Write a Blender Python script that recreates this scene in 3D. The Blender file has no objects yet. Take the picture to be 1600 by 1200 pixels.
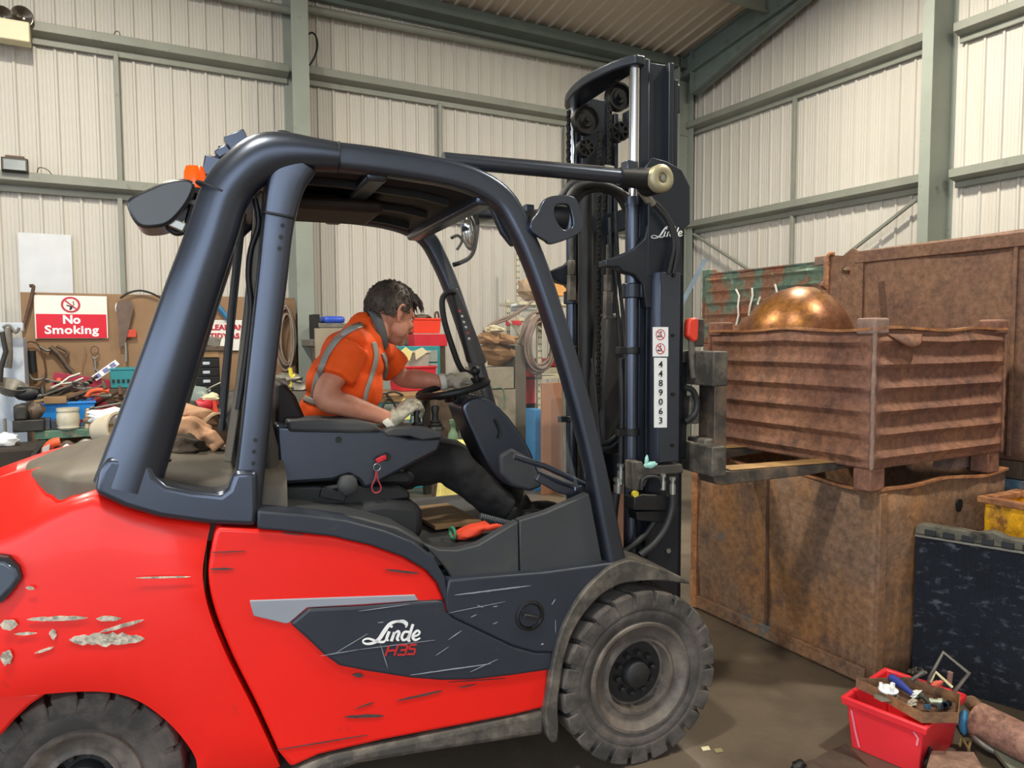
import bpy, bmesh, math, random
from mathutils import Vector, Matrix, noise as mnoise
R = math.radians
PI = math.pi
scn = bpy.context.scene
col = scn.collection
# ------------------------------------------------------------------ camera
F_PX, PITCH, ROLL, YAW, EYE = 1140.0, R(3.6), R(.25), R(61.5), 1.62
_fw = Vector((math.cos(YAW), math.sin(YAW), 0)); _rt = Vector((_fw.y, -_fw.x, 0)); _up = Vector((0, 0, 1))
C_F = _fw*math.cos(PITCH) - _up*math.sin(PITCH)
_u = _up*math.cos(PITCH) + _fw*math.sin(PITCH)
C_R = _rt*math.cos(ROLL) - _u*math.sin(ROLL)
C_U = _u*math.cos(ROLL) + _rt*math.sin(ROLL)
EYEP = Vector((0, 0, EYE))
cam_d = bpy.data.cameras.new('camera'); cam = bpy.data.objects.new('camera', cam_d); col.objects.link(cam)
cam_d.sensor_fit = 'HORIZONTAL'; cam_d.sensor_width = 36.0; cam_d.lens = 36.0*F_PX/1600.0
cam_d.clip_start = .05; cam_d.clip_end = 200
m = Matrix((C_R, C_U, -C_F)).transposed().to_4x4(); m.translation = EYEP
cam.matrix_world = m
scn.camera = cam
scn.view_settings.view_transform = 'Standard'
scn.view_settings.look = 'None'
scn.view_settings.gamma = 1.0
scn.view_settings.use_curve_mapping = False
scn.view_settings.exposure = 0.0
# ------------------------------------------------------------------ sky seen through the open shed door
w = bpy.data.worlds.new('sky'); scn.world = w; w.use_nodes = True
nt = w.node_tree; bgn = nt.nodes['Background']
sky = nt.nodes.new('ShaderNodeTexSky'); sky.sky_type = 'HOSEK_WILKIE'; sky.turbidity = 6; sky.ground_albedo = .4
sky.sun_direction = (-.5, .45, .74)
mixn = nt.nodes.new('ShaderNodeMixRGB'); mixn.inputs[0].default_value = .72; mixn.inputs[2].default_value = (.86, .93, 1.0, 1)
nt.links.new(sky.outputs[0], mixn.inputs[1]); nt.links.new(mixn.outputs[0], bgn.inputs[0]); bgn.inputs[1].default_value = 4.2

# ------------------------------------------------------------------ measuring helpers: a sight line met with a real plane
def ray(px, py): return C_F + C_R*((px-800)/F_PX) - C_U*((py-600)/F_PX)
def on_z(px, py, z=0.0):
    d = ray(px, py); return EYEP + d*((z-EYE)/d.z)
def on_y(px, py, Y): d = ray(px, py); return EYEP + d*(Y/d.y)
def on_x(px, py, X): d = ray(px, py); return EYEP + d*(X/d.x)
def on_plane(px, py, o, n): d = ray(px, py); return EYEP + d*((o-EYEP).dot(n)/d.dot(n))

# ------------------------------------------------------------------ materials
MATS = {}
def rgb(h):
    if isinstance(h, str):
        h = h.lstrip('#'); c = [int(h[i:i+2], 16)/255 for i in (0, 2, 4)]
        return tuple((x/12.92 if x <= .04045 else ((x+.055)/1.055)**2.4) for x in c)
    return h
def mat(name, color, rough=.5, metal=0.0, var=.12, scale=6.0, bump=0.0, bscale=40.0, color2=None, thr=(.45, .6), spec=.5,
        stretch=(1, 1, 1), alpha=None, trans=0.0, dirt=None, dscale=3.0, dthr=(.55, .75), coat=0.0, emit=None, estr=0):
    if name in MATS: return MATS[name]
    c = rgb(color); M = bpy.data.materials.new(name); M.use_nodes = True; n = M.node_tree; N = n.nodes; L = n.links
    b = N['Principled BSDF']; b.inputs['Roughness'].default_value = rough; b.inputs['Metallic'].default_value = metal
    b.inputs['Specular IOR Level'].default_value = spec
    b.inputs['Coat Weight'].default_value = coat
    tc = N.new('ShaderNodeTexCoord'); mp = N.new('ShaderNodeMapping'); mp.inputs['Scale'].default_value = stretch
    L.new(tc.outputs['Object'], mp.inputs[0])
    nz = N.new('ShaderNodeTexNoise'); nz.inputs['Scale'].default_value = scale; nz.inputs['Detail'].default_value = 6
    L.new(mp.outputs[0], nz.inputs['Vector'])
    cr = N.new('ShaderNodeValToRGB'); L.new(nz.outputs['Fac'], cr.inputs[0])
    e = cr.color_ramp.elements
    if color2 is None:
        e[0].position = .3; e[1].position = .7
        e[0].color = (*[x*(1-var) for x in c], 1); e[1].color = (*[min(1, x*(1+var)) for x in c], 1)
    else:
        e[0].position = thr[0]; e[1].position = thr[1]; e[0].color = (*c, 1); e[1].color = (*rgb(color2), 1)
    out = cr.outputs[0]
    if dirt is not None:
        n2 = N.new('ShaderNodeTexNoise'); n2.inputs['Scale'].default_value = dscale; n2.inputs['Detail'].default_value = 9; n2.inputs['Roughness'].default_value = .65
        L.new(mp.outputs[0], n2.inputs['Vector'])
        r2 = N.new('ShaderNodeValToRGB'); L.new(n2.outputs['Fac'], r2.inputs[0]); r2.color_ramp.elements[0].position = dthr[0]; r2.color_ramp.elements[1].position = dthr[1]
        mx = N.new('ShaderNodeMixRGB'); L.new(r2.outputs[0], mx.inputs[0]); L.new(out, mx.inputs[1]); mx.inputs[2].default_value = (*rgb(dirt), 1)
        out = mx.outputs[0]
    L.new(out, b.inputs['Base Color'])
    if bump:
        n3 = N.new('ShaderNodeTexNoise'); n3.inputs['Scale'].default_value = bscale; n3.inputs['Detail'].default_value = 5
        L.new(mp.outputs[0], n3.inputs['Vector'])
        bp = N.new('ShaderNodeBump'); bp.inputs['Strength'].default_value = bump; bp.inputs['Distance'].default_value = .01
        L.new(n3.outputs['Fac'], bp.inputs['Height']); L.new(bp.outputs[0], b.inputs['Normal'])
    if trans: b.inputs['Transmission Weight'].default_value = trans
    if alpha is not None: b.inputs['Alpha'].default_value = alpha
    if emit:
        b.inputs['Emission Color'].default_value = (*rgb(emit), 1); b.inputs['Emission Strength'].default_value = estr
    MATS[name] = M; M['bsdf'] = 1
    return M

# ------------------------------------------------------------------ objects
def tag(o, label=None, cat=None, group=None, kind=None):
    if label: o['label'] = label
    if cat: o['category'] = cat
    if group: o['group'] = group
    if kind: o['kind'] = kind
    return o
def thing(name, loc, label, cat, rz=0.0, group=None, kind=None):
    o = bpy.data.objects.new(name, None); col.objects.link(o); o.location = loc; o.rotation_euler = (0, 0, rz); o.empty_display_size = .1
    return tag(o, label, cat, group, kind)
def mesh_ob(name, verts, faces, mt=None, parent=None, smooth=False, bevel=0, seg=2, sub=0, angle=35, origin=None, mats=None, midx=None, solid=0):
    me = bpy.data.meshes.new(name)
    if origin is not None:
        o_ = Vector(origin); verts = [Vector(v)-o_ for v in verts]
    me.from_pydata([tuple(v) for v in verts], [], faces); me.validate(clean_customdata=False)
    bm = bmesh.new(); bm.from_mesh(me); bmesh.ops.recalc_face_normals(bm, faces=bm.faces); bm.to_mesh(me); bm.free()
    ob = bpy.data.objects.new(name, me); col.objects.link(ob)
    if origin is not None: ob.location = origin
    if parent is not None: ob.parent = parent
    for mm in (mats or [mt]):
        if mm is not None: me.materials.append(mm)
    if midx:
        for p, i in zip(me.polygons, midx): p.material_index = i
    if solid:
        s = ob.modifiers.new('s', 'SOLIDIFY'); s.thickness = solid; s.offset = 0
    if sub:
        s = ob.modifiers.new('sub', 'SUBSURF'); s.levels = sub; s.render_levels = sub
    if bevel:
        b = ob.modifiers.new('b', 'BEVEL'); b.width = bevel; b.segments = seg; b.limit_method = 'ANGLE'; b.angle_limit = R(angle)
        b.harden_normals = False
    if smooth or bevel or sub:
        for p in me.polygons: p.use_smooth = True
        if not smooth or True:
            try: me.set_sharp_from_angle(angle=R(angle if smooth is not True else 50))
            except Exception: pass
    return ob

class MB:
    """collects shapes, then builds ONE mesh object"""
    def __init__(s): s.v = []; s.f = []; s.m = []
    def add(s, vs, fs, mi=0):
        o = len(s.v); s.v += [Vector(v) for v in vs]; s.f += [tuple(i+o for i in f) for f in fs]; s.m += [mi]*len(fs); return s
    def box(s, c, d, rz=0, rx=0, ry=0, mi=0, M=None):
        c = Vector(c); h = [x/2 for x in d]
        vs = [Vector((x*h[0], y*h[1], z*h[2])) for x in (-1, 1) for y in (-1, 1) for z in (-1, 1)]
        rot = (Matrix.Rotation(rz, 3, 'Z') @ Matrix.Rotation(ry, 3, 'Y') @ Matrix.Rotation(rx, 3, 'X')) if M is None else M
        s.add([rot @ v + c for v in vs], [(0, 1, 3, 2), (4, 6, 7, 5), (0, 4, 5, 1), (2, 3, 7, 6), (0, 2, 6, 4), (1, 5, 7, 3)], mi); return s
    def prism(s, pts, a, b, axis='y', mi=0):
        n = len(pts)
        def P(p, t):
            if axis == 'y': return (p[0], t, p[1])
            if axis == 'x': return (t, p[0], p[1])
            return (p[0], p[1], t)
        s.add([P(p, a) for p in pts]+[P(p, b) for p in pts],
              [tuple(range(n)), tuple(range(2*n-1, n-1, -1))]+[(i, (i+1) % n, (i+1) % n+n, i+n) for i in range(n)], mi); return s
    def cyl(s, p0, p1, r0, r1=None, n=20, mi=0, caps=True):
        p0, p1 = Vector(p0), Vector(p1); r1 = r0 if r1 is None else r1
        d = (p1-p0).normalized(); a = d.orthogonal().normalized(); b = d.cross(a)
        vs = [p0+(a*math.cos(t)+b*math.sin(t))*r0 for t in [2*PI*i/n for i in range(n)]]
        vs += [p1+(a*math.cos(t)+b*math.sin(t))*r1 for t in [2*PI*i/n for i in range(n)]]
        fs = [(i, (i+1) % n, (i+1) % n+n, i+n) for i in range(n)]
        if caps: fs += [tuple(range(n-1, -1, -1)), tuple(range(n, 2*n))]
        s.add(vs, fs, mi); return s
    def lathe(s, o, d, prof, n=32, mi=0, arc=None):
        """prof = (distance along d, radius); revolve about axis d through o"""
        o, d = Vector(o), Vector(d).normalized(); a = d.orthogonal().normalized(); b = d.cross(a)
        k = len(prof); vs = []; fs = []
        for i in range(n):
            t = 2*PI*i/n
            for (h, r) in prof: vs.append(o+d*h+(a*math.cos(t)+b*math.sin(t))*r)
        for i in range(n):
            j = (i+1) % n
            for q in range(k-1): fs.append((i*k+q, i*k+q+1, j*k+q+1, j*k+q))
        s.add(vs, fs, mi); return s
    def tube(s, pts, r, n=10, mi=0, closed=False, flat=None):
        pts = [Vector(p) for p in pts]; m_ = len(pts); rr = r if isinstance(r, (list, tuple)) else [r]*m_
        vs = []; fs = []; prev = None
        for i, p in enumerate(pts):
            if closed: t = pts[(i+1) % m_]-pts[i-1]
            else: t = pts[min(i+1, m_-1)]-pts[max(i-1, 0)]
            t = t.normalized() if t.length > 1e-9 else Vector((0, 0, 1))
            if prev is None: a = t.orthogonal().normalized()
            else:
                a = prev-t*prev.dot(t); a = a.normalized() if a.length > 1e-6 else t.orthogonal().normalized()
            prev = a; b = t.cross(a)
            for q in range(n):
                th = 2*PI*q/n; vs.append(p+(a*math.cos(th)+b*math.sin(th))*rr[i])
        e = m_ if closed else m_-1
        for i in range(e):
            j = (i+1) % m_
            for q in range(n): fs.append((i*n+q, i*n+(q+1) % n, j*n+(q+1) % n, j*n+q))
        if not closed: fs += [tuple(range(n-1, -1, -1)), tuple(range((m_-1)*n, m_*n))]
        s.add(vs, fs, mi); return s
    def sweep(s, pts, sect, up=(0, 1, 0), mi=0, scale=None):
        """sweep a 2-D section (side, out) along a path; 'up' fixes the section's first axis"""
        pts = [Vector(p) for p in pts]; n = len(sect); m_ = len(pts); vs = []; fs = []
        for i, p in enumerate(pts):
            t = (pts[min(i+1, m_-1)]-pts[max(i-1, 0)]).normalized()
            a = Vector(up); a = (a-t*a.dot(t)).normalized(); b = t.cross(a)
            k = scale[i] if scale else 1
            for q in sect: vs.append(p+a*q[0]*k+b*q[1]*k)
        for i in range(m_-1):
            for q in range(n): fs.append((i*n+q, i*n+(q+1) % n, (i+1)*n+(q+1) % n, (i+1)*n+q))
        fs += [tuple(range(n-1, -1, -1)), tuple(range((m_-1)*n, m_*n))]
        s.add(vs, fs, mi); return s
    def blob(s, c, r, seed=0, amp=.15, n=14, k=9, mi=0, M=None, freq=2.0):
        c = Vector(c); vs = []; fs = []
        for i in range(k+1):
            th = PI*i/k
            for j in range(n):
                ph = 2*PI*j/n; d = Vector((math.sin(th)*math.cos(ph), math.sin(th)*math.sin(ph), math.cos(th)))
                q = 1+amp*mnoise.noise(d*freq+Vector((seed*3.7, seed*1.3, 0)))*2
                v = Vector((d.x*r[0], d.y*r[1], d.z*r[2]))*q
                if M is not None: v = M @ v
                vs.append(c+v)
        for i in range(k):
            for j in range(n): fs.append((i*n+j, i*n+(j+1) % n, (i+1)*n+(j+1) % n, (i+1)*n+j))
        s.add(vs, fs, mi); return s
    def sheet(s, nu, nv, fn, th=0.0, mi=0):
        vs = [fn(i/nu, j/nv) for i in range(nu+1) for j in range(nv+1)]
        fs = [(i*(nv+1)+j, (i+1)*(nv+1)+j, (i+1)*(nv+1)+j+1, i*(nv+1)+j+1) for i in range(nu) for j in range(nv)]
        s.add(vs, fs, mi); return s
    def build(s, name, mt=None, parent=None, **k):
        if isinstance(mt, (list, tuple)): return mesh_ob(name, s.v, s.f, None, parent, mats=mt, midx=s.m, **k)
        return mesh_ob(name, s.v, s.f, mt, parent, **k)

def smooth_path(pts, n=6, closed=False):
    """Catmull-Rom through the points"""
    P = [Vector(p) if len(p) == 3 else Vector((p[0], p[1], 0)) for p in pts]; two = len(pts[0]) == 2; m_ = len(P); out = []
    rng = range(m_) if closed else range(m_-1)
    for i in rng:
        if closed: a, b, c, d = P[i-1], P[i], P[(i+1) % m_], P[(i+2) % m_]
        else: a, b, c, d = P[max(i-1, 0)], P[i], P[i+1], P[min(i+2, m_-1)]
        for q in range(n):
            t = q/n
            out.append(.5*((2*b)+(c-a)*t+(2*a-5*b+4*c-d)*t*t+(3*b-a-3*c+d)*t**3))
    if not closed: out.append(P[-1])
    return [(v.x, v.y) for v in out] if two else out
def ring_prism(b, outer, inner, ya, yb, n=56):
    """plate with a hole: both outlines are sampled round the hole's centre"""
    cx = sum(p[0] for p in inner)/len(inner); cz = sum(p[1] for p in inner)/len(inner)
    def hit(poly, a):
        best = 0; dx, dz = math.cos(a), math.sin(a)
        for (x1, z1), (x2, z2) in zip(poly, poly[1:]+poly[:1]):
            x1_, z1_, ex, ez = x1-cx, z1-cz, x2-x1, z2-z1; den = dx*ez-dz*ex
            if abs(den) < 1e-9: continue
            t = (x1_*ez-z1_*ex)/den; u_ = (x1_*dz-z1_*dx)/den
            if t > 0 and -1e-6 <= u_ <= 1+1e-6: best = max(best, t)
        return (cx+dx*best, cz+dz*best)
    O = [hit(outer, 2*PI*i/n) for i in range(n)]; I = [hit(inner, 2*PI*i/n) for i in range(n)]
    vs = [(x, y, z) for y in (ya, yb) for L_ in (O, I) for x, z in L_]; fs = []
    for i in range(n):
        j = (i+1) % n
        fs += [(i, j, n+j, n+i), (2*n+i, 3*n+i, 3*n+j, 2*n+j), (i, 2*n+i, 2*n+j, j), (n+i, n+j, 3*n+j, 3*n+i)]
    b.add(vs, fs)
def remesh(ob, vox, smooth_it=4, fac=.5):
    m_ = ob.modifiers.new('r', 'REMESH'); m_.mode = 'VOXEL'; m_.voxel_size = vox; m_.use_smooth_shade = True
    s = ob.modifiers.new('s', 'SMOOTH'); s.iterations = smooth_it; s.factor = fac; return ob
def bake(ob):
    bpy.context.view_layer.update(); dg = bpy.context.evaluated_depsgraph_get()
    me = bpy.data.meshes.new_from_object(ob.evaluated_get(dg)); ob.modifiers.clear(); old = ob.data; ob.data = me; me.name = ob.name; bpy.data.meshes.remove(old)
    for p in me.polygons: p.use_smooth = True
    return ob
def apply_bool(ob, cutter_mb, op='INTERSECT'):
    """carve ob with a temporary shape, which is then deleted"""
    c = cutter_mb.build('tmp'); m_ = ob.modifiers.new('bool', 'BOOLEAN'); m_.operation = op; m_.object = c; m_.solver = 'FAST'
    c.parent = ob.parent
    ob.modifiers.move(len(ob.modifiers)-1, 0)
    bpy.context.view_layer.update(); dg = bpy.context.evaluated_depsgraph_get()
    keep = [(md.type, md.width, md.segments, md.angle_limit) for md in ob.modifiers if md.type == 'BEVEL']
    for md in list(ob.modifiers):
        if md.type == 'BEVEL': ob.modifiers.remove(md)
    bpy.context.view_layer.update(); dg = bpy.context.evaluated_depsgraph_get()
    me = bpy.data.meshes.new_from_object(ob.evaluated_get(dg)); ob.modifiers.clear(); old = ob.data; ob.data = me; me.name = ob.name
    bpy.data.meshes.remove(old); cm = c.data; bpy.data.objects.remove(c); bpy.data.meshes.remove(cm)
    for k in keep:
        b = ob.modifiers.new('b', 'BEVEL'); b.width = k[1]; b.segments = k[2]; b.limit_method = 'ANGLE'; b.angle_limit = k[3]
    return ob
def text_mesh(txt, size, font_bold=0.0, extrude=.001, spacing=1.0, align='LEFT', shear=0.0):
    cu = bpy.data.curves.new('t', 'FONT'); cu.body = txt; cu.size = size; cu.extrude = extrude; cu.offset = font_bold; cu.space_character = spacing
    cu.align_x = align; cu.shear = shear; cu.resolution_u = 3
    o = bpy.data.objects.new('t', cu); col.objects.link(o); bpy.context.view_layer.update()
    dg = bpy.context.evaluated_depsgraph_get(); me = bpy.data.meshes.new_from_object(o.evaluated_get(dg))
    vs = [v.co.copy() for v in me.vertices]; fs = [tuple(p.vertices) for p in me.polygons]
    bpy.data.objects.remove(o); bpy.data.curves.remove(cu); bpy.data.meshes.remove(me)
    return vs, fs
def put_text(mb, txt, size, o, ax, ay, bold=0.0, mi=0, align='LEFT', shear=0.0, depth=.0008, spacing=1.0, sx=1.0):
    """letters lying in the plane (ax, ay) starting at o"""
    vs, fs = text_mesh(txt, size, bold, depth, spacing, align, shear); o = Vector(o); ax = Vector(ax).normalized(); ay = Vector(ay).normalized(); nz = ax.cross(ay)
    mb.add([o+ax*v.x*sx+ay*v.y+nz*(v.z+depth) for v in vs], fs, mi)
def copy_tree(o, parent=None):
    c = o.copy(); col.objects.link(c)
    if parent is not None: c.parent = parent
    for ch in [x for x in bpy.data.objects if x.parent == o]: copy_tree(ch, c)
    return c
# ================================================================== THE SHED
DB, DR = 8.5, 7.6        # back wall, right wall
m_clad = mat('clad', '#bfbbb4', .55, var=.03, scale=.8, stretch=(3, 3, .35), dirt='#bdb4a4', dscale=1.3, dthr=(.55, .85))
m_roof = mat('roofclad', '#b5aa9c', .6, var=.04, scale=1.0)
m_steel = mat('steelgreen', '#868d85', .55, var=.08, scale=3, dirt='#6c655a', dscale=6, dthr=(.62, .8))
m_steel2 = mat('railgrey', '#82857c', .5, var=.08, scale=4, dirt='#5e5950', dscale=7, dthr=(.6, .85))
m_floor = mat('floor', '#685d50', .42, var=.12, scale=1.4, bump=.25, bscale=18, dirt='#3a3229', dscale=1.1, dthr=(.45, .75))
def clad_wall(name, along, off, a0, a1, z0, z1, period, phase):
    """ribbed sheets: real folded profile. along 'x' (wall at Y=off) or 'y' (wall at X=off)"""
    prof = []; s = a0 + ((phase-a0) % period) - period
    while s < a1+period:
        prof += [(s, 0), (s+.008, .020), (s+.026, .020), (s+.040, 0)]
        w_ = period-.040
        for q in (1, 2, 3):
            c_ = s+.040+w_*q/4.0
            prof += [(c_-.006, 0), (c_-.002, .0035), (c_+.002, .0035), (c_+.006, 0)]
        s += period
    prof = [p for p in prof if a0 <= p[0] <= a1]; n = len(prof)
    vs = []
    for z in (z0, z1):
        for (a, d) in prof: vs.append((a, off-d, z) if along == 'x' else (off-d, a, z))
    fs = [(i, i+1, i+1+n, i+n) for i in range(n-1)]
    for z in (z0, z1):
        vs += [(a0, off+.12, z), (a1, off+.12, z)] if along == 'x' else [(off+.12, a0, z), (off+.12, a1, z)]
    b = 2*n; fs.append((b, b+1, b+3, b+2))
    ob = mesh_ob(name, vs, fs, m_clad); tag(ob, kind='structure'); return ob
xa, xb = on_y(18, 100, DB).x, on_y(318, 100, DB).x
clad_wall('wall_back', 'x', DB, -9.0, DR+.1, 0, 5.9, (xb-xa)/10.0, xa)
ya, yb = on_x(1260, 200, DR).y, on_x(1431, 200, DR).y
clad_wall('wall_right', 'y', DR, -5.0, DB+.1, 0, 8.2, (ya-yb)/8.0, ya)
# floor
fv = MB(); fv.box((0, 1.0, -.1), (26, 22, .2)); fl = fv.build('floor', m_floor); tag(fl, kind='structure')
# roof: rises from the eaves on the back wall
EZ = 5.62; e1 = on_x(1200, 0, DR-.25); SL = (e1.z-EZ)/(DB-e1.y); SL = max(SL, .1)
ROOFTAN = .16
def roof_z(y): return EZ + (DB-y)*ROOFTAN
per = .19; prof = []; s = -9.0
while s < DR+.1:
    prof += [(s, 0), (s+.012, .03), (s+.03, .03), (s+.045, 0)]; s += per
n = len(prof); vs = []
for y in (DB+.1, -4.0):
    for (a, d) in prof: vs.append((a, y, roof_z(y)-d))
fs = [(i, i+1, i+1+n, i+n) for i in range(n-1)]
for y in (DB+.1, -4.0): vs += [(-9.0, y, roof_z(y)+.1), (DR+.1, y, roof_z(y)+.1)]
fs.append((2*n, 2*n+1, 2*n+3, 2*n+2))
tag(mesh_ob('ceiling', vs, fs, m_roof), kind='structure')
# the open-sided front of the shed: a lintel wall above the doorway, behind the camera
fw_ = MB(); fw_.box((-.7, -4.0, 6.4), (16.8, .1, 2.6)); fw_.box((4.0, -4.0, 2.6), (7.4, .1, 5.2)); tag(fw_.build('wall_front', m_clad), kind='structure')
lw_ = MB(); lw_.box((-9.0, 7.3, 3.6), (.1, 2.6, 7.2)); lw_.box((-9.0, 1.5, 6.2), (.1, 9.0, 2.0)); lw_.box((-9.0, -3.95, 2.6), (.12, .12, 5.2)); tag(lw_.build('wall_left', m_clad), kind='structure')
yd = MB(); yd.box((0, -16, -.12), (60, 24, .2)); tag(yd.build('yard', mat('yardconcrete', '#a8a59c', .8, var=.1), origin=(0, -16, -.12)), 'pale concrete yard outside the open shed door', 'ground', kind='structure')
tn = [0]
def trim(mb, mt, **k):
    tn[0] += 1; return tag(mb.build('trim_%d' % tn[0], mt, **k), kind='structure')
def rail_prof(z): return [(0, z-.175), (.035, z-.175), (.035, z-.115), (.15, z-.085), (.15, z), (0, z)]
def rail_back(x0, x1, z):
    b = MB(); b.prism([(DB-.025-d, zz) for d, zz in rail_prof(z)], x0, x1, 'x'); trim(b, m_steel2, bevel=.004, seg=1)
def rail_right(y0, y1, z):
    b = MB(); b.prism([(DR-.025-d, zz) for d, zz in rail_prof(z)], y0, y1, 'y'); trim(b, m_steel2, bevel=.004, seg=1)
def ztop(px, py): return on_y(px, py, DB-.17).z
def ztr(px, py): return on_x(px, py, DR-.17).z
CXL = on_y(475, 300, DB-.3).x           # column on the back wall
zu = (ztop(160, 53)+ztop(700, 139))/2; zl = (ztop(100, 274)+ztop(968, 347.5))/2
rail_back(-9, CXL-.1, ztop(250, 66)); rail_back(CXL+.1, DR, ztop(700, 139.5))
rail_back(-9, CXL-.1, ztop(100, 274)); rail_back(CXL+.1, DR, ztop(968, 347.5))
CYR = on_x(1457, 200, DR-.3).y
zru = ztr(1240, 127.5); zrl = ztr(1240, 312)
rail_right(-4, CYR-.1, ztr(1560, 10)); rail_right(CYR+.1, DB-.1, zru)
rail_right(-4, CYR-.1, ztr(1550, 251)); rail_right(CYR+.1, DB-.1, zrl)
def icolumn(cx, cy, z1, along, fl=.2, dp=.32):
    b = MB(); t = .014
    if along == 'x':   # stands on back wall, flanges parallel to X
        b.box((cx, cy-dp/2, z1/2), (fl, t, z1)); b.box((cx, cy+dp/2, z1/2), (fl, t, z1)); b.box((cx, cy, z1/2), (t, dp, z1))
    else:
        b.box((cx-dp/2, cy, z1/2), (t, fl, z1)); b.box((cx+dp/2, cy, z1/2), (t, fl, z1)); b.box((cx, cy, z1/2), (dp, t, z1))
    return b
xl, xr = on_y(460.5, 300, DB-.42).x, on_y(487, 300, DB-.42).x
trim(icolumn((xl+xr)/2, DB-.22, 5.5, 'x', xr-xl, .4), m_steel)
y1, y2 = on_x(1438, 200, DR-.40).y, on_x(1455, 200, DR-.40).y
trim(icolumn(DR-.20, (y1+y2)/2, 6.6, 'y', y1-y2, .4), m_steel)
# corner column
cc = on_x(1072, 250, DR-.4)
trim(icolumn(DR-.26, DB-.16, 5.6, 'y', .24, .26), m_steel)
# slim sag rods / vertical angles between the rails
def vert(px, py0, z0, z1, wall, w_=.045):
    b = MB()
    if wall == 'b': p = on_y(px, py0, DB-.08); b.box((p.x, DB-.06, (z0+z1)/2), (w_, .05, z1-z0))
    else: p = on_x(px, py0, DR-.08); b.box((DR-.06, p.y, (z0+z1)/2), (.05, w_, z1-z0))
    trim(b, m_steel2, bevel=.004, seg=1)
vert(184, 170, zl-.02, zu-.15, 'b'); vert(188, 330, 0.0, zl-.17, 'b'); vert(688, 200, zl, ztop(700, 139.5)-.15, 'b'); vert(884, 230, zl, ztop(884, 176)-.15, 'b')
vert(1239, 240, zrl, zru-.15, 'r'); vert(1236, 370, 0.0, zrl-.16, 'r')
# eaves beam and tube rail
b = MB(); b.prism([(DB-.02, EZ-.22), (DB-.1, EZ-.22), (DB-.1, EZ-.17), (DB-.28, EZ-.15), (DB-.28, EZ-.02), (DB-.02, EZ+.02)], -9, DR, 'x'); trim(b, mat('eavesteel', '#5f6a63', .5, var=.1), bevel=.004, seg=1)
p0, p1 = on_y(484, 15, DB-.12), on_y(950, 102, DB-.12)
b = MB(); b.cyl((CXL+.05, DB-.12, p0.z), (DR-.1, DB-.12, p1.z), .045, n=14); trim(b, m_steel2, smooth=True)
p2, p3 = on_y(350, -3, DB-.12), on_y(455, 17, DB-.12)
b = MB(); b.cyl((-9, DB-.12, p3.z), (CXL-.05, DB-.12, p3.z), .045, n=14); trim(b, m_steel2, smooth=True)
# rafter with haunch on the gable
XR_ = DR-.32
def rp(px, py): q = on_x(px, py, XR_); return (q.y, q.z)
ra, rb_ = rp(1071, 90), rp(1072, 116)
b = MB(); yy = [DB-.1, -4.0]
b.prism([(DB-.1, roof_z(DB-.1)-.02), (-4.0, roof_z(-4.0)-.02), (-4.0, roof_z(-4)-.32), (DB-.1, roof_z(DB-.1)-.32)], XR_+.07, XR_+.085, 'x')
b.prism([(DB-.1, roof_z(DB-.1)-.02), (-4.0, roof_z(-4.0)-.02), (-4.0, roof_z(-4)-.035), (DB-.1, roof_z(DB-.1)-.035)], XR_, XR_+.16, 'x')
b.prism([(DB-.1, roof_z(DB-.1)-.305), (-4.0, roof_z(-4.0)-.305), (-4.0, roof_z(-4)-.32), (DB-.1, roof_z(DB-.1)-.32)], XR_, XR_+.16, 'x')
hq = rp(1080, 146); hy = max(hq[0], DB-.45); hz = hq[1]; he = DB-2.6
b.prism([(hy, roof_z(hy)-.3), (he, roof_z(he)-.3), (he, roof_z(he)-.34), (hy, hz)], XR_+.07, XR_+.085, 'x')
b.prism([(hy, hz+.016), (he, roof_z(he)-.32), (he, roof_z(he)-.34), (hy, hz)], XR_, XR_+.16, 'x')
b.box((XR_+.08, hy+.02, (hz+roof_z(hy))/2), (.16, .02, roof_z(hy)-hz))
trim(b, mat('rafter', '#6c7875', .5, var=.1, dirt='#5d5f50', dscale=4))
# purlins
for dy in (1.75, 3.4, 5.0):
    y_ = DB-dy; z_ = roof_z(y_)-.03
    b = MB(); b.prism([(y_, z_), (y_, z_-.2), (y_-.06, z_-.21), (y_-.06, z_-.19), (y_-.015, z_-.18), (y_-.015, z_)], -9, XR_, 'x'); trim(b, m_steel2)
# diagonal wind bracing on the right wall
def brace(a, c):
    b = MB(); b.cyl(on_x(*a, DR-.12), on_x(*c, DR-.12), .022, n=6); trim(b, m_steel2)
brace((1084, 366), (1180, 428)); brace((1432, 312), (1320, 400))
# high-bay lamps over the work area (above the frame)
def lamp(x, y, z, e, where, colr=(1, .93, .78)):
    t = thing('high_bay_lamp', (x, y, z), 'round high-bay lamp hung from the roof '+where, 'lamp', group='high bay lamps under the roof')
    b = MB(); b.lathe((0, 0, .0), (0, 0, 1), [(0, .22), (.04, .23), (.16, .12), (.24, .07), (.3, .05), (.3, 0)], 24); b.build('shade', mat('lampshade', '#9a9a98', .4, .8), t, smooth=True)
    b = MB(); b.lathe((0, 0, .01), (0, 0, 1), [(0, 0), (0, .2)], 24); b.build('diffuser', mat('lampglow', '#fff0d0', .5, emit='#ffe2b0', estr=12), t)
    b = MB(); b.cyl((0, 0, .3), (0, 0, max(.35, roof_z(y)-z-.02)), .008, n=6); b.build('hanger', m_steel2, t)
    l = bpy.data.lights.new('bulb', 'AREA'); l.shape = 'DISK'; l.size = .4; l.energy = e; l.color = colr
    lo = bpy.data.objects.new('bulb', l); col.objects.link(lo); lo.parent = t; lo.location = (0, 0, -.02)
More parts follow.
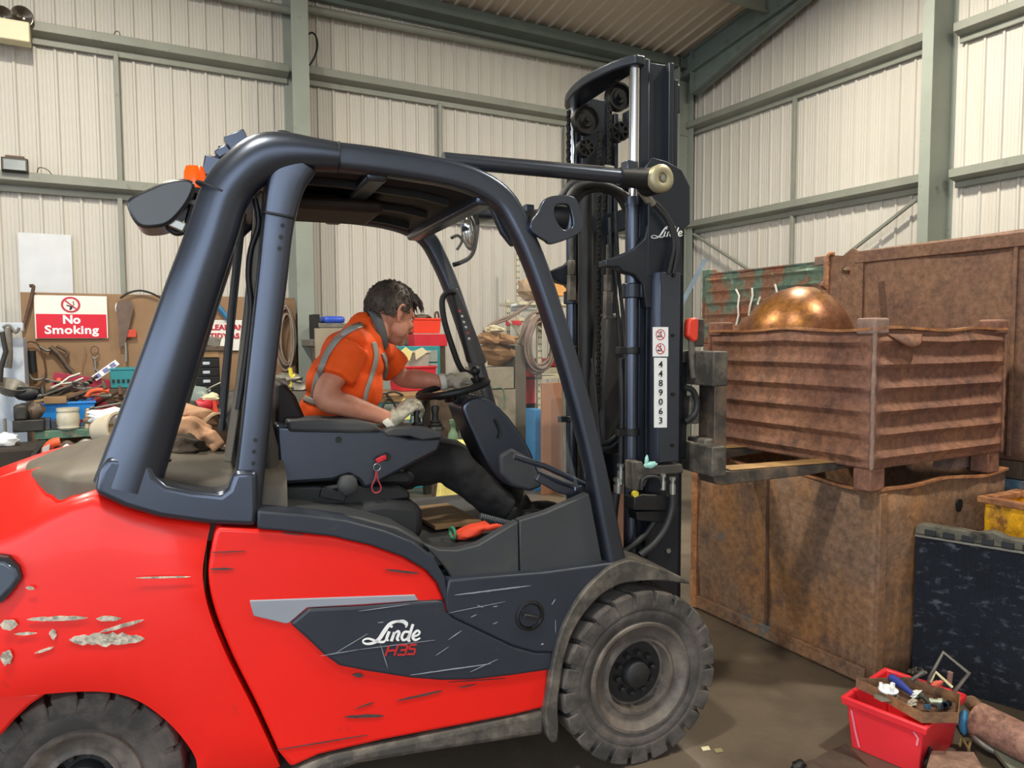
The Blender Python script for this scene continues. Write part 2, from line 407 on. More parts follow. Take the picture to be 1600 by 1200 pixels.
for x, y, w__ in ((5.2, 4.4, 'over the rusty crates'), (-.6, 5.2, 'over the green bench'), (4.6, .6, 'over the scrap corner'), (-1.0, 1.0, 'behind the forklift')): lamp(x, y, 5.6 if y > 3 else 6.2, 250, w__)
# ================================================================== THE FORKLIFT (x forward, y to its left, z up)
HEAD = R(-6.5)
FC = on_z(1003, 1193)
FMAT = Matrix.Translation(FC) @ Matrix.Rotation(HEAD, 4, 'Z'); FINV = FMAT.inverted()
FN = FMAT.to_3x3() @ Vector((0, 1, 0))
def fl(px, py, y):
    p = on_plane(px, py, FMAT @ Vector((0, y, 0)), FN); q = FINV @ p; return (q.x, q.z)
def f3(px, py, y): a = fl(px, py, y); return Vector((a[0], y, a[1]))
def flz(px, py, z): return FINV @ on_z(px, py, z)
def trace(pts, y, n=0, closed=False):
    p = [fl(a, b, y) for a, b in pts]
    return smooth_path(p, n, closed) if n else p
W = 1.2
fork = thing('forklift', FC, 'red and dark grey forklift truck driven up to the rusty crates', 'forklift', HEAD)
m_red = mat('red', '#f01c12', .38, var=.05, scale=2.0, dirt='#b8281c', dscale=5, dthr=(.66, .8), coat=.15)
m_frame = mat('frame', '#535a68', .30, .85, var=.08, scale=3, spec=.6)
m_body = mat('bodygrey', '#2c323d', .42, var=.12, scale=4, dirt='#5a5850', dscale=9, dthr=(.62, .9))
m_plast = mat('plastic', '#3a3d41', .55, var=.1, scale=5, dirt='#5c584f', dscale=3, dthr=(.5, .9))
m_blk = mat('black', '#15171a', .5, var=.15, scale=5)
m_rub = mat('rubber', '#3c3a38', .8, var=.2, scale=9, bump=.3, bscale=30, dirt='#7a716a', dscale=7, dthr=(.42, .8))
m_rim = mat('rim', '#57514c', .6, .1, var=.2, scale=8, dirt='#8a7f74', dscale=9, dthr=(.45, .75))
m_dirty = mat('dirtysteel', '#4a4743', .6, .3, var=.2, scale=9, dirt='#8f877b', dscale=12, dthr=(.45, .8))
m_chrome = mat('chrome', '#d8dade', .18, 1.0, var=.03)
m_mast = mat('mast', '#353b45', .34, .6, var=.12, scale=4, spec=.6)
m_grease = mat('grease', '#1b1b1b', .45, .2, var=.3, scale=12)
m_white = mat('whitepaint', '#f2f4f5', .5, var=.02)
m_silver = mat('silvergrey', '#9298a4', .45, var=.03)
m_hose = mat('hose', '#242629', .5, var=.1)
m_fit = mat('fitting', '#a9aaa4', .35, .8, var=.1)

# ---- counterweight: a rounded body lofted along x, then trimmed to the outline with its wheel arch
def lerp_tab(tab, x):
    if x <= tab[0][0]: return tab[0][1]
    for (a, b), (c, d) in zip(tab, tab[1:]):
        if x <= c: return b+(d-b)*(x-a)/(c-a)
    return tab[-1][1]
def tab(pts, y): return sorted(trace(pts, y))
z_crease = tab([(0, 846), (50, 812), (100, 788), (140, 772), (165, 781), (190, 793), (250, 811), (330, 822)], .05)
z_crease = [(-2.35, z_crease[0][1]-.12), (-2.2, z_crease[0][1]-.04)] + z_crease
z_rim = tab([(0, 752), (40, 738), (90, 735), (140, 750)], .28)
z_rim = [(-2.4, z_rim[0][1]-.10)] + z_rim
xs_ = [-2.32, -2.31, -2.28, -2.22, -2.14, -2.05, -1.98, -1.92, -1.86, -1.80, -1.76, -1.70, -1.62, -1.5, -1.4, -1.2, -.9]
secs = []
for x in xs_:
    t = max(0, (-1.93-x)/.4); y0 = .035+.30*t**2.6+(.12 if x < -2.315 else 0)
    zc = lerp_tab(z_crease, x)
    k = min(1, max(0, (-1.74-x)/.12)); zt = zc+.004 + k*max(0.0, lerp_tab(z_rim, x)-zc)
    h = [(y0+.02, .10), (y0+.002, .40), (y0-.004, .72), (y0, .86), (y0+.012, min(.98, zc-.1)), (y0+.02, zc-.045), (y0+.028, zc-.015), (y0+.045, zc), (y0+.12+.08*k, zc+(zt-zc)*.6), (y0+.2+.1*k, zt), (y0+.23+.1*k, zt-.03*k), (.6, zt-.05*k+.01)]
    full = h + [(W-a, b) for a, b in reversed(h[:-1])]
    secs.append([(x, a, b) for a, b in full])
def loft(secs):
    n = len(secs[0]); vs = [p for s in secs for p in s]; fs = []
    for i in range(len(secs)-1):
        for j in range(n-1): fs.append((i*n+j, i*n+j+1, (i+1)*n+j+1, (i+1)*n+j))
        fs.append((i*n+n-1, i*n, (i+1)*n, (i+1)*n+n-1))
    fs += [tuple(range(n-1, -1, -1)), tuple(range((len(secs)-1)*n, len(secs)*n))]
    return vs, fs
RW = flz(112, 1215, .29); RWX = -1.86
seam = [(333, 815), (323, 862), (319, 905), (330, 958), (358, 1028), (398, 1108), (440, 1200), (475, 1270)]
def body_outline(side):
    s = trace(seam, .035); s = smooth_path(s, 4)
    return s
sm_ = body_outline(0)
arc = trace([(308, 1215), (306, 1188), (290, 1160), (262, 1128), (222, 1098), (180, 1083), (130, 1080), (60, 1085), (0, 1092)], .035)
arc = smooth_path(arc, 4)
cw = MB(); cw.add(*loft(secs)); ob = cw.build('counterweight', m_red, fork, bevel=.004, seg=2, angle=50)
cut = MB(); rear = [(-2.6, arc[-1][1]-.02), (-2.6, 2.0), (sm_[0][0], 2.0)]
zb = .22
poly = [(x-.004, z) for x, z in sm_ if z > zb] + [(arc[0][0]+.02, zb), (arc[0][0], zb)] + arc + rear
cut.prism(poly, -.5, 1.7, 'y'); apply_bool(ob, cut)
# paint wear: chips and scrapes with an outline of their own, lying on the red panels
def chips(name, specs, y, m_, parent, th=.0016, seed=1):
    rnd = random.Random(seed)
    for (px0, py0, px1, py1, wpx) in specs:
        a, c = Vector((*fl(px0, py0, y), 0)), Vector((*fl(px1, py1, y), 0)); d = c-a; nrm = Vector((-d.y, d.x, 0)).normalized(); ww = wpx*.0024; k = max(5, int(d.length/.012))
        up = []; dn = []; b = MB()
        for i in range(k+1):
            t = i/k; e = math.sin(PI*min(1, max(0.0, t)))**.4; p = a+d*t
            up.append(p+nrm*ww/2*e*rnd.uniform(.6, 1.1)); dn.append(p-nrm*ww/2*e*rnd.uniform(.6, 1.1))
        pts = [(q.x, q.y) for q in up]+[(q.x, q.y) for q in reversed(dn)]
        b.prism(pts, y-th, y+th); b.build(name, m_, parent)
m_bare = mat('barepaint', '#cfc5b4', .7, var=.25, scale=60, dirt='#8d8578', dscale=50, dthr=(.45, .6))
m_primer = mat('primer', '#4a3c3c', .6, var=.2, scale=40)
chips('paint_scrape', [(108, 1000, 226, 998, 17), (42, 968, 138, 965, 6), (0, 976, 28, 976, 14), (156, 988, 226, 968, 5), (150, 967, 190, 966, 7), (22, 991, 58, 989, 4), (82, 983, 84, 1000, 8), (54, 1021, 84, 1011, 4), (0, 1028, 20, 1026, 20), (212, 903, 298, 901, 2.5), (40, 918, 54, 920, 4)], .029, m_bare, fork)
# ---- front side panel
panel = trace([(339, 824), (400, 827), (440, 830), (520, 838), (580, 852), (630, 870), (665, 890), (683, 910), (694, 938), (720, 975), (862, 1018), (857, 1050), (853, 1106), (800, 1119), (700, 1138), (600, 1157), (500, 1180), (455, 1200), (480, 1275)], .035)
poly = panel[:-1] + [(x+.012, z) for x, z in reversed(sm_) if z > .3 and z < panel[0][1]-.01]
for sd in (0, 1):
    sb = MB(); N_ = 12
    y0 = .035
    sb.prism(poly, y0, y0+.10) if sd == 0 else sb.prism(poly, W-y0-.10, W-y0)
    sb.build('side_panel', m_red, fork, bevel=.012, seg=3)
chips('paint_scrape', [(400+555/4, 900+880/4, 400+800/4, 900+873/4, 5), (550, 1054, 568, 1056, 6), (620, 1095, 692, 1079, 3), (715, 1075, 745, 1069, 2), (555, 1107, 585, 1097, 1.6), (327, 863, 385, 861, 1.2), (327, 889, 366, 889, 3), (601, 890, 655, 896, 3.5), (432, 1172, 575, 1148, 1.4), (440, 832, 475, 836, 2), (700, 1066, 790, 1060, 1.2)], .033, m_primer, fork, seed=3)
m_scr = mat('lightscratch', '#e98b80', .5, var=.1)
stripe = trace([(390, 938), (560, 932), (648, 929), (654, 938), (570, 944), (480, 949), (452, 973), (446, 974), (396, 962)], .033)
b = MB(); b.prism(stripe, .029, .05); b.build('side_stripe', m_silver, fork, bevel=.003)
insert = trace([(453, 974), (482, 950), (570, 946), (654, 939), (693, 937), (696, 953), (708, 964), (750, 984), (800, 1008), (835, 1018), (863, 1018), (861, 1046), (800, 1055), (740, 1062), (690, 1063), (640, 1059), (570, 1048), (530, 1040), (505, 1022), (480, 998)], .03)
b = MB(); b.prism(insert, .024, .06); ins = b.build('trim_panel', m_body, fork, bevel=.010, seg=3)
chips('scratch', [(500, 1025, 560, 1015, 1.2), (560, 1015, 680, 1000, 1.0), (525, 1020, 575, 990, 1.0), (640, 1055, 768, 1037, 2.0), (594, 1005, 606, 1045, 1.2), (700, 1000, 722, 985, 1.5), (735, 1050, 778, 1030, 1), (680, 1025, 702, 1010, 1), (590, 973, 600, 972, 1.4), (560, 955, 640, 944, 1.0)], .0225, mat('scuff', '#8d949e', .6, var=.1), ins, th=.0006, seed=8)
# maker's script and model number, painted on the trim panel
def stroke(b, pts, w_, y, n=5, th=.0008):
    """tapering pen stroke; pts px,py ; w_ = widths in px"""
    P = smooth_path([fl(a, c, y) for a, c in pts], n); m_ = len(P); up = []; dn = []
    for i, p in enumerate(P):
        a = Vector((*P[max(i-1, 0)], 0)); c = Vector((*P[min(i+1, m_-1)], 0)); d = (c-a).normalized(); nn = Vector((-d.y, d.x, 0))
        t = i/(m_-1)*(len(w_)-1); k = min(int(t), len(w_)-2); ww = (w_[k]+(w_[k+1]-w_[k])*(t-k))*.00225
        up.append((p[0]+nn.x*ww/2, p[1]+nn.y*ww/2)); dn.append((p[0]-nn.x*ww/2, p[1]-nn.y*ww/2))
    vs = [(x, y-th, z) for x, z in up]+[(x, y-th, z) for x, z in dn]+[(x, y+th, z) for x, z in up]+[(x, y+th, z) for x, z in dn]
    fs = [(i, i+1, m_+i+1, m_+i) for i in range(m_-1)] + [(2*m_+i, 3*m_+i, 3*m_+i+1, 2*m_+i+1) for i in range(m_-1)]
    fs += [(i, 2*m_+i, 2*m_+i+1, i+1) for i in range(m_-1)] + [(m_+i, m_+i+1, 3*m_+i+1, 3*m_+i) for i in range(m_-1)]
    b.add(vs, fs)
def linde(b, ox, oy, k, y):
    T = lambda pts: [(ox+x*k, oy+z*k) for x, z in pts]
    S = lambda pts, w_: stroke(b, T(pts), [q*k for q in w_], y)
    # L : top swash, stem, loop and foot
    S([(66, -25), (62, -29), (52, -30), (42, -26), (34, -16), (26, -4), (18, 2), (8, 4), (2, 2), (2, -2), (10, -4), (22, 0), (32, 1), (36, -3)], [2.4, 3, 3.2, 5, 6, 5.5, 4, 3, 2.4, 2.2, 2.6, 3.4, 3.2, 2])
    S([(52, -30), (62, -31), (68, -27), (66, -21)], [2, 3, 3, 2])
    S([(41, -15), (37, -4), (40, -1)], [4.2, 4.2, 2])                 # i
    S([(45, -24), (43, -21)], [4, 4])
    S([(49, -14), (44, 0)], [4.2, 4.2]); S([(47, -9), (53, -15), (56, -13), (53, -4), (56, -1)], [2, 3, 4, 4.2, 2])   # n
    S([(71, -14), (64, -14), (60, -7), (62, -2), (68, -4), (72, -12)], [3, 3.4, 4, 3.4, 3, 3]); S([(77, -26), (70, -3), (73, -1)], [4, 4.2, 2])  # d
    S([(78, -7), (85, -10), (87, -14), (83, -16), (78, -11), (77, -5), (81, -2), (88, -5)], [2.6, 2.8, 3, 3.2, 4, 4, 3.4, 2])   # e
b = MB(); linde(b, 566, 1002, 1.03, .0215); b.build('maker_script', m_white, ins)
b = MB()
for p_ in ([(608, 1009), (602, 1025)], [(622, 1008), (616, 1024)], [(604, 1017), (619, 1016)], [(624, 1008), (637, 1008), (635, 1015), (626, 1016)], [(635, 1015), (633, 1023), (621, 1023)], [(651, 1007), (641, 1008), (639, 1014), (649, 1014), (647, 1022), (636, 1022)]):
    for a_, c_ in zip(p_, p_[1:]): stroke(b, [a_, c_], [2.6, 2.6], .0215)
b.build('model_number', mat('redmark', '#c8282a', .5, var=.02), ins)
# ---- dark band over the side panel (cab step edge) and front lower body
band = trace([(402, 797), (470, 803), (540, 812), (600, 828), (645, 846), (675, 868), (694, 900), (700, 930), (698, 940), (693, 937), (683, 910), (665, 890), (630, 870), (580, 852), (520, 838), (440, 829), (402, 826)], .03)
b = MB(); b.prism(band, .022, .14); b.build('step_edge', m_body, fork, bevel=.008, seg=3)
inner = trace([(402, 792), (480, 797), (560, 806), (620, 822), (660, 845), (672, 862), (640, 850), (560, 818), (402, 800)], .12)
b = MB(); b.prism(inner, .10, .30); b.build('cab_sill', m_plast, fork, bevel=.01)
fb = trace([(700, 905), (760, 900), (850, 893), (945, 880), (985, 875), (1000, 888), (960, 912), (925, 938), (900, 972), (885, 1005), (876, 1040), (870, 1018), (835, 1018), (800, 1008), (750, 984), (708, 964), (697, 953), (694, 932)], .03)
b = MB(); b.prism(fb, .022, .30); fbo = b.build('front_body', m_body, fork, bevel=.008, seg=3)
cc_ = f3(828, 962, .02); b = MB()
b.lathe(cc_, (0, -1, 0), [(-.03, .0), (-.03, .035), (.0, .040), (.006, .046), (.004, .054), (-.006, .057), (-.03, .057)], 36)
b.build('filler_cap_ring', m_blk, fork, smooth=True)
b = MB(); b.lathe(cc_, (0, -1, 0), [(-.01, 0), (-.01, .033), (-.03, .036)], 28); b.box(cc_+Vector((0, -.008, 0)), (.06, .022, .014), ry=R(18)); b.build('filler_cap', mat('capgrey', '#222326', .4), fork, bevel=.003)
chips('scratch', [(700, 958, 790, 940, 1), (745, 945, 756, 950, 1.6), (770, 948, 778, 947, 2), (862, 945, 868, 936, 2), (868, 968, 868, 990, 1.2), (845, 1007, 850, 1006, 3), (770, 975, 778, 972, 1.4), (710, 930, 830, 915, 2.5), (735, 965, 745, 960, 1.4)], .0212, MATS['scuff'], fbo, th=.0006, seed=9)
# sill bar below
sill = trace([(430, 1222), (470, 1196), (520, 1177), (700, 1140), (853, 1108), (850, 1147), (700, 1170), (560, 1193), (500, 1215), (470, 1240)], .04)
b = MB(); b.prism(sill, .03, .25); b.build('sill', m_dirty, fork, bevel=.02, seg=3)
# undercarriage
b = MB(); b.box((-1.0, .6, .30), (1.3, .7, .34)); b.box((-.2, .6, .36), (.5, .62, .3)); b.build('chassis', m_blk, fork, bevel=.02)
# lower cab sides
pa = trace([(660, 848), (684, 857), (712, 858), (745, 850), (775, 832), (807, 813), (809, 896), (760, 900), (705, 904), (692, 884)], .07)
b = MB(); b.prism(pa, .055, .10); b.build('kick_panel', m_plast, fork, bevel=.005)
pb = trace([(809, 812), (850, 800), (918, 770), (930, 830), (940, 882), (880, 889), (811, 896)], .07)
b = MB(); b.prism(pb, .055, .10); b.build('kick_panel', m_plast, fork, bevel=.005)
# mudguards
def mudguard(ya, yb, name='mudguard'):
    outer = trace([(1079, 909), (1060, 899), (1035, 889), (1005, 880), (985, 876), (960, 884), (935, 903), (910, 930), (890, 962), (876, 995), (867, 1030), (859, 1080), (853, 1118), (857, 1152), (864, 1163)], .0, 3)
    inn = trace([(872, 1160), (874, 1140), (873, 1100), (878, 1060), (884, 1025), (896, 990), (914, 960), (938, 933), (963, 917), (990, 910), (1030, 908), (1060, 911), (1079, 914)], .0, 3)
    b = MB(); b.prism(outer+inn, ya, yb); return b.build(name, m_dirty, fork, bevel=.006)
mudguard(0.004, .30); mudguard(W-.30, W-.004)

# ---- wheels
def wheel(x, y, r, wd, rim_r, side, lugs=22, steer=0):
    """side=-1: outer face towards -y"""
    t = bpy.data.objects.new('wheel', None); col.objects.link(t); t.parent = fork; t.location = (x, y, r); t.rotation_euler = (0, 0, steer); t.empty_display_size = .1
    d = Vector((0, side, 0)); h = wd/2
    b = MB()
    b.lathe((0, 0, 0), d, [(-h, rim_r), (-h, r*.86), (-h*.9, r*.93), (h*.9, r*.93), (h, r*.86), (h*1.01, r*.80), (h*.985, r*.785), (h*1.0, r*.77), (h*.99, r*.70), (h*.97, rim_r+.025), (h*.93, rim_r+.012), (h*.90, rim_r)], 72)
    b.build('tyre', m_rub, t, smooth=True)
    b = MB(); rnd = random.Random(4)
    for i in range(lugs):
        for sgn in (-1, 1):
            a0 = 2*PI*(i+(.5 if sgn < 0 else 0))/lugs; a1 = a0+2*PI/lugs*.80; tw = .16
            vs = []
            for (aa) in (a0, (a0+a1)/2, a1):
                for (yy, rr, sh) in ((h*1.015, r*.80, 0), (h*1.02, r*.985, 0), (h*.95, r, 0), (h*.02, r, tw), (h*.02, r*.9, tw), (h*.9, r*.80, 0)):
                    A_ = aa+sh*(1 if sgn > 0 else 1)*.6
                    vs.append((rr*math.cos(A_), yy*side*sgn, rr*math.sin(A_)))
            fs = []
            for s_ in (0, 1):
                for q in range(6): fs.append((s_*6+q, s_*6+(q+1) % 6, (s_+1)*6+(q+1) % 6, (s_+1)*6+q))
            fs += [(0, 1, 2, 3, 4, 5), (17, 16, 15, 14, 13, 12)]
            b.add(vs, fs)
    b.build('tread', m_rub, t, bevel=.004, seg=1)
    b = MB()
    b.lathe((0, 0, 0), d, [(h*.90, rim_r+.014), (h*1.0, rim_r+.006), (h*1.0, rim_r-.004), (h*.9, rim_r-.014), (h*.80, rim_r-.03), (h*.78, rim_r-.05), (h*.86, rim_r-.058), (h*.86, rim_r-.068), (h*.45, rim_r-.075), (h*.42, .06), (h*.42, 0)], 64)
    b.build('rim', m_rim, t, smooth=True)
    b = MB(); b.lathe((0, 0, 0), d, [(h*.40, .122), (h*.45, .120), (h*.45, .056), (h*.75, .050), (h*.80, .044), (h*.82, 0)], 32); b.build('hub', mat('hub', '#2b2b2c', .55, .3, var=.2), t, smooth=True)
    nb = 10
    for i in range(nb):
        a = 2*PI*i/nb+.15; c = Vector((math.cos(a)*.078, 0, math.sin(a)*.078)); b = MB()
        b.lathe(c, d, [(h*.42, .0145), (h*.50, .014), (h*.50, .0115), (h*.64, .0115), (h*.66, .009), (h*.66, 0)], 6); b.build('wheel_nut', MATS['hub'], t)
    return t
RF = .333
fwh = wheel(0, .12, RF, .24, .205, -1)
wheel(0, W-.12, RF, .24, .205, 1)
wheel(RWX, .23, .285, .20, .16, -1, lugs=20, steer=R(-6))
wheel(RWX, W-.23, .285, .20, .16, 1, lugs=20, steer=R(-6))
for ax_, hz_ in ((0, RF), (RWX, .285)):
    b = MB(); b.cyl((ax_, .25, hz_), (ax_, W-.25, hz_), .065); b.build('axle', m_blk, fork)

# ---- overhead guard: thick rounded tubes traced on the near side, mirrored on the far side
def ribbon(b, cl, wd, yc, t, n=5, ns=32, pw=.55):
    """cl: (px,py) centre line, wd: px widths, yc: y centre (value or list), t: y thickness"""
    m0 = len(cl); yl = yc if isinstance(yc, (list, tuple)) else [yc]*m0; tl = t if isinstance(t, (list, tuple)) else [t]*m0
    pts = []
    for (a, c), y, wv, tv in zip(cl, yl, wd, tl):
        q = fl(a, c, y); pts.append((q[0], q[1], y))
    A_ = smooth_path(pts, n); B_ = smooth_path([(wv*.0022, tv, 0) for wv, tv in zip(wd, tl)], n)
    m_ = len(A_); vs = []; fs = []
    for i, p in enumerate(A_):
        a, c = A_[max(i-1, 0)], A_[min(i+1, m_-1)]; d = Vector((c.x-a.x, 0, c.y-a.y)).normalized(); nn = Vector((-d.z, 0, d.x))
        for q in range(ns):
            th = 2*PI*q/ns; cx, sx = math.cos(th), math.sin(th)
            u_ = math.copysign(abs(cx)**pw, cx); v_ = math.copysign(abs(sx)**pw, sx)
            vs.append(Vector((p.x, p.z, p.y))+nn*u_*B_[i].x/2+Vector((0, 1, 0))*v_*B_[i].y/2)
    for i in range(m_-1):
        for q in range(ns): fs.append((i*ns+q, i*ns+(q+1) % ns, (i+1)*ns+(q+1) % ns, (i+1)*ns+q))
    fs += [tuple(range(ns-1, -1, -1)), tuple(range((m_-1)*ns, m_*ns))]
    b.add(vs, fs); return b
def mirror(b, w_=W):
    c = MB(); c.add([(v.x, w_-v.y, v.z) for v in b.v], [tuple(reversed(f)) for f in b.f]); c.m = list(b.m); return c
def both(name, b, mt, **k): return b.build(name, mt, fork, **k), mirror(b).build(name, mt, fork, **k)
YG = .10
b = MB(); ribbon(b, [(962, 893), (945, 810), (922, 700), (893, 590), (862, 490), (836, 415), (812, 360), (786, 315), (748, 288), (700, 272), (640, 261), (580, 252), (527, 246)],
                 [36, 34, 33, 33, 33, 34, 35, 38, 40, 40, 40, 40, 40], [.07, .07, .075, .08, .085, .09, .095, .10, .10, .10, .10, .10, .10], .085)
both('front_pillar', b, m_frame, smooth=True)
b = MB(); ribbon(b, [(198, 762), (222, 690), (262, 570), (300, 455), (330, 370), (352, 305), (382, 267), (414, 246), (450, 240), (490, 242), (526, 246)], [82, 78, 72, 68, 65, 64, 64, 66, 58, 48, 43], [.09]*4+[.095]+[.10]*6, .12, pw=1.0)
both('rear_pillar', b, m_frame, smooth=True)
b = MB(); ribbon(b, [(382, 812), (395, 700), (410, 560), (424, 440), (434, 350), (446, 290), (462, 255)], [42, 40, 40, 42, 44, 52, 60], [.11, .11, .11, .11, .11, .105, .10], .09, pw=.5)
both('centre_pillar', b, m_frame, smooth=True)
gb = trace([(148, 770), (155, 735), (170, 712), (238, 722), (244, 742), (262, 757), (300, 765), (345, 770), (356, 762), (366, 735), (402, 735), (404, 795), (401, 822), (330, 819), (250, 808), (195, 792)], .05)
b = MB(); b.prism(gb, .035, .15); both('guard_base', b, m_frame, bevel=.018, seg=4)
# domed boss at the top rear corner and the roof between the rails
b = MB(); c_ = f3(442, 222, .13); b.blob(c_, (.05, .05, .035), amp=0); b.build('roof_boss', m_frame, fork, smooth=True)
zr = f3(600, 262, .1).z
def roofz(x): return lerp_tab(tab([(345, 300), (380, 262), (440, 240), (560, 252), (700, 276), (770, 300)], .10), x)-.015
x0_, x1_ = fl(385, 262, .1)[0], fl(770, 300, .1)[0]
b = MB(); b.sheet(14, 2, lambda u, v: (x0_+(x1_-x0_)*u, .12+(W-.24)*v, roofz(x0_+(x1_-x0_)*u)))
b.build('roof_panel', m_blk, fork, smooth=True, solid=.012)
b = MB()
for u in (0.03, .5, .97): b.box((x0_+(x1_-x0_)*u, W/2, roofz(x0_+(x1_-x0_)*u)-.012), (.07, W-.2, .05))
b.build('roof_beam', m_frame, fork, bevel=.012)
for yy in (.30, .60, .90):
    b = MB(); b.sweep([(x0_+(x1_-x0_)*u/8, yy, roofz(x0_+(x1_-x0_)*u/8)-.02) for u in range(1, 8)], [(-.012, -.012), (.012, -.012), (.012, .012), (-.012, .012)]); b.build('roof_slat', m_blk, fork)
b = MB(); b.box((x0_+.32, .62, roofz(x0_+.3)-.06), (.36, .34, .05)); b.build('roof_console', mat('brownblack', '#2a201c', .6), fork, bevel=.02)
# bolts on the centre pillar
for (a, c) in ((442, 352), (439, 370), (437, 388), (399, 688), (397, 706), (396, 724)):
    b = MB(); p = f3(a, c, .062); b.cyl(p, p+Vector((0, .012, 0)), .0065, n=12); b.build('pillar_hole', m_blk, fork)
# engine cover
ztab = tab([(30, 772), (52, 745), (90, 722), (140, 700), (190, 690), (260, 695), (350, 705)], .42)
z_side = tab([(38, 778), (60, 783), (100, 778), (150, 764), (200, 752), (300, 760), (360, 765)], .16)
secs = []
for i in range(37):
    x = -2.06+.80*i/36; k = math.sqrt(max(0.012, min(1, (i/36+.004)/.22))); zt = lerp_tab(ztab, x); zs = lerp_tab(z_side, x); hw = .475*k
    zc = lerp_tab(z_crease, x); kk = min(1, max(0, (-1.74-x)/.12)); zs = zs*(1-kk)+kk*(zc+.85*max(0.0, lerp_tab(z_rim, x)-zc)+.008); zt = max(zt, zs+.02)
    h = [(.6-hw, zs-.16)]+[(.6-hw*math.cos(a), zs+(zt-zs)*math.sin(a)**.8) for a in [0.0, .25, .5, .8, 1.1, 1.35, PI/2]]
    full = h+[(W-a, z) for a, z in reversed(h[:-1])]; secs.append([(x, a, z) for a, z in full])
b = MB(); b.add(*loft(secs)); b.build('engine_cover', mat('cover', '#4b463e', .55, var=.2, scale=3, dirt='#6d6252', dscale=2, dthr=(.4, .8)), fork, smooth=True)
# tail lamp at the rear corner
tl = trace([(-40, 874), (8, 877), (26, 888), (31, 901), (20, 917), (2, 934), (-40, 948)], .03)
b = MB(); b.prism(tl, .022, .14); tlo = b.build('tail_lamp', mat('lens', '#4a5566', .15, spec=.8), fork, bevel=.008, seg=3)
b = MB(); b.prism([(x*1.0-.004*(1 if x > -2.0 else 0), z) for x, z in trace([(-40, 868), (12, 871), (32, 886), (37, 902), (24, 921), (4, 940), (-40, 955)], .03)], .027, .14); b.build('lamp_surround', m_blk, tlo)
# lower rear valance behind the wheel
b = MB(); b.prism(trace([(-60, 1084), (75, 1083), (45, 1104), (22, 1126), (0, 1152), (-60, 1160)], .10), .10, .22); b.build('rear_valance', m_red, fork, bevel=.01)
# joints of the guard castings
for cl_, w_, t_ in (([(342, 303), (343.4, 300)], 65.5, .1105), ([(526, 246), (528, 246.2)], 40.6, .121), ([(434.6, 340), (435, 337)], 44.6, .0912), ([(220, 710), (221, 707)], 77.4, .1115)):
    b = MB(); ribbon(b, cl_, [w_]*2, .095 if cl_[0][0] < 500 else .10, t_, n=2, ns=32, pw=1.0 if cl_[0][0] < 400 else .55); b.build('joint', m_blk, fork, smooth=True)
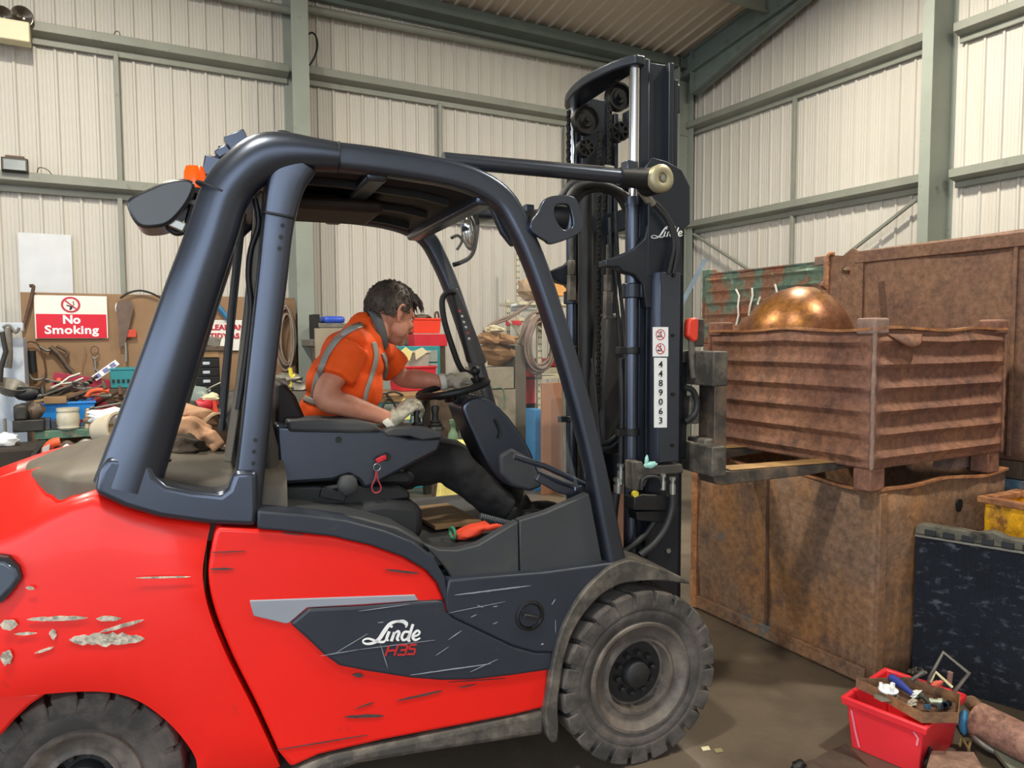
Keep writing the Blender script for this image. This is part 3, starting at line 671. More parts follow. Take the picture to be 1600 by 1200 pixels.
# ================================================================== MAST, CARRIAGE, FORKS
YM = .28; YF = W-YM
def zb_(px, py, y): return fl(px, py, y)[1]
xA, xB = fl(1010, 500, YM)[0], fl(1068, 500, YM)[0]
z300 = zb_(1040, 300, YM)
def chan(xa, xb, z0, z1, ya, t=.02, d=.085, sgn=1):
    """upright: web on the outside with two flanges turned in"""
    b = MB(); y1 = ya; s = sgn
    b.box(((xa+xb)/2, y1+s*t/2, (z0+z1)/2), (xb-xa, t, z1-z0)); b.box((xa+t/2, y1+s*d/2, (z0+z1)/2), (t, d, z1-z0)); b.box((xb-t/2, y1+s*d/2, (z0+z1)/2), (t, d, z1-z0)); return b
for ya, sg in ((YM, 1), (YF, -1)):
    up_ = chan(xA, xB, .17, z300, ya, sgn=sg).build('mast_upright', m_mast, fork, bevel=.003)
    if sg == 1: mast_near = up_
    plate = trace([(1012, 300), (1003, 268), (1018, 246), (1040, 252), (1064, 266), (1077, 292), (1077, 350), (1064, 362), (1066, 432), (1010, 432)], YM-.005)
    b = MB(); b.prism(plate, ya-sg*.012, ya+sg*.012); b.build('mast_head_plate', m_mast, fork, bevel=.004)
    # inner upright, run up above the outer one
    zt = zb_(1040, 95, YM+.03); xa, xb = fl(1003, 200, YM+.02)[0], fl(1056, 200, YM+.02)[0]
    b = MB(); y0 = ya+sg*.035
    b.box((xa+.020, y0+sg*.03, (.4+zt)/2), (.040, .06, zt-.4)); b.box((xb-.012, y0+sg*.03, (.4+zt)/2), (.024, .06, zt-.4)); b.box(((xa+xb)/2, y0+sg*.040, (.4+zt)/2), (xb-xa-.02, .016, zt-.4))
    b.box((xa+.045, y0+sg*.012, (.4+zt)/2), (.008, .02, zt-.4))
    b.build('inner_upright', m_mast, fork, bevel=.004)
    b = MB(); b.box((xb+.02, y0+sg*.04, (.5+zt)/2-.03), (.022, .05, zt-.56)); b.build('inner_rail', m_mast, fork, bevel=.003)
    # lift cylinder and its polished rod
    yc = ya+sg*.045; cx = fl(987, 500, YM+.045)[0]; zt_c = zb_(988, 318, YM+.045); zr_ = zb_(992, 103, YM+.045)
    b = MB(); b.cyl((cx, yc, .25), (cx, yc, zt_c), .029, n=28); b.cyl((cx, yc, zt_c-.01), (cx, yc, zt_c+.025), .033, n=28); b.build('lift_cylinder', m_frame, fork, smooth=True)
    rx_ = fl(991, 180, YM+.045)[0]
    b = MB(); b.cyl((rx_, yc, zt_c), (rx_, yc, zr_+.02), .0215, n=28); b.build('lift_rod', m_chrome, fork, smooth=True)
    # casting that holds the cylinder
    arm = trace([(940, 408), (958, 403), (984, 392), (1002, 374), (1006, 352), (1012, 350), (1013, 482), (1004, 482), (999, 446), (985, 430), (968, 425), (960, 418), (941, 418)], YM+.02)
    b = MB(); b.prism(arm, ya-sg*.01, ya+sg*.05); b.build('cylinder_bracket', m_mast, fork, bevel=.006, seg=3)
    za, zb2 = zb_(988, 443, YM+.045), zb_(988, 466, YM+.045)
    b = MB(); b.cyl((cx, yc, zb2), (cx, yc, za), .041, n=28); b.box((cx+.04, yc-sg*.03, (za+zb2)/2), (.05, .03, abs(za-zb2))); b.build('collar', m_mast, fork, bevel=.004)
    for pz in ((542, 553), (669, 680)):
        za, zb2 = zb_(988, pz[0], YM+.045), zb_(988, pz[1], YM+.045); b = MB()
        b.cyl((cx, yc, zb2), (cx, yc, za), .036, n=20); b.box((cx-.035, yc, (za+zb2)/2), (.07, .03, abs(za-zb2))); b.build('hose_clamp', m_blk, fork, bevel=.003)
# cover plate with chamfered rear edge, stickers and the fleet number
ya_ = YM-.045; xa, xm, xb = fl(1015, 560, YM)[0], fl(1031, 560, ya_)[0], fl(1062, 560, ya_)[0]; zt, zb2 = zb_(1040, 425, ya_), zb_(1040, 722, ya_)
b = MB(); b.prism([(xa, YM), (xa, YM-.012), (xm, ya_), (xb, ya_), (xb, YM)], zb2, zt, 'z'); cov = b.build('chain_cover', m_frame, fork, bevel=.002, seg=1)
for (a, c) in ((1052, 431), (1051, 524), (1051, 616), (1050, 696)):
    p = f3(a, c, ya_); b = MB(); b.cyl(p, p-Vector((0, .006, 0)), .008, n=6); b.build('bolt', m_grease, cov)
m_lab = mat('label', '#e9ecee', .5, var=.02); m_ink = mat('ink', '#16181a', .5); m_sred = mat('signred', '#c8202c', .5, var=.02)
yl = ya_-.0015
def rect(b, x0, y0, x1, y1, y, t=.001):
    b.prism(trace([(x0, y0), (x1, y0), (x1, y1), (x0, y1)], y), y-t, y+t)
# the cover's face must carry the stickers: widen them onto the face
b = MB(); rect(b, 1020, 511, 1044, 557, yl); lab = b.build('warning_sticker', m_lab, cov)
for cy in (523, 545):
    b = MB(); c0 = f3(1032, cy, yl-.0015); n_ = 28; rr = .0225
    vs = [c0+Vector((math.cos(2*PI*i/n_)*r_, 0, math.sin(2*PI*i/n_)*r_)) for r_ in (rr, rr-.0035) for i in range(n_)]
    b.add(vs, [(i, (i+1) % n_, (i+1) % n_+n_, i+n_) for i in range(n_)])
    b.box(c0+Vector((0, -.0004, 0)), (.042, .0008, .0035), ry=R(45)); b.build('prohibition_ring', m_sred, lab)
    b = MB(); b.box(c0+Vector((.002, .0004, .010)), (.009, .0006, .006)) if cy < 530 else b.box(c0+Vector((.0, .0004, .010)), (.006, .0006, .008), ry=.5)
    b.box(c0+Vector((.003, .0004, -.004)), (.004, .0006, .014), ry=.3); b.box(c0+Vector((-.010, .0004, -.006)), (.010, .0006, .005), ry=-.4); b.box(c0+Vector((-.006, .0004, -.008)), (.006, .0006, .006), ry=.6); b.build('pictogram', m_ink, lab)
b = MB(); rect(b, 1022, 559, 1042, 668, yl); num = b.build('number_strip', m_lab, cov)
b = MB()
for i, ch in enumerate('4489063'):
    p = f3(1032, 574+i*14.6, yl-.001); put_text(b, ch, .037, p+Vector((0, -.0008, 0)), (1, 0, 0), (0, 0, 1), bold=.0002, align='CENTER', sx=1.15)
b.build('fleet_number', m_ink, num)
b = MB(); linde(b, 1017, 370, .56, YM-.019); b.build('maker_script', m_white, mast_near)
# top cross beam
zt = zb_(995, 90, .32); zb3 = zb_(995, 106, .32); rx_ = fl(991, 180, YM+.045)[0]
y0, y1 = YM+.03, YF-.03
arcp = [(rx_+.03, y0-.02), (rx_+.03, y1+.02), (rx_-.02, y1+.03), (rx_-.045, y1-.01)] + [(rx_-.05-.05*math.sin(PI*t/8), y1+(y0-y1)*t/8) for t in range(1, 8)] + [(rx_-.045, y0+.01), (rx_-.02, y0-.03)]
b = MB(); b.prism(arcp, zb3, zt, 'z'); b.build('top_beam', m_mast, fork, bevel=.008, seg=3)
# other cross members
for zc, xx, hh in ((1.0, xB-.05, .14), (1.55, xB-.04, .10), (z300-.05, xB-.04, .10), (.45, xB-.05, .2)):
    b = MB(); b.box((xx, .6, zc), (.04, YF-YM-.05, hh)); b.build('cross_member', m_mast, fork, bevel=.006)
b = MB(); b.box((xB+.03, .6, zb_(1000, 110, .4)-.10), (.03, YF-YM-.2, .12)); b.build('cross_member', m_mast, fork, bevel=.006)
# pulleys
def pulley(px, py, y, r, spokes=0):
    p = f3(px, py, y); b = MB(); b.lathe(p, (0, 1, 0), [(-.018, .012), (-.018, r*.5), (-.012, r*.55), (-.012, r*.82), (-.02, r*.86), (-.02, r), (-.006, r*.93), (.006, r*.93), (.02, r), (.02, r*.5), (.02, 0)], 36)
    for i in range(spokes):
        a = 2*PI*i/spokes; b.box(p+Vector((math.cos(a)*r*.5, -.018, math.sin(a)*r*.5)), (r*.7, .006, .008), ry=-a)
    b.cyl(p+Vector((0, -.028, 0)), p+Vector((0, .02, 0)), .012, n=12); b.build('pulley', m_grease, fork, smooth=True)
pulley(966, 152, .50, .058); pulley(966, 207, .50, .042, 7); pulley(915, 188, .74, .066); pulley(914, 232, .74, .040, 7)
def chain(name, x, y, z0, z1):
    b = MB(); n = int((z1-z0)/.019)
    for i in range(n):
        z = z0+i*.019
        for k in ((-.012, .0) if i % 2 else (-.006, .006)): b.box((x, y+k*1.1, z), (.014, .003, .017))
        b.cyl((x, y-.016, z+.009), (x, y+.014, z+.009), .0035, n=5)
    o = b.build(name, m_grease, fork); return o
def ch(px, y0_, y1_, y, name='lift_chain'):
    a = f3(px, (y0_+y1_)/2, y); chain(name, a.x, y, zb_(px, y1_, y), zb_(px, y0_, y))
ch(952, 130, 262, .50); ch(945, 260, 330, .52); ch(935, 300, 640, .56); ch(888, 170, 300, .80); ch(936, 196, 262, .66)
# free-lift cylinder and dark plates between the uprights
p = f3(915, 400, .70); b = MB(); b.cyl((p.x, .70, .4), (p.x, .70, zb_(915, 290, .70)), .035, n=20); b.build('free_lift_cylinder', m_grease, fork, smooth=True)
pl = trace([(940, 500), (946, 490), (958, 490), (966, 500), (968, 560), (962, 620), (966, 660), (962, 705), (940, 708), (930, 690), (928, 600)], .62)
b = MB(); b.prism(pl, .56, .70); b.build('mast_shield', mat('shield', '#2e2c2b', .6, var=.2), fork, bevel=.02, seg=3)
for (q, r_) in (([(953, 340), (956, 420), (964, 480), (970, 545)], .009), ([(962, 330), (966, 420), (974, 500), (976, 560)], .009), ([(925, 560), (930, 600), (934, 650), (938, 690)], .007), ([(938, 692), (952, 690), (964, 680), (970, 672)], .011), ([(936, 700), (952, 700), (966, 690), (974, 676)], .011)):
    b = MB(); b.tube(smooth_path([f3(a, c, .50) for a, c in q], 5), r_, n=8); b.build('hose', m_hose, fork, smooth=True)
for (a, c) in ((950, 455), (893, 430)):
    p = f3(a, c, .48 if a > 900 else .82); b = MB(); b.box(p+Vector((0, 0, -.06)), (.035, .03, .12)); b.cyl(p, p+Vector((0, 0, .07)), .02, n=6); b.cyl(p+Vector((0, 0, .07)), p+Vector((0, 0, .2)), .010, n=8); b.build('chain_anchor', m_dirty, fork, bevel=.003)
# tilt cylinders above the roof
for ya, sg in ((.12, 1), (W-.12, -1)):
    b = MB(); p0, p1 = f3(692, 250, .12), f3(968, 276, .12); p0.y = p1.y = ya; b.cyl(p0, p1, .0265, n=24); b.cyl(p1, p1+(p1-p0).normalized()*.02, .030, n=24); tc_ = b.build('tilt_cylinder', m_frame, fork, smooth=True)
    q0, q1 = f3(700, 241, .12), f3(945, 262, .12); q0.y = q1.y = ya
    b = MB(); b.cyl(q0, q1, .006, n=8); b.build('pipe', m_blk, tc_)
    b = MB(); b.cyl(q1, q1+Vector((.035, 0, -.002)), .011, n=6); b.build('pipe_fitting', m_fit, tc_)
    q = f3(983, 262, .12); q.y = ya; b = MB(); b.box(q, (.045, .05, .045)); b.build('port_block', m_frame, tc_, bevel=.004)
    e0, e1 = f3(968, 276, .12), f3(1026, 281, .12); e0.y = e1.y = ya
    b = MB(); b.cyl(e0, e1, .034, .045, n=20); b.cyl(e1+Vector((0, .07*sg, 0)), e1-Vector((0, .035*sg, 0)), .052, n=30); b.build('tilt_knuckle', m_blk, fork, smooth=True)
    c0 = f3(1030, 280, .085); c0.y = ya-.04*sg
    b = MB(); b.lathe(c0, (0, -sg, 0), [(-.01, .052), (.012, .053), (.022, .046), (.024, .03), (.020, .020), (.012, .018), (.012, 0)], 36); b.build('pivot_cap', mat('brass', '#a8a083', .45, .4, var=.1), fork, smooth=True)
    b = MB(); b.lathe(c0, (0, -sg, 0), [(.010, .012), (.022, .011), (.022, 0)], 6); b.build('pivot_bolt', m_fit, fork)
# hoses and fittings at the mast head
for q in ([(1002, 300), (1020, 318), (1040, 340), (1050, 362), (1053, 385), (1048, 410), (1044, 428)], [(1010, 305), (1032, 325), (1046, 345), (1056, 368), (1058, 392), (1055, 412), (1052, 428)]):
    b = MB(); b.tube(smooth_path([f3(a, c, .235) for a, c in q], 5), .0095, n=10); b.build('hose', m_hose, fork, smooth=True)
for (a, c) in ((1000, 298), (1008, 303)):
    p = f3(a, c, .225); q = f3(a+13, c+17, .23); b = MB(); b.cyl(p-(q-p)*.8, p, .009, n=8); b.cyl(p, q, .0125, n=6); b.build('hose_fitting', m_fit, fork)
for k, q in enumerate(([(885, 318), (900, 294), (925, 287), (952, 292), (975, 306), (990, 330)], [(896, 318), (912, 300), (935, 294), (958, 300), (972, 314), (986, 345)], [(875, 312), (893, 288), (915, 282), (948, 284), (985, 296), (1006, 322)])):
    b = MB(); b.tube(smooth_path([f3(a, c, .33+.03*k) for a, c in q], 5), .017, n=10); b.build('hose', m_hose, fork, smooth=True)
# valve block and hoses at the mast foot
for nm, pts, ya, yb in (('valve_block', [(985, 775), (998, 770), (1040, 772), (1042, 790), (1036, 796), (984, 795)], .22, .30), ('valve_block', [(990, 798), (1040, 796), (1036, 816), (992, 812)], .23, .30), ('foot_bracket', [(984, 720), (1000, 720), (1003, 728), (1062, 724), (1064, 738), (1012, 742), (1000, 765), (984, 765)], .23, .29)):
    b = MB(); b.prism(trace(pts, .25), ya, yb); b.build(nm, m_blk if nm[0] == 'v' else m_dirty, fork, bevel=.005)
b = MB(); p = f3(993, 772, .225); b.cyl(p-Vector((0, .003, 0)), p+Vector((0, .01, .0)), .014, n=14); b.build('yellow_cap', mat('yellowcap', '#d8c83a', .5), fork)
b = MB(); p = f3(1017, 726, .225); b.blob(p, (.03, .006, .012), amp=.3); b.blob(p+Vector((-.02, 0, .02)), (.008, .005, .02), amp=.3); b.build('rag_scrap', mat('mint', '#a6ddd4', .8), fork, smooth=True)
def hose_fit(px, py, y, h, r): 
    p = f3(px, py, y); b = MB(); b.cyl(p, p-Vector((0, 0, h)), r, n=12); b.cyl(p+Vector((0, 0, .02)), p, r*.65, n=8); b.cyl(p+Vector((0, 0, .03)), p+Vector((0, 0, .018)), r*1.05, n=6); b.build('hose_fitting', m_fit, fork)
hose_fit(1051, 757, .20, .045, .0125); hose_fit(1036, 752, .22, .035, .012); hose_fit(970, 736, .34, .055, .016); hose_fit(966, 758, .34, .035, .02)
for q, y, r_ in (([(1051, 772), (1050, 795), (1040, 825), (1022, 850), (1000, 868)], .20, .0155), ([(962, 770), (958, 800), (957, 840), (960, 880)], .34, .021), ([(970, 560), (972, 640), (970, 725)], .36, .012), ([(1024, 812), (1008, 835), (985, 855), (965, 868)], .26, .014), ([(1002, 765), (1004, 750), (1015, 745), (1030, 748), (1035, 765)], .22, .008)):
    b = MB(); b.tube(smooth_path([f3(a, c, y) for a, c in q], 6), r_, n=10); b.build('hose', m_hose, fork, smooth=True)
b = MB(); p = f3(1043, 860, YM-.002); b.cyl(p, p-Vector((0, .01, 0)), .011, n=6); b.build('bolt', m_fit, fork)
# carriage, backrest bits, forks
xc0, xc1 = fl(1078, 560, .30)[0], fl(1100, 560, .30)[0]
for (zt_, zb_2) in ((zb_(1090, 548, .3), zb_(1090, 600, .3)), (zb_(1090, 690, .3), zb_(1090, 735, .3))):
    b = MB(); b.box(((xc0+xc1)/2, .6, (zt_+zb_2)/2), (xc1-xc0, .92, abs(zt_-zb_2))); b.build('carriage_bar', m_dirty, fork, bevel=.006)
b = MB(); b.box((xc0-.02, .6, (zb_(1090, 548, .3)+zb_(1090, 735, .3))/2), (.05, .56, .42)); b.build('carriage_plate', m_blk, fork, bevel=.01)
for a, c, w_ in ((1090, 520, .03), (1080, 640, .05)):
    p = f3(a, c, .30); b = MB(); b.box(p, (.05, w_, .12)); b.build('carriage_lug', m_dirty, fork, bevel=.006)
hd = trace([(1072, 506), (1074, 498), (1086, 496), (1088, 503), (1087, 532), (1080, 535), (1071, 525)], .27)
b = MB(); b.prism(hd, .25, .29); b.build('release_lever', mat('leverred', '#d8402e', .45, var=.05), fork, bevel=.008)
b = MB(); b.tube([f3(1080, 530, .27), f3(1081, 560, .27), f3(1084, 590, .27)], .014, n=10); b.build('lever_arm', m_dirty, fork, smooth=True)
b = MB(); b.tube(smooth_path([f3(a, c, .27) for a, c in ((1068, 605), (1082, 610), (1089, 628), (1085, 648), (1070, 660))], 6), .013, n=10); b.build('hose', m_hose, fork, smooth=True)
m_fork = mat('forksteel', '#4d4a47', .5, .35, var=.3, scale=12, dirt='#8a7562', dscale=8, dthr=(.45, .7))
for yf in (.30, .84):
    pts = trace([(1105, 549), (1124, 551), (1124, 735), (1123, 741)], .30); xf0, xf1 = pts[0][0], pts[1][0]; ztp, zbt = pts[0][1], fl(1115, 738, .3)[1]
    xe = xf1+1.02; zf = zbt-.005
    poly = [(xf0, ztp), (xf1, ztp), (xf1, zf+.015), (xe, zf+.006), (xe, zf), (xf0+.5, zf-.035), (xf1-.01, zf-.042), (xf0+.01, zf-.035), (xf0, zf-.01)]
    b = MB(); b.prism(poly, yf-.055, yf+.055); fa_ = b.build('fork_arm', m_fork, fork, bevel=.006); b = MB(); b.box(((xf1+.03+xe-.1)/2, yf, zf+.0155), (xe-xf1-.13, .10, .003), ry=.0085); b.build('worn_top', mat('dustrust', '#b08a5a', .8, var=.2, scale=9), fa_)
b = MB(); b.box((xf0-.03, .30, ztp-.10), (.04, .13, .09)); b.build('fork_hook', m_dirty, fork, bevel=.01)
b = MB(); b.box((xf0-.03, .30, zbt+.10), (.05, .13, .12)); b.build('fork_hook', m_dirty, fork, bevel=.01)
FORK_TOP = zf; FORK_X = (xf1, xe)
# ================================================================== CAB FITTINGS
# front work lamp on the pillar
br = trace([(827, 347), (838, 333), (846, 316), (858, 308), (884, 306), (899, 314), (906, 342), (905, 364), (862, 382), (850, 377), (828, 362)], .05)
hole = trace([(866, 322), (882, 320), (889, 328), (893, 352), (884, 360), (874, 356), (864, 338)], .05)
b = MB(); ring_prism(b, smooth_path(br, 4, True), smooth_path(hole, 4, True), .035, .055); lp = b.build('work_lamp', m_frame, fork, bevel=.003)
c_ = f3(872, 340, .10); b = MB(); b.lathe(c_+Vector((-.03, 0, 0)), (1, 0, 0), [(-.03, .0), (-.03, .035), (.0, .048), (.05, .050), (.055, .044), (.05, 0)], 28); b.build('lamp_body', m_blk, lp, smooth=True)
b = MB(); b.cyl(f3(832, 345, .06), f3(850, 345, .06), .022, n=12); b.build('lamp_clamp', m_blk, lp, smooth=True)
# rear lamp unit behind the rear pillar
rl = trace([(203, 326), (212, 314), (240, 301), (262, 292), (290, 288), (306, 296), (300, 318), (285, 340), (268, 356), (250, 362), (226, 362), (212, 350)], .40)
b = MB(); b.prism(smooth_path(rl, 3, True), .30, .50); rlo = b.build('rear_lamp_unit', mat('lampblack', '#24262a', .25, var=.1, spec=.7), fork, bevel=.02, seg=4)
b = MB(); b.tube(smooth_path([f3(a, c, .36) for a, c in ((262, 355), (275, 364), (288, 360), (295, 340), (300, 320))], 4), .010, n=8); b.build('lamp_bracket', m_blk, rlo, smooth=True)
b = MB(); b.box(f3(277, 352, .34), (.05, .04, .03), ry=.4); b.build('lamp_lens', m_fit, rlo, bevel=.004)
# amber beacon
p = f3(305, 296, .42); b = MB(); b.lathe(p, (0, 0, 1), [(0, .036), (.055, .034), (.075, .028), (.078, 0)], 28)
bc = b.build('beacon', mat('amber', '#ff5a10', .2, var=.1, emit='#ff4a00', estr=.25), fork, smooth=True)
b = MB(); b.cyl(p, p-Vector((0, 0, .02)), .042, n=24); b.cyl(p-Vector((-.01, 0, .02)), p-Vector((-.06, 0, .14)), .018, n=12); b.build('beacon_stalk', m_blk, bc, smooth=True)
# camera on the rear roof corner
b = MB(); b.box(f3(373, 226, .5), (.075, .06, .075), ry=R(-28)); b.cyl(f3(362, 232, .5), f3(334, 252, .5), .014, n=8); b.box(f3(348, 238, .5), (.05, .04, .03), ry=-.6); b.box(f3(332, 262, .5), (.06, .05, .07), ry=.2); b.cyl(f3(346, 234, .5), f3(346, 228, .5), .012, n=8); b.build('roof_camera', m_frame, fork, bevel=.006)
# rear screen in its rubber frame
def yzpx(px, py, y): return f3(px, py, y)
e = [f3(a, c, y) for a, c, y in ((377, 330, .2), (383, 340, .2), (378, 430, .2), (367, 560, .2), (352, 655, .2), (346, 672, .2))]
P4 = [f3(380, 335, .22), f3(347, 670, .22)]; P4 += [Vector((P4[1].x, W-.22, P4[1].z)), Vector((P4[0].x, W-.22, P4[0].z))]
b = MB(); b.tube(P4, .010, n=8, closed=True); b.build('rear_screen_frame', m_blk, fork)
m_glass = mat('clear_sheet', '#eef4f4', .08, alpha=.10, spec=.6, var=.02)
b = MB(); b.add(P4, [(0, 1, 2, 3)]); b.build('rear_screen', m_glass, fork)
# rear inner frame with the wiring loom
b = MB(); b.sweep([f3(a, c, .17) for a, c in ((404, 300), (398, 420), (380, 560), (356, 720))], [(-.03, -.012), (.03, -.012), (.03, .012), (-.03, .012)]); b.build('inner_pillar_trim', mat('trimtan', '#6d675c', .6, var=.15), fork, bevel=.005)
b = MB(); b.tube(smooth_path([f3(a, c, .135) for a, c in ((398, 310), (404, 350), (392, 390), (388, 430), (392, 480), (386, 540), (378, 600), (372, 640))], 5), .009, n=8); b.build('wiring_loom', m_blk, fork, smooth=True)
# windscreen sheet, sill and lower rail
Q = [f3(795, 330, .16), f3(905, 765, .12)]; Q += [Vector((Q[1].x, W-.12, Q[1].z)), Vector((Q[0].x, W-.16, Q[0].z))]
b = MB(); b.add(Q, [(0, 1, 2, 3)]); b.build('windscreen', m_glass, fork)
# wipers / hang plate at the top of the near pillar
b = MB(); b.prism(trace([(752, 310), (786, 322), (806, 352), (812, 384), (796, 386), (780, 366), (764, 330)], .16), .13, .16); b.build('sun_visor', m_frame, fork, bevel=.006)
b = MB(); b.tube([f3(803, 713, .16), f3(850, 728, .16), f3(914, 757, .16)], .011, n=10); b.build('grab_rail', m_frame, fork, smooth=True)
b = MB(); b.sweep([Vector((f3(905, 768, .12).x, y, f3(905, 768, .12).z)) for y in (.12, W/2, W-.12)], [(-.02, -.02), (.02, -.02), (.02, .02), (-.02, .02)], up=(0, 0, 1)); b.build('screen_sill', m_frame, fork, bevel=.006)
b = MB(); b.sweep([f3(a, c, .13) for a, c in ((838, 745), (868, 762), (918, 778))], [(-.01, -.014), (.01, -.014), (.01, .014), (-.01, .014)]); b.build('screen_sill_trim', m_frame, fork, bevel=.004)
# handle and switch strip on the far front pillar
YFP = W-.14
b = MB(); b.tube(smooth_path([f3(a, c, YFP-.05) for a, c in ((712, 456), (698, 458), (691, 470), (694, 500), (706, 540), (718, 572), (728, 582), (746, 582))], 5), .014, n=10); b.build('grab_handle', m_blk, fork, smooth=True)
b = MB(); b.prism(trace([(702, 452), (714, 450), (735, 500), (752, 545), (760, 566), (748, 572), (730, 566), (716, 510)], YFP-.02), YFP-.035, YFP); sw = b.build('switch_strip', m_blk, fork, bevel=.008)
for i, (a, c) in enumerate(((718, 486), (722, 494), (725, 503), (728, 511), (731, 520), (733, 529))):
    b = MB(); b.box(f3(a, c, YFP-.037), (.012, .002, .010) if i else (.013, .002, .012), ry=.4); b.build('switch_symbol', m_sred if i in (0, 4) else m_lab, sw)
# mirror inside the far pillar
mp = f3(733, 362, .80); b = MB(); b.blob(mp, (.035, .05, .085), amp=0, M=Matrix.Rotation(R(-8), 3, 'Y')); mi = b.build('mirror_shell', m_blk, fork, smooth=True)
b = MB(); b.blob(mp+Vector((-.014, -.02, 0)), (.026, .04, .075), amp=0, M=Matrix.Rotation(R(-8), 3, 'Y')); b.build('mirror_glass', mat('mirror', '#cfd3d6', .05, 1.0, var=.02), mi, smooth=True)
b = MB(); b.tube(smooth_path([f3(a, c, .84) for a, c in ((742, 330), (746, 350), (742, 385), (734, 402), (720, 410), (708, 414))], 5), .010, n=8); b.tube(smooth_path([f3(a, c, .84) for a, c in ((705, 372), (715, 368), (722, 376), (714, 390))], 4), .007, n=8); b.build('mirror_arm', m_blk, mi, smooth=True)
# floor of the cab, seat pedestal, seat
b = MB(); b.box((-.72, .6, zb_(700, 850, .25)-.02), (1.0, .95, .03)); b.build('cab_floor', m_plast, fork)
CABF = zb_(700, 850, .25)-.005
b = MB(); b.prism(trace([(540, 790), (600, 782), (652, 786), (662, 800), (663, 838), (640, 855), (400, 880), (405, 800)], .25), .25, .95); b.build('seat_pedestal', mat('pedestal', '#2a2c2f', .45, var=.1), fork, bevel=.03, seg=4)
b = MB(); b.prism(trace([(408, 760), (560, 758), (625, 760), (640, 768), (642, 780), (560, 790), (410, 792)], .28), .28, .92); b.build('seat_suspension', m_blk, fork, bevel=.01)
b = MB(); b.prism(trace([(430, 735), (520, 728), (640, 735), (655, 748), (640, 762), (440, 765)], .36), .36, .88); b.build('seat_cushion', m_blk, fork, bevel=.03, seg=4)
b = MB(); b.prism(trace([(430, 600), (445, 598), (462, 620), (475, 650), (478, 700), (470, 745), (436, 745), (430, 690)], .40), .38, .86); b.build('seat_back', mat('seatback', '#2a2322', .6, var=.1), fork, bevel=.03, seg=4)
b = MB(); b.prism(trace([(350, 655), (362, 630), (420, 640), (436, 700), (440, 800), (404, 800), (404, 735), (366, 735)], .2), .2, W-.2); b.build('rear_bulkhead', mat('bulkhead', '#3a3630', .6, var=.2, dirt='#6b6558', dscale=2), fork, bevel=.03, seg=3)
# arm console
body_ = trace([(430, 664), (480, 668), (597, 672), (640, 684), (668, 684), (692, 684), (686, 706), (650, 724), (612, 744), (580, 762), (568, 764), (560, 752), (545, 744), (520, 752), (436, 758)], .27)
b = MB(); b.prism(body_, .27, .40); cons = b.build('arm_console', m_frame, fork, bevel=.014, seg=3)
b = MB(); b.prism(trace([(447, 657), (500, 655), (556, 656), (585, 662), (598, 674), (560, 678), (450, 676)], .262), .262, .41); b.build('armrest_pad', m_plast, cons, bevel=.014, seg=3)
b = MB(); b.prism(trace([(600, 674), (616, 668), (660, 668), (690, 676), (693, 684), (660, 688), (640, 682), (604, 682)], .262), .262, .43); b.build('lever_deck', m_plast, cons, bevel=.006)
b = MB(); p = f3(529, 687, .27); b.cyl(p+Vector((0, .01, 0)), p-Vector((0, .008, 0)), .011, n=16); b.build('button', m_blk, cons, smooth=True)
for (a, c, y) in ((652, 672, .34), (680, 668, .38)):
    p = f3(a, c, y); b = MB(); b.lathe(p, (0, 0, 1), [(-.01, .036), (.0, .034), (.006, .026), (.012, .028), (.018, .02), (.024, .022), (.03, .013), (.05, .012), (.075, .017), (.085, .012), (.087, 0)], 18); b.build('joystick', m_blk, cons, smooth=True)
b = MB(); p = f3(543, 758, .24); b.lathe(p, (0, -1, 0), [(-.03, .015), (-.01, .03), (.012, .032), (.02, .02), (.02, 0)], 14); b.blob(p, (.036, .016, .036), amp=.12, freq=3); b.build('adjuster_knob', m_plast, fork, smooth=True)
b = MB(); b.cyl(f3(480, 766, .3), f3(540, 760, .27), .012, n=8); b.box(f3(520, 772, .28), (.09, .03, .035), ry=.3); b.build('adjuster_arm', m_blk, fork, bevel=.003)
# key with its lanyard
p = f3(604, 714, .262); b = MB(); b.cyl(p+Vector((0, .01, 0)), p-Vector((0, .004, 0)), .016, n=18); ks = b.build('key_switch', m_blk, cons, smooth=True)
key = thing('key', FMAT @ p, 'red ignition key with a looped red lanyard hanging from the arm console', 'key', HEAD)
def rel(v): return Vector(v)-p
b = MB(); b.sweep([rel(f3(603, 714, .248)), rel(f3(597, 716, .246)), rel(f3(588, 721, .246))], [(-.006, -.008), (.006, -.008), (.006, .008), (-.006, .008)]); b.build('key_head', m_sred, key, bevel=.002)
b = MB(); c_ = f3(589, 730, .246); b.tube([rel(c_+Vector((math.cos(t)*.0125, 0, math.sin(t)*.0125))) for t in [2*PI*i/16 for i in range(16)]], .0015, n=5, closed=True); b.build('key_ring', m_fit, key)
b = MB(); b.tube([rel(v) for v in smooth_path([f3(a, c, .246) for a, c in ((588, 735), (586, 748), (581, 760), (583, 768), (588, 770), (594, 767), (595, 760), (590, 748), (589, 737))], 4)], .0024, n=6); b.build('lanyard', mat('lanyard', '#b03a44', .7), key)
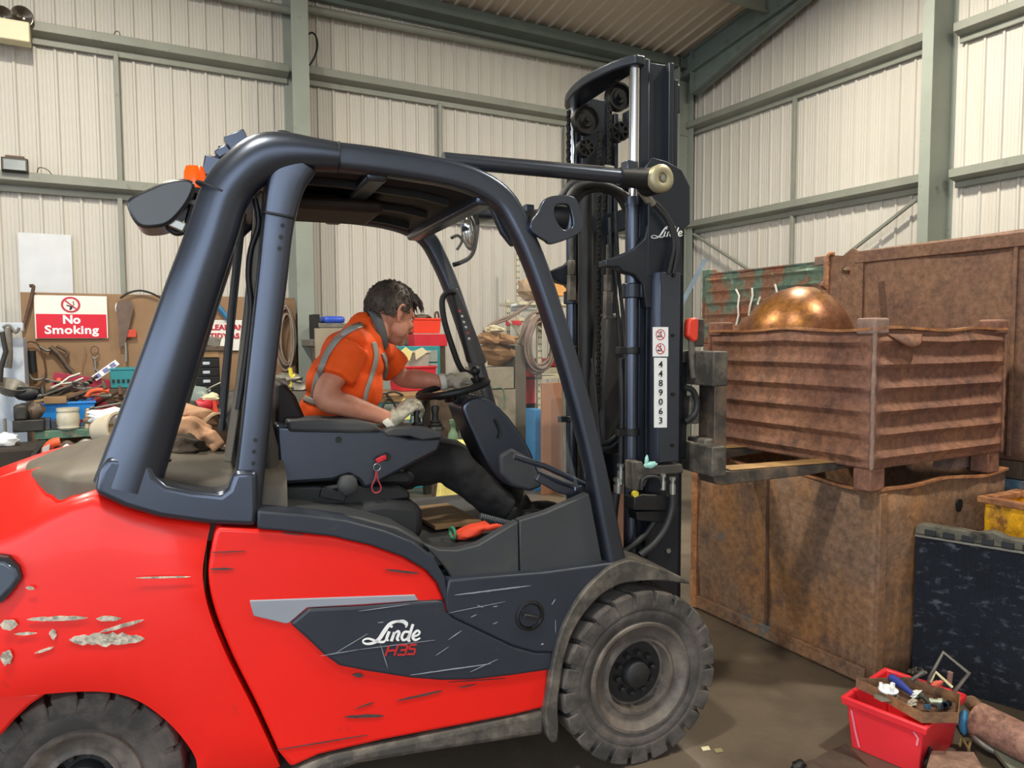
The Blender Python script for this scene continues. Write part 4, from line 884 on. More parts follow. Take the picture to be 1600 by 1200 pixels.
# steering column and wheel
colm = trace([(722, 640), (730, 626), (748, 620), (768, 626), (796, 652), (822, 690), (836, 720), (846, 755), (830, 768), (796, 760), (778, 748), (758, 720), (738, 678)], .46)
b = MB(); b.prism(smooth_path(colm, 2, True), .46, .66); co = b.build('steering_column', m_frame, fork, bevel=.02, seg=4)
b = MB(); b.prism(trace([(780, 712), (800, 700), (830, 716), (848, 752), (846, 762), (828, 768), (800, 760), (782, 742)], .44), .44, .70); b.build('column_shroud', m_plast, fork, bevel=.02, seg=3)
b = MB(); b.tube(smooth_path([f3(a, c, .45) for a, c in ((774, 656), (780, 668), (782, 680), (778, 684))], 3), .006, n=8); b.build('column_catch', m_blk, co)
SWC = f3(708, 607, .60); nrm = Vector((-.20, 0, .98)).normalized(); ax_ = Vector((.98, 0, .20)); ay_ = Vector((0, 1, 0)); SWR = .145
b = MB(); b.tube([SWC+(ax_*math.cos(t)+ay_*math.sin(t))*SWR for t in [2*PI*i/40 for i in range(40)]], .0145, n=10, closed=True)
b.cyl(SWC-nrm*.05, SWC-nrm*.01, .045, .05, n=20)
for t in (.3, 2.5, 4.4): b.tube([SWC-nrm*.03, SWC-nrm*.03+(ax_*math.cos(t)+ay_*math.sin(t))*.07, SWC+(ax_*math.cos(t)+ay_*math.sin(t))*SWR], .011, n=8)
b.cyl(SWC-nrm*.05, f3(745, 632, .58), .026, n=12)
b.build('steering_wheel', m_blk, fork, smooth=True)
KN = SWC+(ax_*math.cos(.35)+ay_*math.sin(.35))*SWR*.92
b = MB(); b.cyl(KN, KN+nrm*.03, .012, n=10); b.blob(KN+nrm*.045, (.022, .022, .022), amp=0); b.build('steering_knob', m_blk, fork, smooth=True)
# parking lever with spring sleeve
b = MB(); b.tube([f3(750+i*1.6, 806+i*.42, .16) for i in range(36)], [.010+.0022*(i % 2) for i in range(36)], n=10); b.build('lever_sleeve', mat('sleeve', '#3c3f43', .5), fork)
# ================================================================== THE DRIVER
PO = f3(520, 745, .62)
man = thing('person', FMAT @ PO, 'driver in orange hi-vis polo shirt and work gloves seated in the forklift', 'person', HEAD)
m_skin = mat('skin', '#c98a70', .5, var=.12, scale=14, bump=.1, bscale=60, dirt='#b06a55', dscale=9, dthr=(.5, .75))
m_org = mat('hivis', '#ff5a0c', .75, var=.07, scale=5, bump=.35, bscale=12)
m_refl = mat('reflective', '#9c9a94', .45, var=.06)
m_collar = mat('collar', '#5d5f60', .8, var=.1)
m_trs = mat('trousers', '#17181b', .85, var=.3, scale=6, bump=.5, bscale=14, dirt='#34343a', dscale=9, dthr=(.6, .85))
m_glove = mat('glove', '#b5ae9b', .8, var=.15, scale=16, bump=.5, bscale=45, dirt='#6f6a5c', dscale=16, dthr=(.48, .62))
m_hair = mat('hair', '#43382f', .6, var=.35, scale=30, stretch=(1, 1, 1), dirt='#62574e', dscale=24, dthr=(.5, .8))
def pr(px, py, y): return f3(px, py, y)-PO
class Org(MB):
    def limb(s, pts, r, n=14): return s.tube(smooth_path([tuple(p) for p in pts], 6), [r[0]+(0)*1 for _ in range(0)] or _radii(pts, r, 6), n=n)
def _radii(pts, r, n):
    R_ = smooth_path([(x, 0, 0) for x in r], n); return [v.x for v in R_]
NK = pr(588, 512, .60); CH = pr(556, 560, .60); WA = pr(527, 650, .60); PV = pr(520, 722, .60)
SN, SF = pr(548, 540, .41), pr(592, 548, .80)
EN, WN = pr(506, 622, .36), pr(604, 653, .35)
EF, WFw = pr(628, 590, .84), pr(692, 597, .74)
HC = pr(611, 489, .61)
HR = (Matrix.Rotation(R(24), 3, 'Z') @ Matrix.Rotation(R(22), 3, 'Y') @ Matrix.Rotation(R(-6), 3, 'X'))
def H(x, y, z): return HC+HR @ Vector((x, y, z))
# body: head, neck, chest and arms as one skin
b = Org()
b.blob(H(-.008, 0, .018), (.100, .078, .098), amp=0, n=24, k=16, M=HR)
b.blob(H(.030, 0, -.028), (.062, .062, .085), amp=0, n=20, k=12, M=HR)
b.blob(H(.045, 0, -.085), (.038, .044, .032), amp=0, n=16, k=10, M=HR)      # jaw / chin
b.blob(H(.076, 0, -.099), (.018, .020, .016), amp=0, n=12, k=8, M=HR)
b.blob(H(.030, -.048, -.060), (.038, .018, .040), amp=0, n=12, k=8, M=HR); b.blob(H(.030, .048, -.060), (.038, .018, .040), amp=0, n=12, k=8, M=HR)
b.blob(H(.088, 0, .018), (.016, .050, .014), amp=0, n=12, k=8, M=HR)     # brow
b.tube([H(.092, 0, .006), H(.104, 0, -.018), H(.113, 0, -.034), H(.100, 0, -.042)], [.009, .011, .014, .010], n=10)   # nose
b.blob(H(.092, 0, -.062), (.014, .024, .007), amp=0, n=12, k=8, M=HR); b.blob(H(.089, 0, -.074), (.014, .021, .007), amp=0, n=12, k=8, M=HR)   # lips
for s_ in (-1, 1): b.blob(H(.072, .042*s_, -.030), (.020, .018, .018), amp=0, n=12, k=8, M=HR)   # cheeks
b.limb([H(-.035, 0, -.05), H(-.045, 0, -.105), NK+Vector((-.02, 0, 0)), CH], [.056, .054, .058, .09])
for (A, B_, C_) in ((SN, EN, WN), (SF, EF, WFw)):
    b.limb([A, A.lerp(B_, .5), B_, B_.lerp(C_, .35), C_.lerp(B_, .1), C_+(C_-B_).normalized()*.02], [.056, .047, .040, .043, .030, .027])
b.limb([CH, WA], [.12, .11])
sk = remesh(b.build('body', m_skin, man), .0065, 3); bake(sk)
# ears
for s_ in (-1, 1):
    b = MB(); c_ = H(-.012, .080*s_, -.022)
    b.tube(smooth_path([tuple(c_+HR @ Vector(v)) for v in ((.012, 0, .018), (.008, s_*.006, .034), (-.010, s_*.012, .034), (-.020, s_*.012, .014), (-.014, s_*.009, -.008), (-.002, s_*.004, -.028), (.008, 0, -.026))], 4), .0055, n=8)
    b.blob(c_+HR @ Vector((-.004, s_*.001, .004)), (.012, .006, .026), amp=0, M=HR); b.build('ear', m_skin, man, smooth=True)
# eyes and mouth line (turned from the camera, seen from the side)
for s_ in (-1, 1):
    b = MB(); b.blob(H(.079, .030*s_, -.002), (.010, .010, .008), amp=0, M=HR); b.build('eye', mat('eyewhite', '#cfc6bc', .3), man, smooth=True)
    b = MB(); b.blob(H(.0875, .030*s_, -.002), (.003, .005, .005), amp=0, M=HR); b.build('iris', mat('iris', '#2a2018', .3), man, smooth=True)
    b = MB(); b.tube([H(.093, .014*s_, .020), H(.095, .032*s_, .025), H(.086, .052*s_, .020)], [.004, .005, .003], n=6); b.build('eyebrow', m_hair, man, smooth=True)
    b = MB(); b.tube([H(.088, .018*s_, .006), H(.092, .032*s_, .009), H(.086, .046*s_, .004)], [.003, .004, .003], n=6); b.build('eyelid', m_skin, man, smooth=True)
# hair: a shaped cap plus locks
rnd = random.Random(7); b = MB()
def hp(th, ph, k=1.0):     # th from the crown, ph round; skull surface
    return H(-.008+.103*k*math.sin(th)*math.cos(ph), .082*k*math.sin(th)*math.sin(ph), .018+.103*k*math.cos(th))
def lim(ph):               # how far down the hair reaches
    c = math.cos(ph); return R(118) if c < -.3 else (R(98) if c < .25 else (R(68) if c < .75 else R(58)))
n_ = 36; rings = 12; vs = []
for i in range(rings+1):
    for j in range(n_):
        ph = 2*PI*j/n_; L_ = sum(lim(ph+d*.18) for d in (-1, 0, 1))/3; th = L_*i/rings
        vs.append(hp(th, ph, 1.05+.05*math.sin(PI*min(1, i/rings*1.0))**.5-.05*(i == rings)+.03*mnoise.noise(Vector((math.cos(ph)*3, math.sin(ph)*3, th*4)))))
fs = [(i*n_+j, i*n_+(j+1) % n_, (i+1)*n_+(j+1) % n_, (i+1)*n_+j) for i in range(rings) for j in range(n_)]
b.add(vs, fs)
for q in range(620):
    ph = rnd.uniform(0, 2*PI); L_ = lim(ph); th = L_*math.sqrt(rnd.uniform(.0, 1))*.97
    p0 = hp(th, ph, 1.05); fwd = 1 if math.cos(ph) > .3 else .25
    p1 = hp(min(th+.14, L_+.05), ph+rnd.uniform(-.14, .14), 1.105+rnd.uniform(0, .035)); p1 += HR @ Vector((.012*fwd, 0, 0)); p2 = hp(min(th+.28, L_+.07), ph+rnd.uniform(-.22, .22), 1.085+rnd.uniform(0, .03)); p2 += HR @ Vector((.014*fwd, 0, -.002))
    b.tube([p0, p1, p2], [.0040, .0032, .0006], n=4)
for q in range(40):      # fringe over the forehead
    y_ = rnd.uniform(-.055, .055); b.tube([H(.055, y_, .098), H(.092, y_*1.1, .080+rnd.uniform(-.006, .008)), H(.112+rnd.uniform(-.008, .008), y_*1.15+rnd.uniform(-.01, .01), .052+rnd.uniform(-.016, .01))], [.007, .006, .001], n=5)
for s_ in (-1, 1):      # sideburns
    for q in range(26): 
        x_ = rnd.uniform(.010, .026); z_ = rnd.uniform(.012, .045); b.tube([H(x_, .079*s_, z_), H(x_+.002, .081*s_, z_-.012), H(x_+.001, .079*s_, z_-.022)], [.003, .003, .0006], n=4)
b.build('hair', m_hair, man, smooth=True)
# shirt: torso and short sleeves in one
b = Org()
ax_t = (CH-WA).normalized()
def ell(b, c, rx, ry, rz, tilt=0): b.blob(c, (rx, ry, rz), amp=0, n=24, k=14, M=Matrix.Rotation(tilt, 3, 'Y'))
ell(b, PV+Vector((.0, 0, .04)), .150, .190, .15); ell(b, WA, .150, .185, .16, .1); ell(b, WA.lerp(CH, .55)+Vector((-.012, 0, 0)), .150, .200, .15, .35); ell(b, CH+Vector((-.012, 0, .0)), .125, .200, .115, .5)
b.limb([SN+Vector((0, .02, 0)), CH.lerp(NK, .55)+Vector((-.01, -.03, -.01)), CH.lerp(NK, .55)+Vector((-.01, .03, -.01)), SF+Vector((0, -.02, 0))], [.068, .078, .078, .068])
ell(b, NK.lerp(CH, .45)+Vector((-.01, 0, .0)), .078, .090, .065, .5); b.limb([CH, pr(572, 524, .60), pr(581, 518, .60)], [.10, .094, .082])
hN = SN.lerp(EN, .62); hF = SF.lerp(EF, .70)
b.limb([SN, SN.lerp(EN, .3), hN], [.072, .075, .079]); b.limb([SF, SF.lerp(EF, .35), hF], [.070, .070, .073])
for k in range(22):        # folds
    pass
sh = remesh(b.build('shirt', m_org, man), .009, 5)
tx = bpy.data.textures.new('folds', 'CLOUDS'); tx.noise_scale = .09; tx.noise_depth = 1
dm = sh.modifiers.new('d', 'DISPLACE'); dm.texture = tx; dm.strength = .020; dm.mid_level = .55; dm.texture_coords = 'LOCAL'
bake(sh)
from mathutils.bvhtree import BVHTree
def surf(ob):
    me = ob.data; return BVHTree.FromPolygons([v.co.copy() for v in me.vertices], [tuple(p.vertices) for p in me.polygons])
def strip_on(name, tree, off, path, wpx, mt, parent, lift=.004, n=10, thick=.002):
    """cloth strip laid on the surface along a sight-line path (surface coords = parent's)"""
    P = smooth_path(path, n); top = []; bot = []; inv = (parent.matrix_world if False else None)
    for i, (a, c) in enumerate(P):
        q0, q1 = P[max(i-1, 0)], P[min(i+1, len(P)-1)]; dx, dy = q1[0]-q0[0], q1[1]-q0[1]; L_ = math.hypot(dx, dy) or 1; nx, ny = -dy/L_, dx/L_
        row = []
        for k in (-1, -.33, .33, 1):
            px_, py_ = a+nx*wpx/2*k, c+ny*wpx/2*k
            o = (FINV @ EYEP)-off; t = (FINV.to_3x3() @ ray(px_, py_)).normalized(); h = tree.ray_cast(o, t)
            row.append(None if h[0] is None else h[0]+h[1]*lift)
        if all(v is not None for v in row): top.append(row)
    if len(top) < 2: return None
    b = MB(); vs = [v for r_ in top for v in r_]; fs = [(i*4+j, i*4+j+1, i*4+j+5, i*4+j+4) for i in range(len(top)-1) for j in range(3)]
    b.add(vs, fs); return b.build(name, mt, parent, smooth=True, solid=thick)
T_ = surf(sh)
strip_on('reflective_band', T_, PO, [(566, 508), (550, 514), (530, 528), (512, 553), (498, 588), (490, 622)], 9, m_refl, man)
strip_on('reflective_band', T_, PO, [(583, 535), (587, 555), (582, 580), (574, 605), (568, 630)], 7, m_refl, man)
strip_on('reflective_band', T_, PO, [(476, 622), (490, 628), (510, 634)], 9, m_refl, man)
strip_on('reflective_band', T_, PO, [(598, 552), (604, 575), (598, 600)], 6, m_refl, man)
b = MB(); rc = []; 
cN = pr(582, 519, .60); cr_ = Matrix.Rotation(1.05, 3, 'Y')
for i in range(21):
    a = 2*PI*i/20; rr = .090; rc.append((cN+cr_ @ Vector((math.cos(a)*rr, math.sin(a)*rr*1.02, .0-.02*math.cos(a)))))
vs = [v for v in rc]+[v+cr_ @ Vector((-.012*math.cos(2*PI*i/20), -.012*math.sin(2*PI*i/20), .038)) for i, v in enumerate(rc)]
b.add(vs, [(i, i+1, i+22, i+21) for i in range(20)]); b.build('collar', m_collar, man, smooth=True, solid=.006)
# trousers
b = Org(); HN, HF_ = PV+Vector((.02, -.10, -.03)), PV+Vector((.02, .10, -.03))
KN_, AN_ = pr(694, 722, .50), pr(790, 796, .50); KF_, AF_ = pr(704, 716, .76), pr(806, 782, .76)
ell(b, PV+Vector((0, 0, -.02)), .16, .19, .12)
for (a_, k_, f_) in ((HN, KN_, AN_), (HF_, KF_, AF_)): b.limb([a_, a_.lerp(k_, .5), k_, k_.lerp(f_, .5), f_], [.105, .096, .082, .078, .066])
tr = remesh(b.build('trousers', m_trs, man), .010, 3); dm = tr.modifiers.new('d', 'DISPLACE'); dm.texture = tx; dm.strength = .03; dm.mid_level = .55; bake(tr)
for (f_, yy) in ((AN_, .50), (AF_, .76)):
    b = MB(); b.blob(f_+Vector((.02, 0, -.03)), (.055, .048, .07), amp=0); b.blob(f_+Vector((.11, 0, -.055)), (.11, .05, .045), amp=.04); b.blob(f_+Vector((.17, 0, -.06)), (.06, .052, .040), amp=.0)
    bo = remesh(b.build('boot', mat('boot', '#141416', .6, var=.2), man), .008, 3); bake(bo)
# gloved hands
def hand(W_, d, up, side, curl, spread=.0, name='glove', scale=1.0):
    """W_ wrist, d forward, up = back of hand, side = +1 thumb towards d x up"""
    d = Vector(d).normalized(); up = Vector(up); up = (up-d*up.dot(d)).normalized(); s = d.cross(up)*side; k = scale
    b = MB()
    b.blob(W_+d*.050*k, (.050*k, .040*k, .020*k), amp=0, n=18, k=10, M=Matrix((d, s, up)).transposed()); b.blob(W_+d*.070*k, (.034*k, .043*k, .019*k), amp=0, n=16, k=10, M=Matrix((d, s, up)).transposed())
    b.tube([W_-d*.035*k, W_, W_+d*.03*k], [.034*k, .030*k, .034*k], n=14)
    for i, (off, ln) in enumerate(((.031, .072), (.011, .080), (-.010, .074), (-.031, .060))):
        p = W_+d*.088*k+s*off*k+up*(-.002); a = curl[i]; q = [p-d*.02*k, p]; dd = d+s*(off*spread*8)
        dd.normalize(); ang = 0
        for seg, f in enumerate((.45, .32, .23)):
            ang += a*(1, 1.1, .8)[seg]; v = dd*math.cos(ang)-up*math.sin(ang); q.append(q[-1]+v*ln*f*k)
        b.tube([tuple(x) for x in q], [.0115*k, .0118*k, .0108*k, .0100*k, .0085*k], n=10); b.blob(q[-1], (.0088*k,)*3, amp=0, n=8, k=6)
    p = W_+d*.030*k+s*.030*k-up*.006; a = curl[4]; q = [p-s*.012*k, p, p+(s*.75+d*.75-up*.15).normalized()*.034*k]
    q.append(q[-1]+(s*.25+d*.9-up*a).normalized()*.030*k); q.append(q[-1]+(d*.9-s*.05-up*a*1.5).normalized()*.022*k)
    b.tube([tuple(x) for x in q], [.014*k, .0150*k, .0135*k, .0120*k, .0100*k], n=10); b.blob(q[-1], (.0102*k,)*3, amp=0, n=8, k=6)
    g = remesh(b.build(name, m_glove, man), .0036, 2); bake(g)
    b = MB(); c_ = W_-d*.022*k; b.tube([c_-d*.012, c_-d*.006, c_+d*.008, c_+d*.014], [.034*k, .038*k, .038*k, .035*k], n=20); b.build('cuff', mat('cuff', '#d9d5c8', .85, var=.1), g, smooth=True)
dN = (WN-EN).normalized()
JT = f3(652, 672, .34)-PO+Vector((0, 0, .085))
WN2 = WN+dN*.012
hand(WN2+dN*.012, (JT-WN2)+Vector((-.02, 0, .03)), (0, -.35, 1), -1, (.75, .8, .85, .9, .3), .2)
dF = (WFw-EF).normalized()
hand(WFw+dF*.018+Vector((0, -.01, .006)), (.95, -.16, .16), (.0, -.55, 1), 1, (.55, .62, .68, .74, .5), .5)
# ================================================================== RUSTY CRATES AND THE SCRAP CORNER
def rustmat(name, a, b_, c_, s1=2.2, s2=7, t1=(.42, .62), t2=(.5, .72), rough=.75, extra=None, et=(.62, .7), es=4, metal=0.0, bump=.5):
    M = mat(name, a, rough, metal, color2=b_, scale=s1, thr=t1, dirt=c_, dscale=s2, dthr=t2, bump=bump, bscale=24)
    if 'fine' not in M:
        M['fine'] = 1; n = M.node_tree; N = n.nodes; L = n.links; bs = N['Principled BSDF']; src = bs.inputs['Base Color'].links[0].from_socket
        tc = N.new('ShaderNodeTexCoord'); nz = N.new('ShaderNodeTexNoise'); nz.inputs['Scale'].default_value = 28; nz.inputs['Detail'].default_value = 8; nz.inputs['Roughness'].default_value = .75
        L.new(tc.outputs['Object'], nz.inputs['Vector']); mr = N.new('ShaderNodeMapRange'); mr.inputs[1].default_value = .32; mr.inputs[2].default_value = .68; mr.inputs[3].default_value = .55; mr.inputs[4].default_value = 1.4; L.new(nz.outputs['Fac'], mr.inputs[0])
        vm = N.new('ShaderNodeVectorMath'); vm.operation = 'SCALE'; L.new(src, vm.inputs[0]); L.new(mr.outputs[0], vm.inputs['Scale']); L.new(vm.outputs[0], bs.inputs['Base Color'])
    if extra:
        n = M.node_tree; N = n.nodes; L = n.links; bs = N['Principled BSDF']; src = bs.inputs['Base Color'].links[0].from_socket
        tc = N.new('ShaderNodeTexCoord'); nz = N.new('ShaderNodeTexNoise'); nz.inputs['Scale'].default_value = es; nz.inputs['Detail'].default_value = 8; nz.inputs['Roughness'].default_value = .7
        mp = N.new('ShaderNodeMapping'); mp.inputs['Location'].default_value = (3.1, 7.7, 1.3); L.new(tc.outputs['Object'], mp.inputs[0]); L.new(mp.outputs[0], nz.inputs['Vector'])
        r_ = N.new('ShaderNodeValToRGB'); r_.color_ramp.elements[0].position = et[0]; r_.color_ramp.elements[1].position = et[1]; L.new(nz.outputs['Fac'], r_.inputs[0])
        mx = N.new('ShaderNodeMixRGB'); L.new(r_.outputs[0], mx.inputs[0]); L.new(src, mx.inputs[1]); mx.inputs[2].default_value = (*rgb(extra), 1); L.new(mx.outputs[0], bs.inputs['Base Color'])
    return M
m_rust1 = rustmat('rust_lower', '#7f634e', '#926842', '#5c4940', 2.4, 6, extra='#5d6668', et=(.60, .66), es=3.2)
m_rust2 = rustmat('rust_upper', '#7c5646', '#8b6149', '#583f38', 3.0, 8, extra='#4c4c50', et=(.64, .70), es=5)
m_rust3 = rustmat('rust_panel', '#7c5c4c', '#85644e', '#6a4e45', 1.6, 5, extra='#b98a62', et=(.68, .78), es=3)
m_rustg = rustmat('rust_green', '#80604c', '#5f7566', '#8b5540', 5.0, 4, t1=(.46, .52), t2=(.5, .64), extra='#8aa08e', et=(.62, .7), es=9)
m_inrust = rustmat('rust_inside', '#5a4234', '#6b4c38', '#3c2e28')
m_edge = rustmat('rust_edge', '#b07a50', '#9a6440', '#7a5a48', 6, 12)
m_weld = mat('weld', '#8d7468', .7, .1, var=.25, scale=30)
def wave_sheet(L_, z0, h, ridges, dep, nu, seed, dent=.0):
    """(u along, v up) -> (along, out, z)"""
    def fn(u, v):
        ph = v*ridges; fr = ph-math.floor(ph); rd = dep*math.exp(-((fr-.5)/.16)**2) if ridges else 0
        nz = mnoise.noise(Vector((u*L_*2.2+seed, v*h*3, seed*2)))*dent
        if v < .001 or v > .999: rd = 0
        return (u*L_, -rd+nz, z0+v*h)
    return fn
def crate(name, label, cat, corner, sx, sy, z0, h, ridges, mside, feet=.1, rim=.03, dent=.01, th=.008, wavy_rim=.0, posts=True, group=None, seed=1):
    """corner = the near corner (low x, low y); walls stand on x, x+sx, y, y+sy"""
    t = thing(name, (corner[0], corner[1], z0-feet), label, cat, 0, group)
    zz = feet
    nz_ = max(8, ridges*10)
    def rimz(a, v): return wavy_rim*mnoise.noise(Vector((a*3.1+seed, seed, 0)))*(v**6)
    for k in range(4):
        L_ = sy if k in (0, 1) else sx; f = wave_sheet(L_, zz, h, ridges, .022, 0, seed+k, dent)
        def P(u, v, k=k, f=f):
            a, o, z = f(u, v); z += rimz(a+k*5, v); e = min(1, min(u, 1-u)/.06); o *= e if v > .0 else 0
            if k == 0: return (o, a, z)
            if k == 1: return (sx-o, a, z)
            if k == 2: return (a, o, z)
            return (a, sy-o, z)
        b = MB(); b.sheet(int(L_/.03), nz_, P); b.build('side_wall', mside, t, smooth=True, solid=th)
    b = MB(); b.box((sx/2, sy/2, zz+.01), (sx-.01, sy-.01, .012)); b.build('floor_plate', m_inrust, t)
    if rim:
        for k in range(4):
            L_ = sy if k < 2 else sx; pts = []
            for i in range(41):
                a = L_*i/40; z = zz+h+rimz(a+(k)*5, 1)+.004; o = -.006+mnoise.noise(Vector((a*4+seed*2, k, 3)))*.015
                pts.append({0: (o, a, z), 1: (sx-o, a, z), 2: (a, o, z), 3: (a, sy-o, z)}[k])
            b = MB(); b.sweep(pts, [(-rim/2, -.006), (rim/2, -.006), (rim/2, .006), (-rim/2, .006)], up={0: (1, 0, 0), 1: (1, 0, 0), 2: (0, 1, 0), 3: (0, 1, 0)}[k]); b.build('rim', m_edge if wavy_rim else mside, t, smooth=True)
    if posts:
        for (a, c) in ((0, 0), (sx, 0), (0, sy), (sx, sy)):
            ia, ic = (1 if a == 0 else -1), (1 if c == 0 else -1)
            if feet: b = MB(); b.box((a+ia*.05, c+ic*.045, feet/2), (.10, .09, feet)); b.build('foot', mside, t, bevel=.006)
            b = MB(); b.box((a+ia*.035, c+ic*.035, zz+h+.015), (.10, .10, .075)); b.build('corner_cup', m_weld if (a, c) == (0, 0) else mside, t, bevel=.012, seg=3)
            b = MB(); b.tube([(a-ia*.004, c-ic*.004, zz+h*q/14) for q in range(15)], [.008+.004*(q % 2) for q in range(15)], n=8); b.build('corner_weld', m_weld if (a, c) == (0, 0) else mside, t, smooth=True)
    return t
LC = on_z(1365, 1076, 0); LZ = .925
lc = crate('steel_bin', 'big plain rusty steel bin standing on the floor under the ribbed crate', 'bin', (3.01, 2.08), 1.03, 1.18, .0, LZ, 0, m_rust1, feet=0, rim=.03, dent=.022, wavy_rim=.03, posts=False)
for yy in (.62,):
    b = MB(); b.box((-.008, yy, .45), (.012, .015, .86)); b.build('panel_seam', m_inrust, lc)
b = MB(); b.box((-.012, 1.165, .46), (.02, .05, .9)); b.build('corner_angle', m_edge, lc, bevel=.003)
b = MB(); b.box((.02, -.010, .46), (.05, .02, .9)); b.build('corner_angle', m_rust1, lc, bevel=.003)
b = MB(); b.box((-.010, .6, .05), (.02, 1.14, .07)); b.build('bottom_rail', m_rust1, lc, bevel=.003)
b = MB(); c_ = Vector((.62, -.012, .80)); b.prism([(c_.x+.022*math.cos(t), c_.z+(.045 if math.sin(t) < 0 else .02)*math.sin(t)) for t in [2*PI*i/18 for i in range(18)]], -.014, -.004); b.build('lifting_hole', m_blk, lc)
UC = (2.93, 2.06); UZ = 1.03
uc = crate('ribbed_crate', 'ribbed rusty steel crate holding a coppery vessel, stacked on the plain bin', 'crate', UC, 1.02, 1.0, UZ, .62, 6, m_rust2, feet=.102, rim=.02, dent=.012, wavy_rim=.016, seed=4)
# curled rim on the right-hand face
b = MB(); b.sheet(14, 5, lambda u, v: (.08+.24*u, -.01-.05*math.sin(PI*u)*math.sin(v*2.0), .10+.62-.02-.06*math.sin(PI*u)*v+.0*u)); b.build('bent_flap', m_rust2, uc, smooth=True, solid=.008)
# coppery domed vessel lying in the crate
m_cop = rustmat('copper', '#84563a', '#a8732e', '#6d4838', 2.2, 5, rough=.36, metal=.62, extra='#b58a2c', et=(.54, .68), es=2.6, bump=.1)
cv = on_x(1272, 503, 3.42)
t = thing('copper_vessel', (cv.x, cv.y, UZ+.02), 'coppery golden domed metal vessel poking out of the ribbed crate', 'vessel')
cz = cv.z-(UZ+.02)
prof = [(-.34, .10), (-.33, .18), (-.28, .235), (-.20, .27), (-.16, .262), (-.12, .285), (-.04, .30), (.06, .295), (.14, .27), (.21, .22), (.26, .14), (.28, .06), (.285, 0)]
b = MB(); d = Vector((.25, -.70, .42)).normalized(); b.lathe(Vector((0, .10, cz-.10)), d, prof, 48); b.build('shell', m_cop, t, smooth=True)
b = MB(); b.lathe(Vector((0, .10, cz-.10))-d*.30, d, [(-.03, .20), (-.03, .26), (.0, .27), (.02, .26), (.02, .2)], 48); b.build('rolled_rim', m_cop, t, smooth=True)
b = MB(); b.box(Vector((.05, -.02, cz+.20)), (.05, .02, .03), ry=.5); b.build('lug', m_rust2, t, bevel=.004)
# green-brown ribbed crate further back
gp = on_x(1285, 410, 4.75); gq = on_x(1100, 432, 4.75)
GZ = gp.z-.62
gc = crate('ribbed_crate', 'ribbed crate in flaking green paint with white chalk strokes, behind the coppery vessel', 'crate', (4.75, gp.y-.02), 1.0, gq.y-gp.y+.02, GZ, .62, 6, m_rustg, feet=.1, rim=.02, dent=.012, seed=9)
def chalk(pts, X, o):
    return [Vector((X, on_x(a, c, X).y, on_x(a, c, X).z))-Vector(o) for a, c in pts]
for pts in ([(1150, 452), (1155, 462), (1153, 478), (1154, 492), (1150, 510)], [(1175, 450), (1176, 462), (1172, 478), (1170, 492), (1182, 493), (1188, 494)], [(1188, 464), (1184, 474), (1188, 484), (1183, 494)], [(1211, 444), (1214, 456), (1211, 470)]):
    b = MB(); b.tube(chalk(pts, 4.722, (4.75, gp.y-.02, GZ-.1)), .009, n=6); b.build('chalk_stroke', mat('chalk', '#e6e2d8', .9), gc, smooth=True)
st = crate('ribbed_crate', 'dark rusty ribbed crate standing on the floor beneath the green crate', 'crate', (4.75, gp.y-.02), 1.0, gq.y-gp.y+.02, .1, GZ-.1-.10-.062, 6, m_rust2, feet=.1, rim=.0, dent=.012, seed=12)
# large flat-sided bin, right
bq = on_x(1340, 393, 4.25); BZ = .95; BH = bq.z-BZ
bb = thing('steel_bin', (4.25, 1.2, BZ), 'tall flat-sided rusty steel bin with a holed end flange, propped highest at right', 'bin')
BL = bq.y-1.2
def bside(u, v): return (mnoise.noise(Vector((u*4, v*2, 5)))*.02, u*BL, v*(BH+ (1-u)*.03))
b = MB(); b.sheet(30, 14, bside); b.build('side_wall', m_rust3, bb, smooth=True, solid=.01)
b = MB(); b.box((.5, BL-.005, BH/2), (1.0, .01, BH)); b.build('side_wall', m_rust3, bb)
b = MB(); b.box((1.0, BL/2, BH/2), (.01, BL, BH)); b.build('side_wall', m_rust3, bb)
b = MB(); b.box((.5, .005, BH/2), (1.0, .01, BH)); b.build('side_wall', m_rust3, bb)
b = MB(); b.box((.5, BL/2, .006), (1.0, BL, .012)); b.build('floor_plate', m_inrust, bb)
b = MB(); b.box((-.016, BL/2, BH-.04), (.03, BL, .075)); b.build('top_rail', m_rust3, bb, bevel=.004)
for f in (.04, .50, .985): b = MB(); b.box((-.015, BL*f, BH/2), (.02, .02 if f == .5 else .06, BH-.04)); b.build('stiffener', m_rust3, bb, bevel=.003)
fx = on_x(1292, 392, 4.25)
b = MB(); w_ = fx.y-bq.y
outer = [(0, -.62), (w_*.9, -.62), (w_, -.35), (w_*.95, -.05), (w_, .0), (w_*.5, -.015), (0, 0)]
hole = [(w_*.42+.034*math.cos(t), -.12+.042*math.sin(t)) for t in [2*PI*i/10 for i in range(10)]]
vs = MB(); ring_prism(vs, smooth_path([(a, BH+c) for a, c in outer], 2, True), [(a, BH+c) for a, c in hole], 0, .012)
vs.v = [Vector((v.y+.02, v.x+BL, v.z)) for v in vs.v]; vs.build('end_flange', m_rust3, bb)
b = MB(); b.tube(smooth_path([(.03, BL+w_*.97, BH-.6), (.02, BL+w_*1.0, BH-.3), (.0, BL+w_*.97, BH-.02), (.02, BL+w_*.8, BH+.005)], 5), .014, n=8); b.build('rolled_edge', m_edge, bb, smooth=True)
t = thing('timber_bearer', (4.25, 1.2, .85), 'timber bearer carrying the tall flat-sided bin', 'timber')
b = MB(); b.box((.5, BL*.5, .047), (1.0, .12, .094)); b.build('beam', mat('grimywood', '#5b4a3b', .85, var=.3, scale=9, stretch=(1, 8, 1)), t)
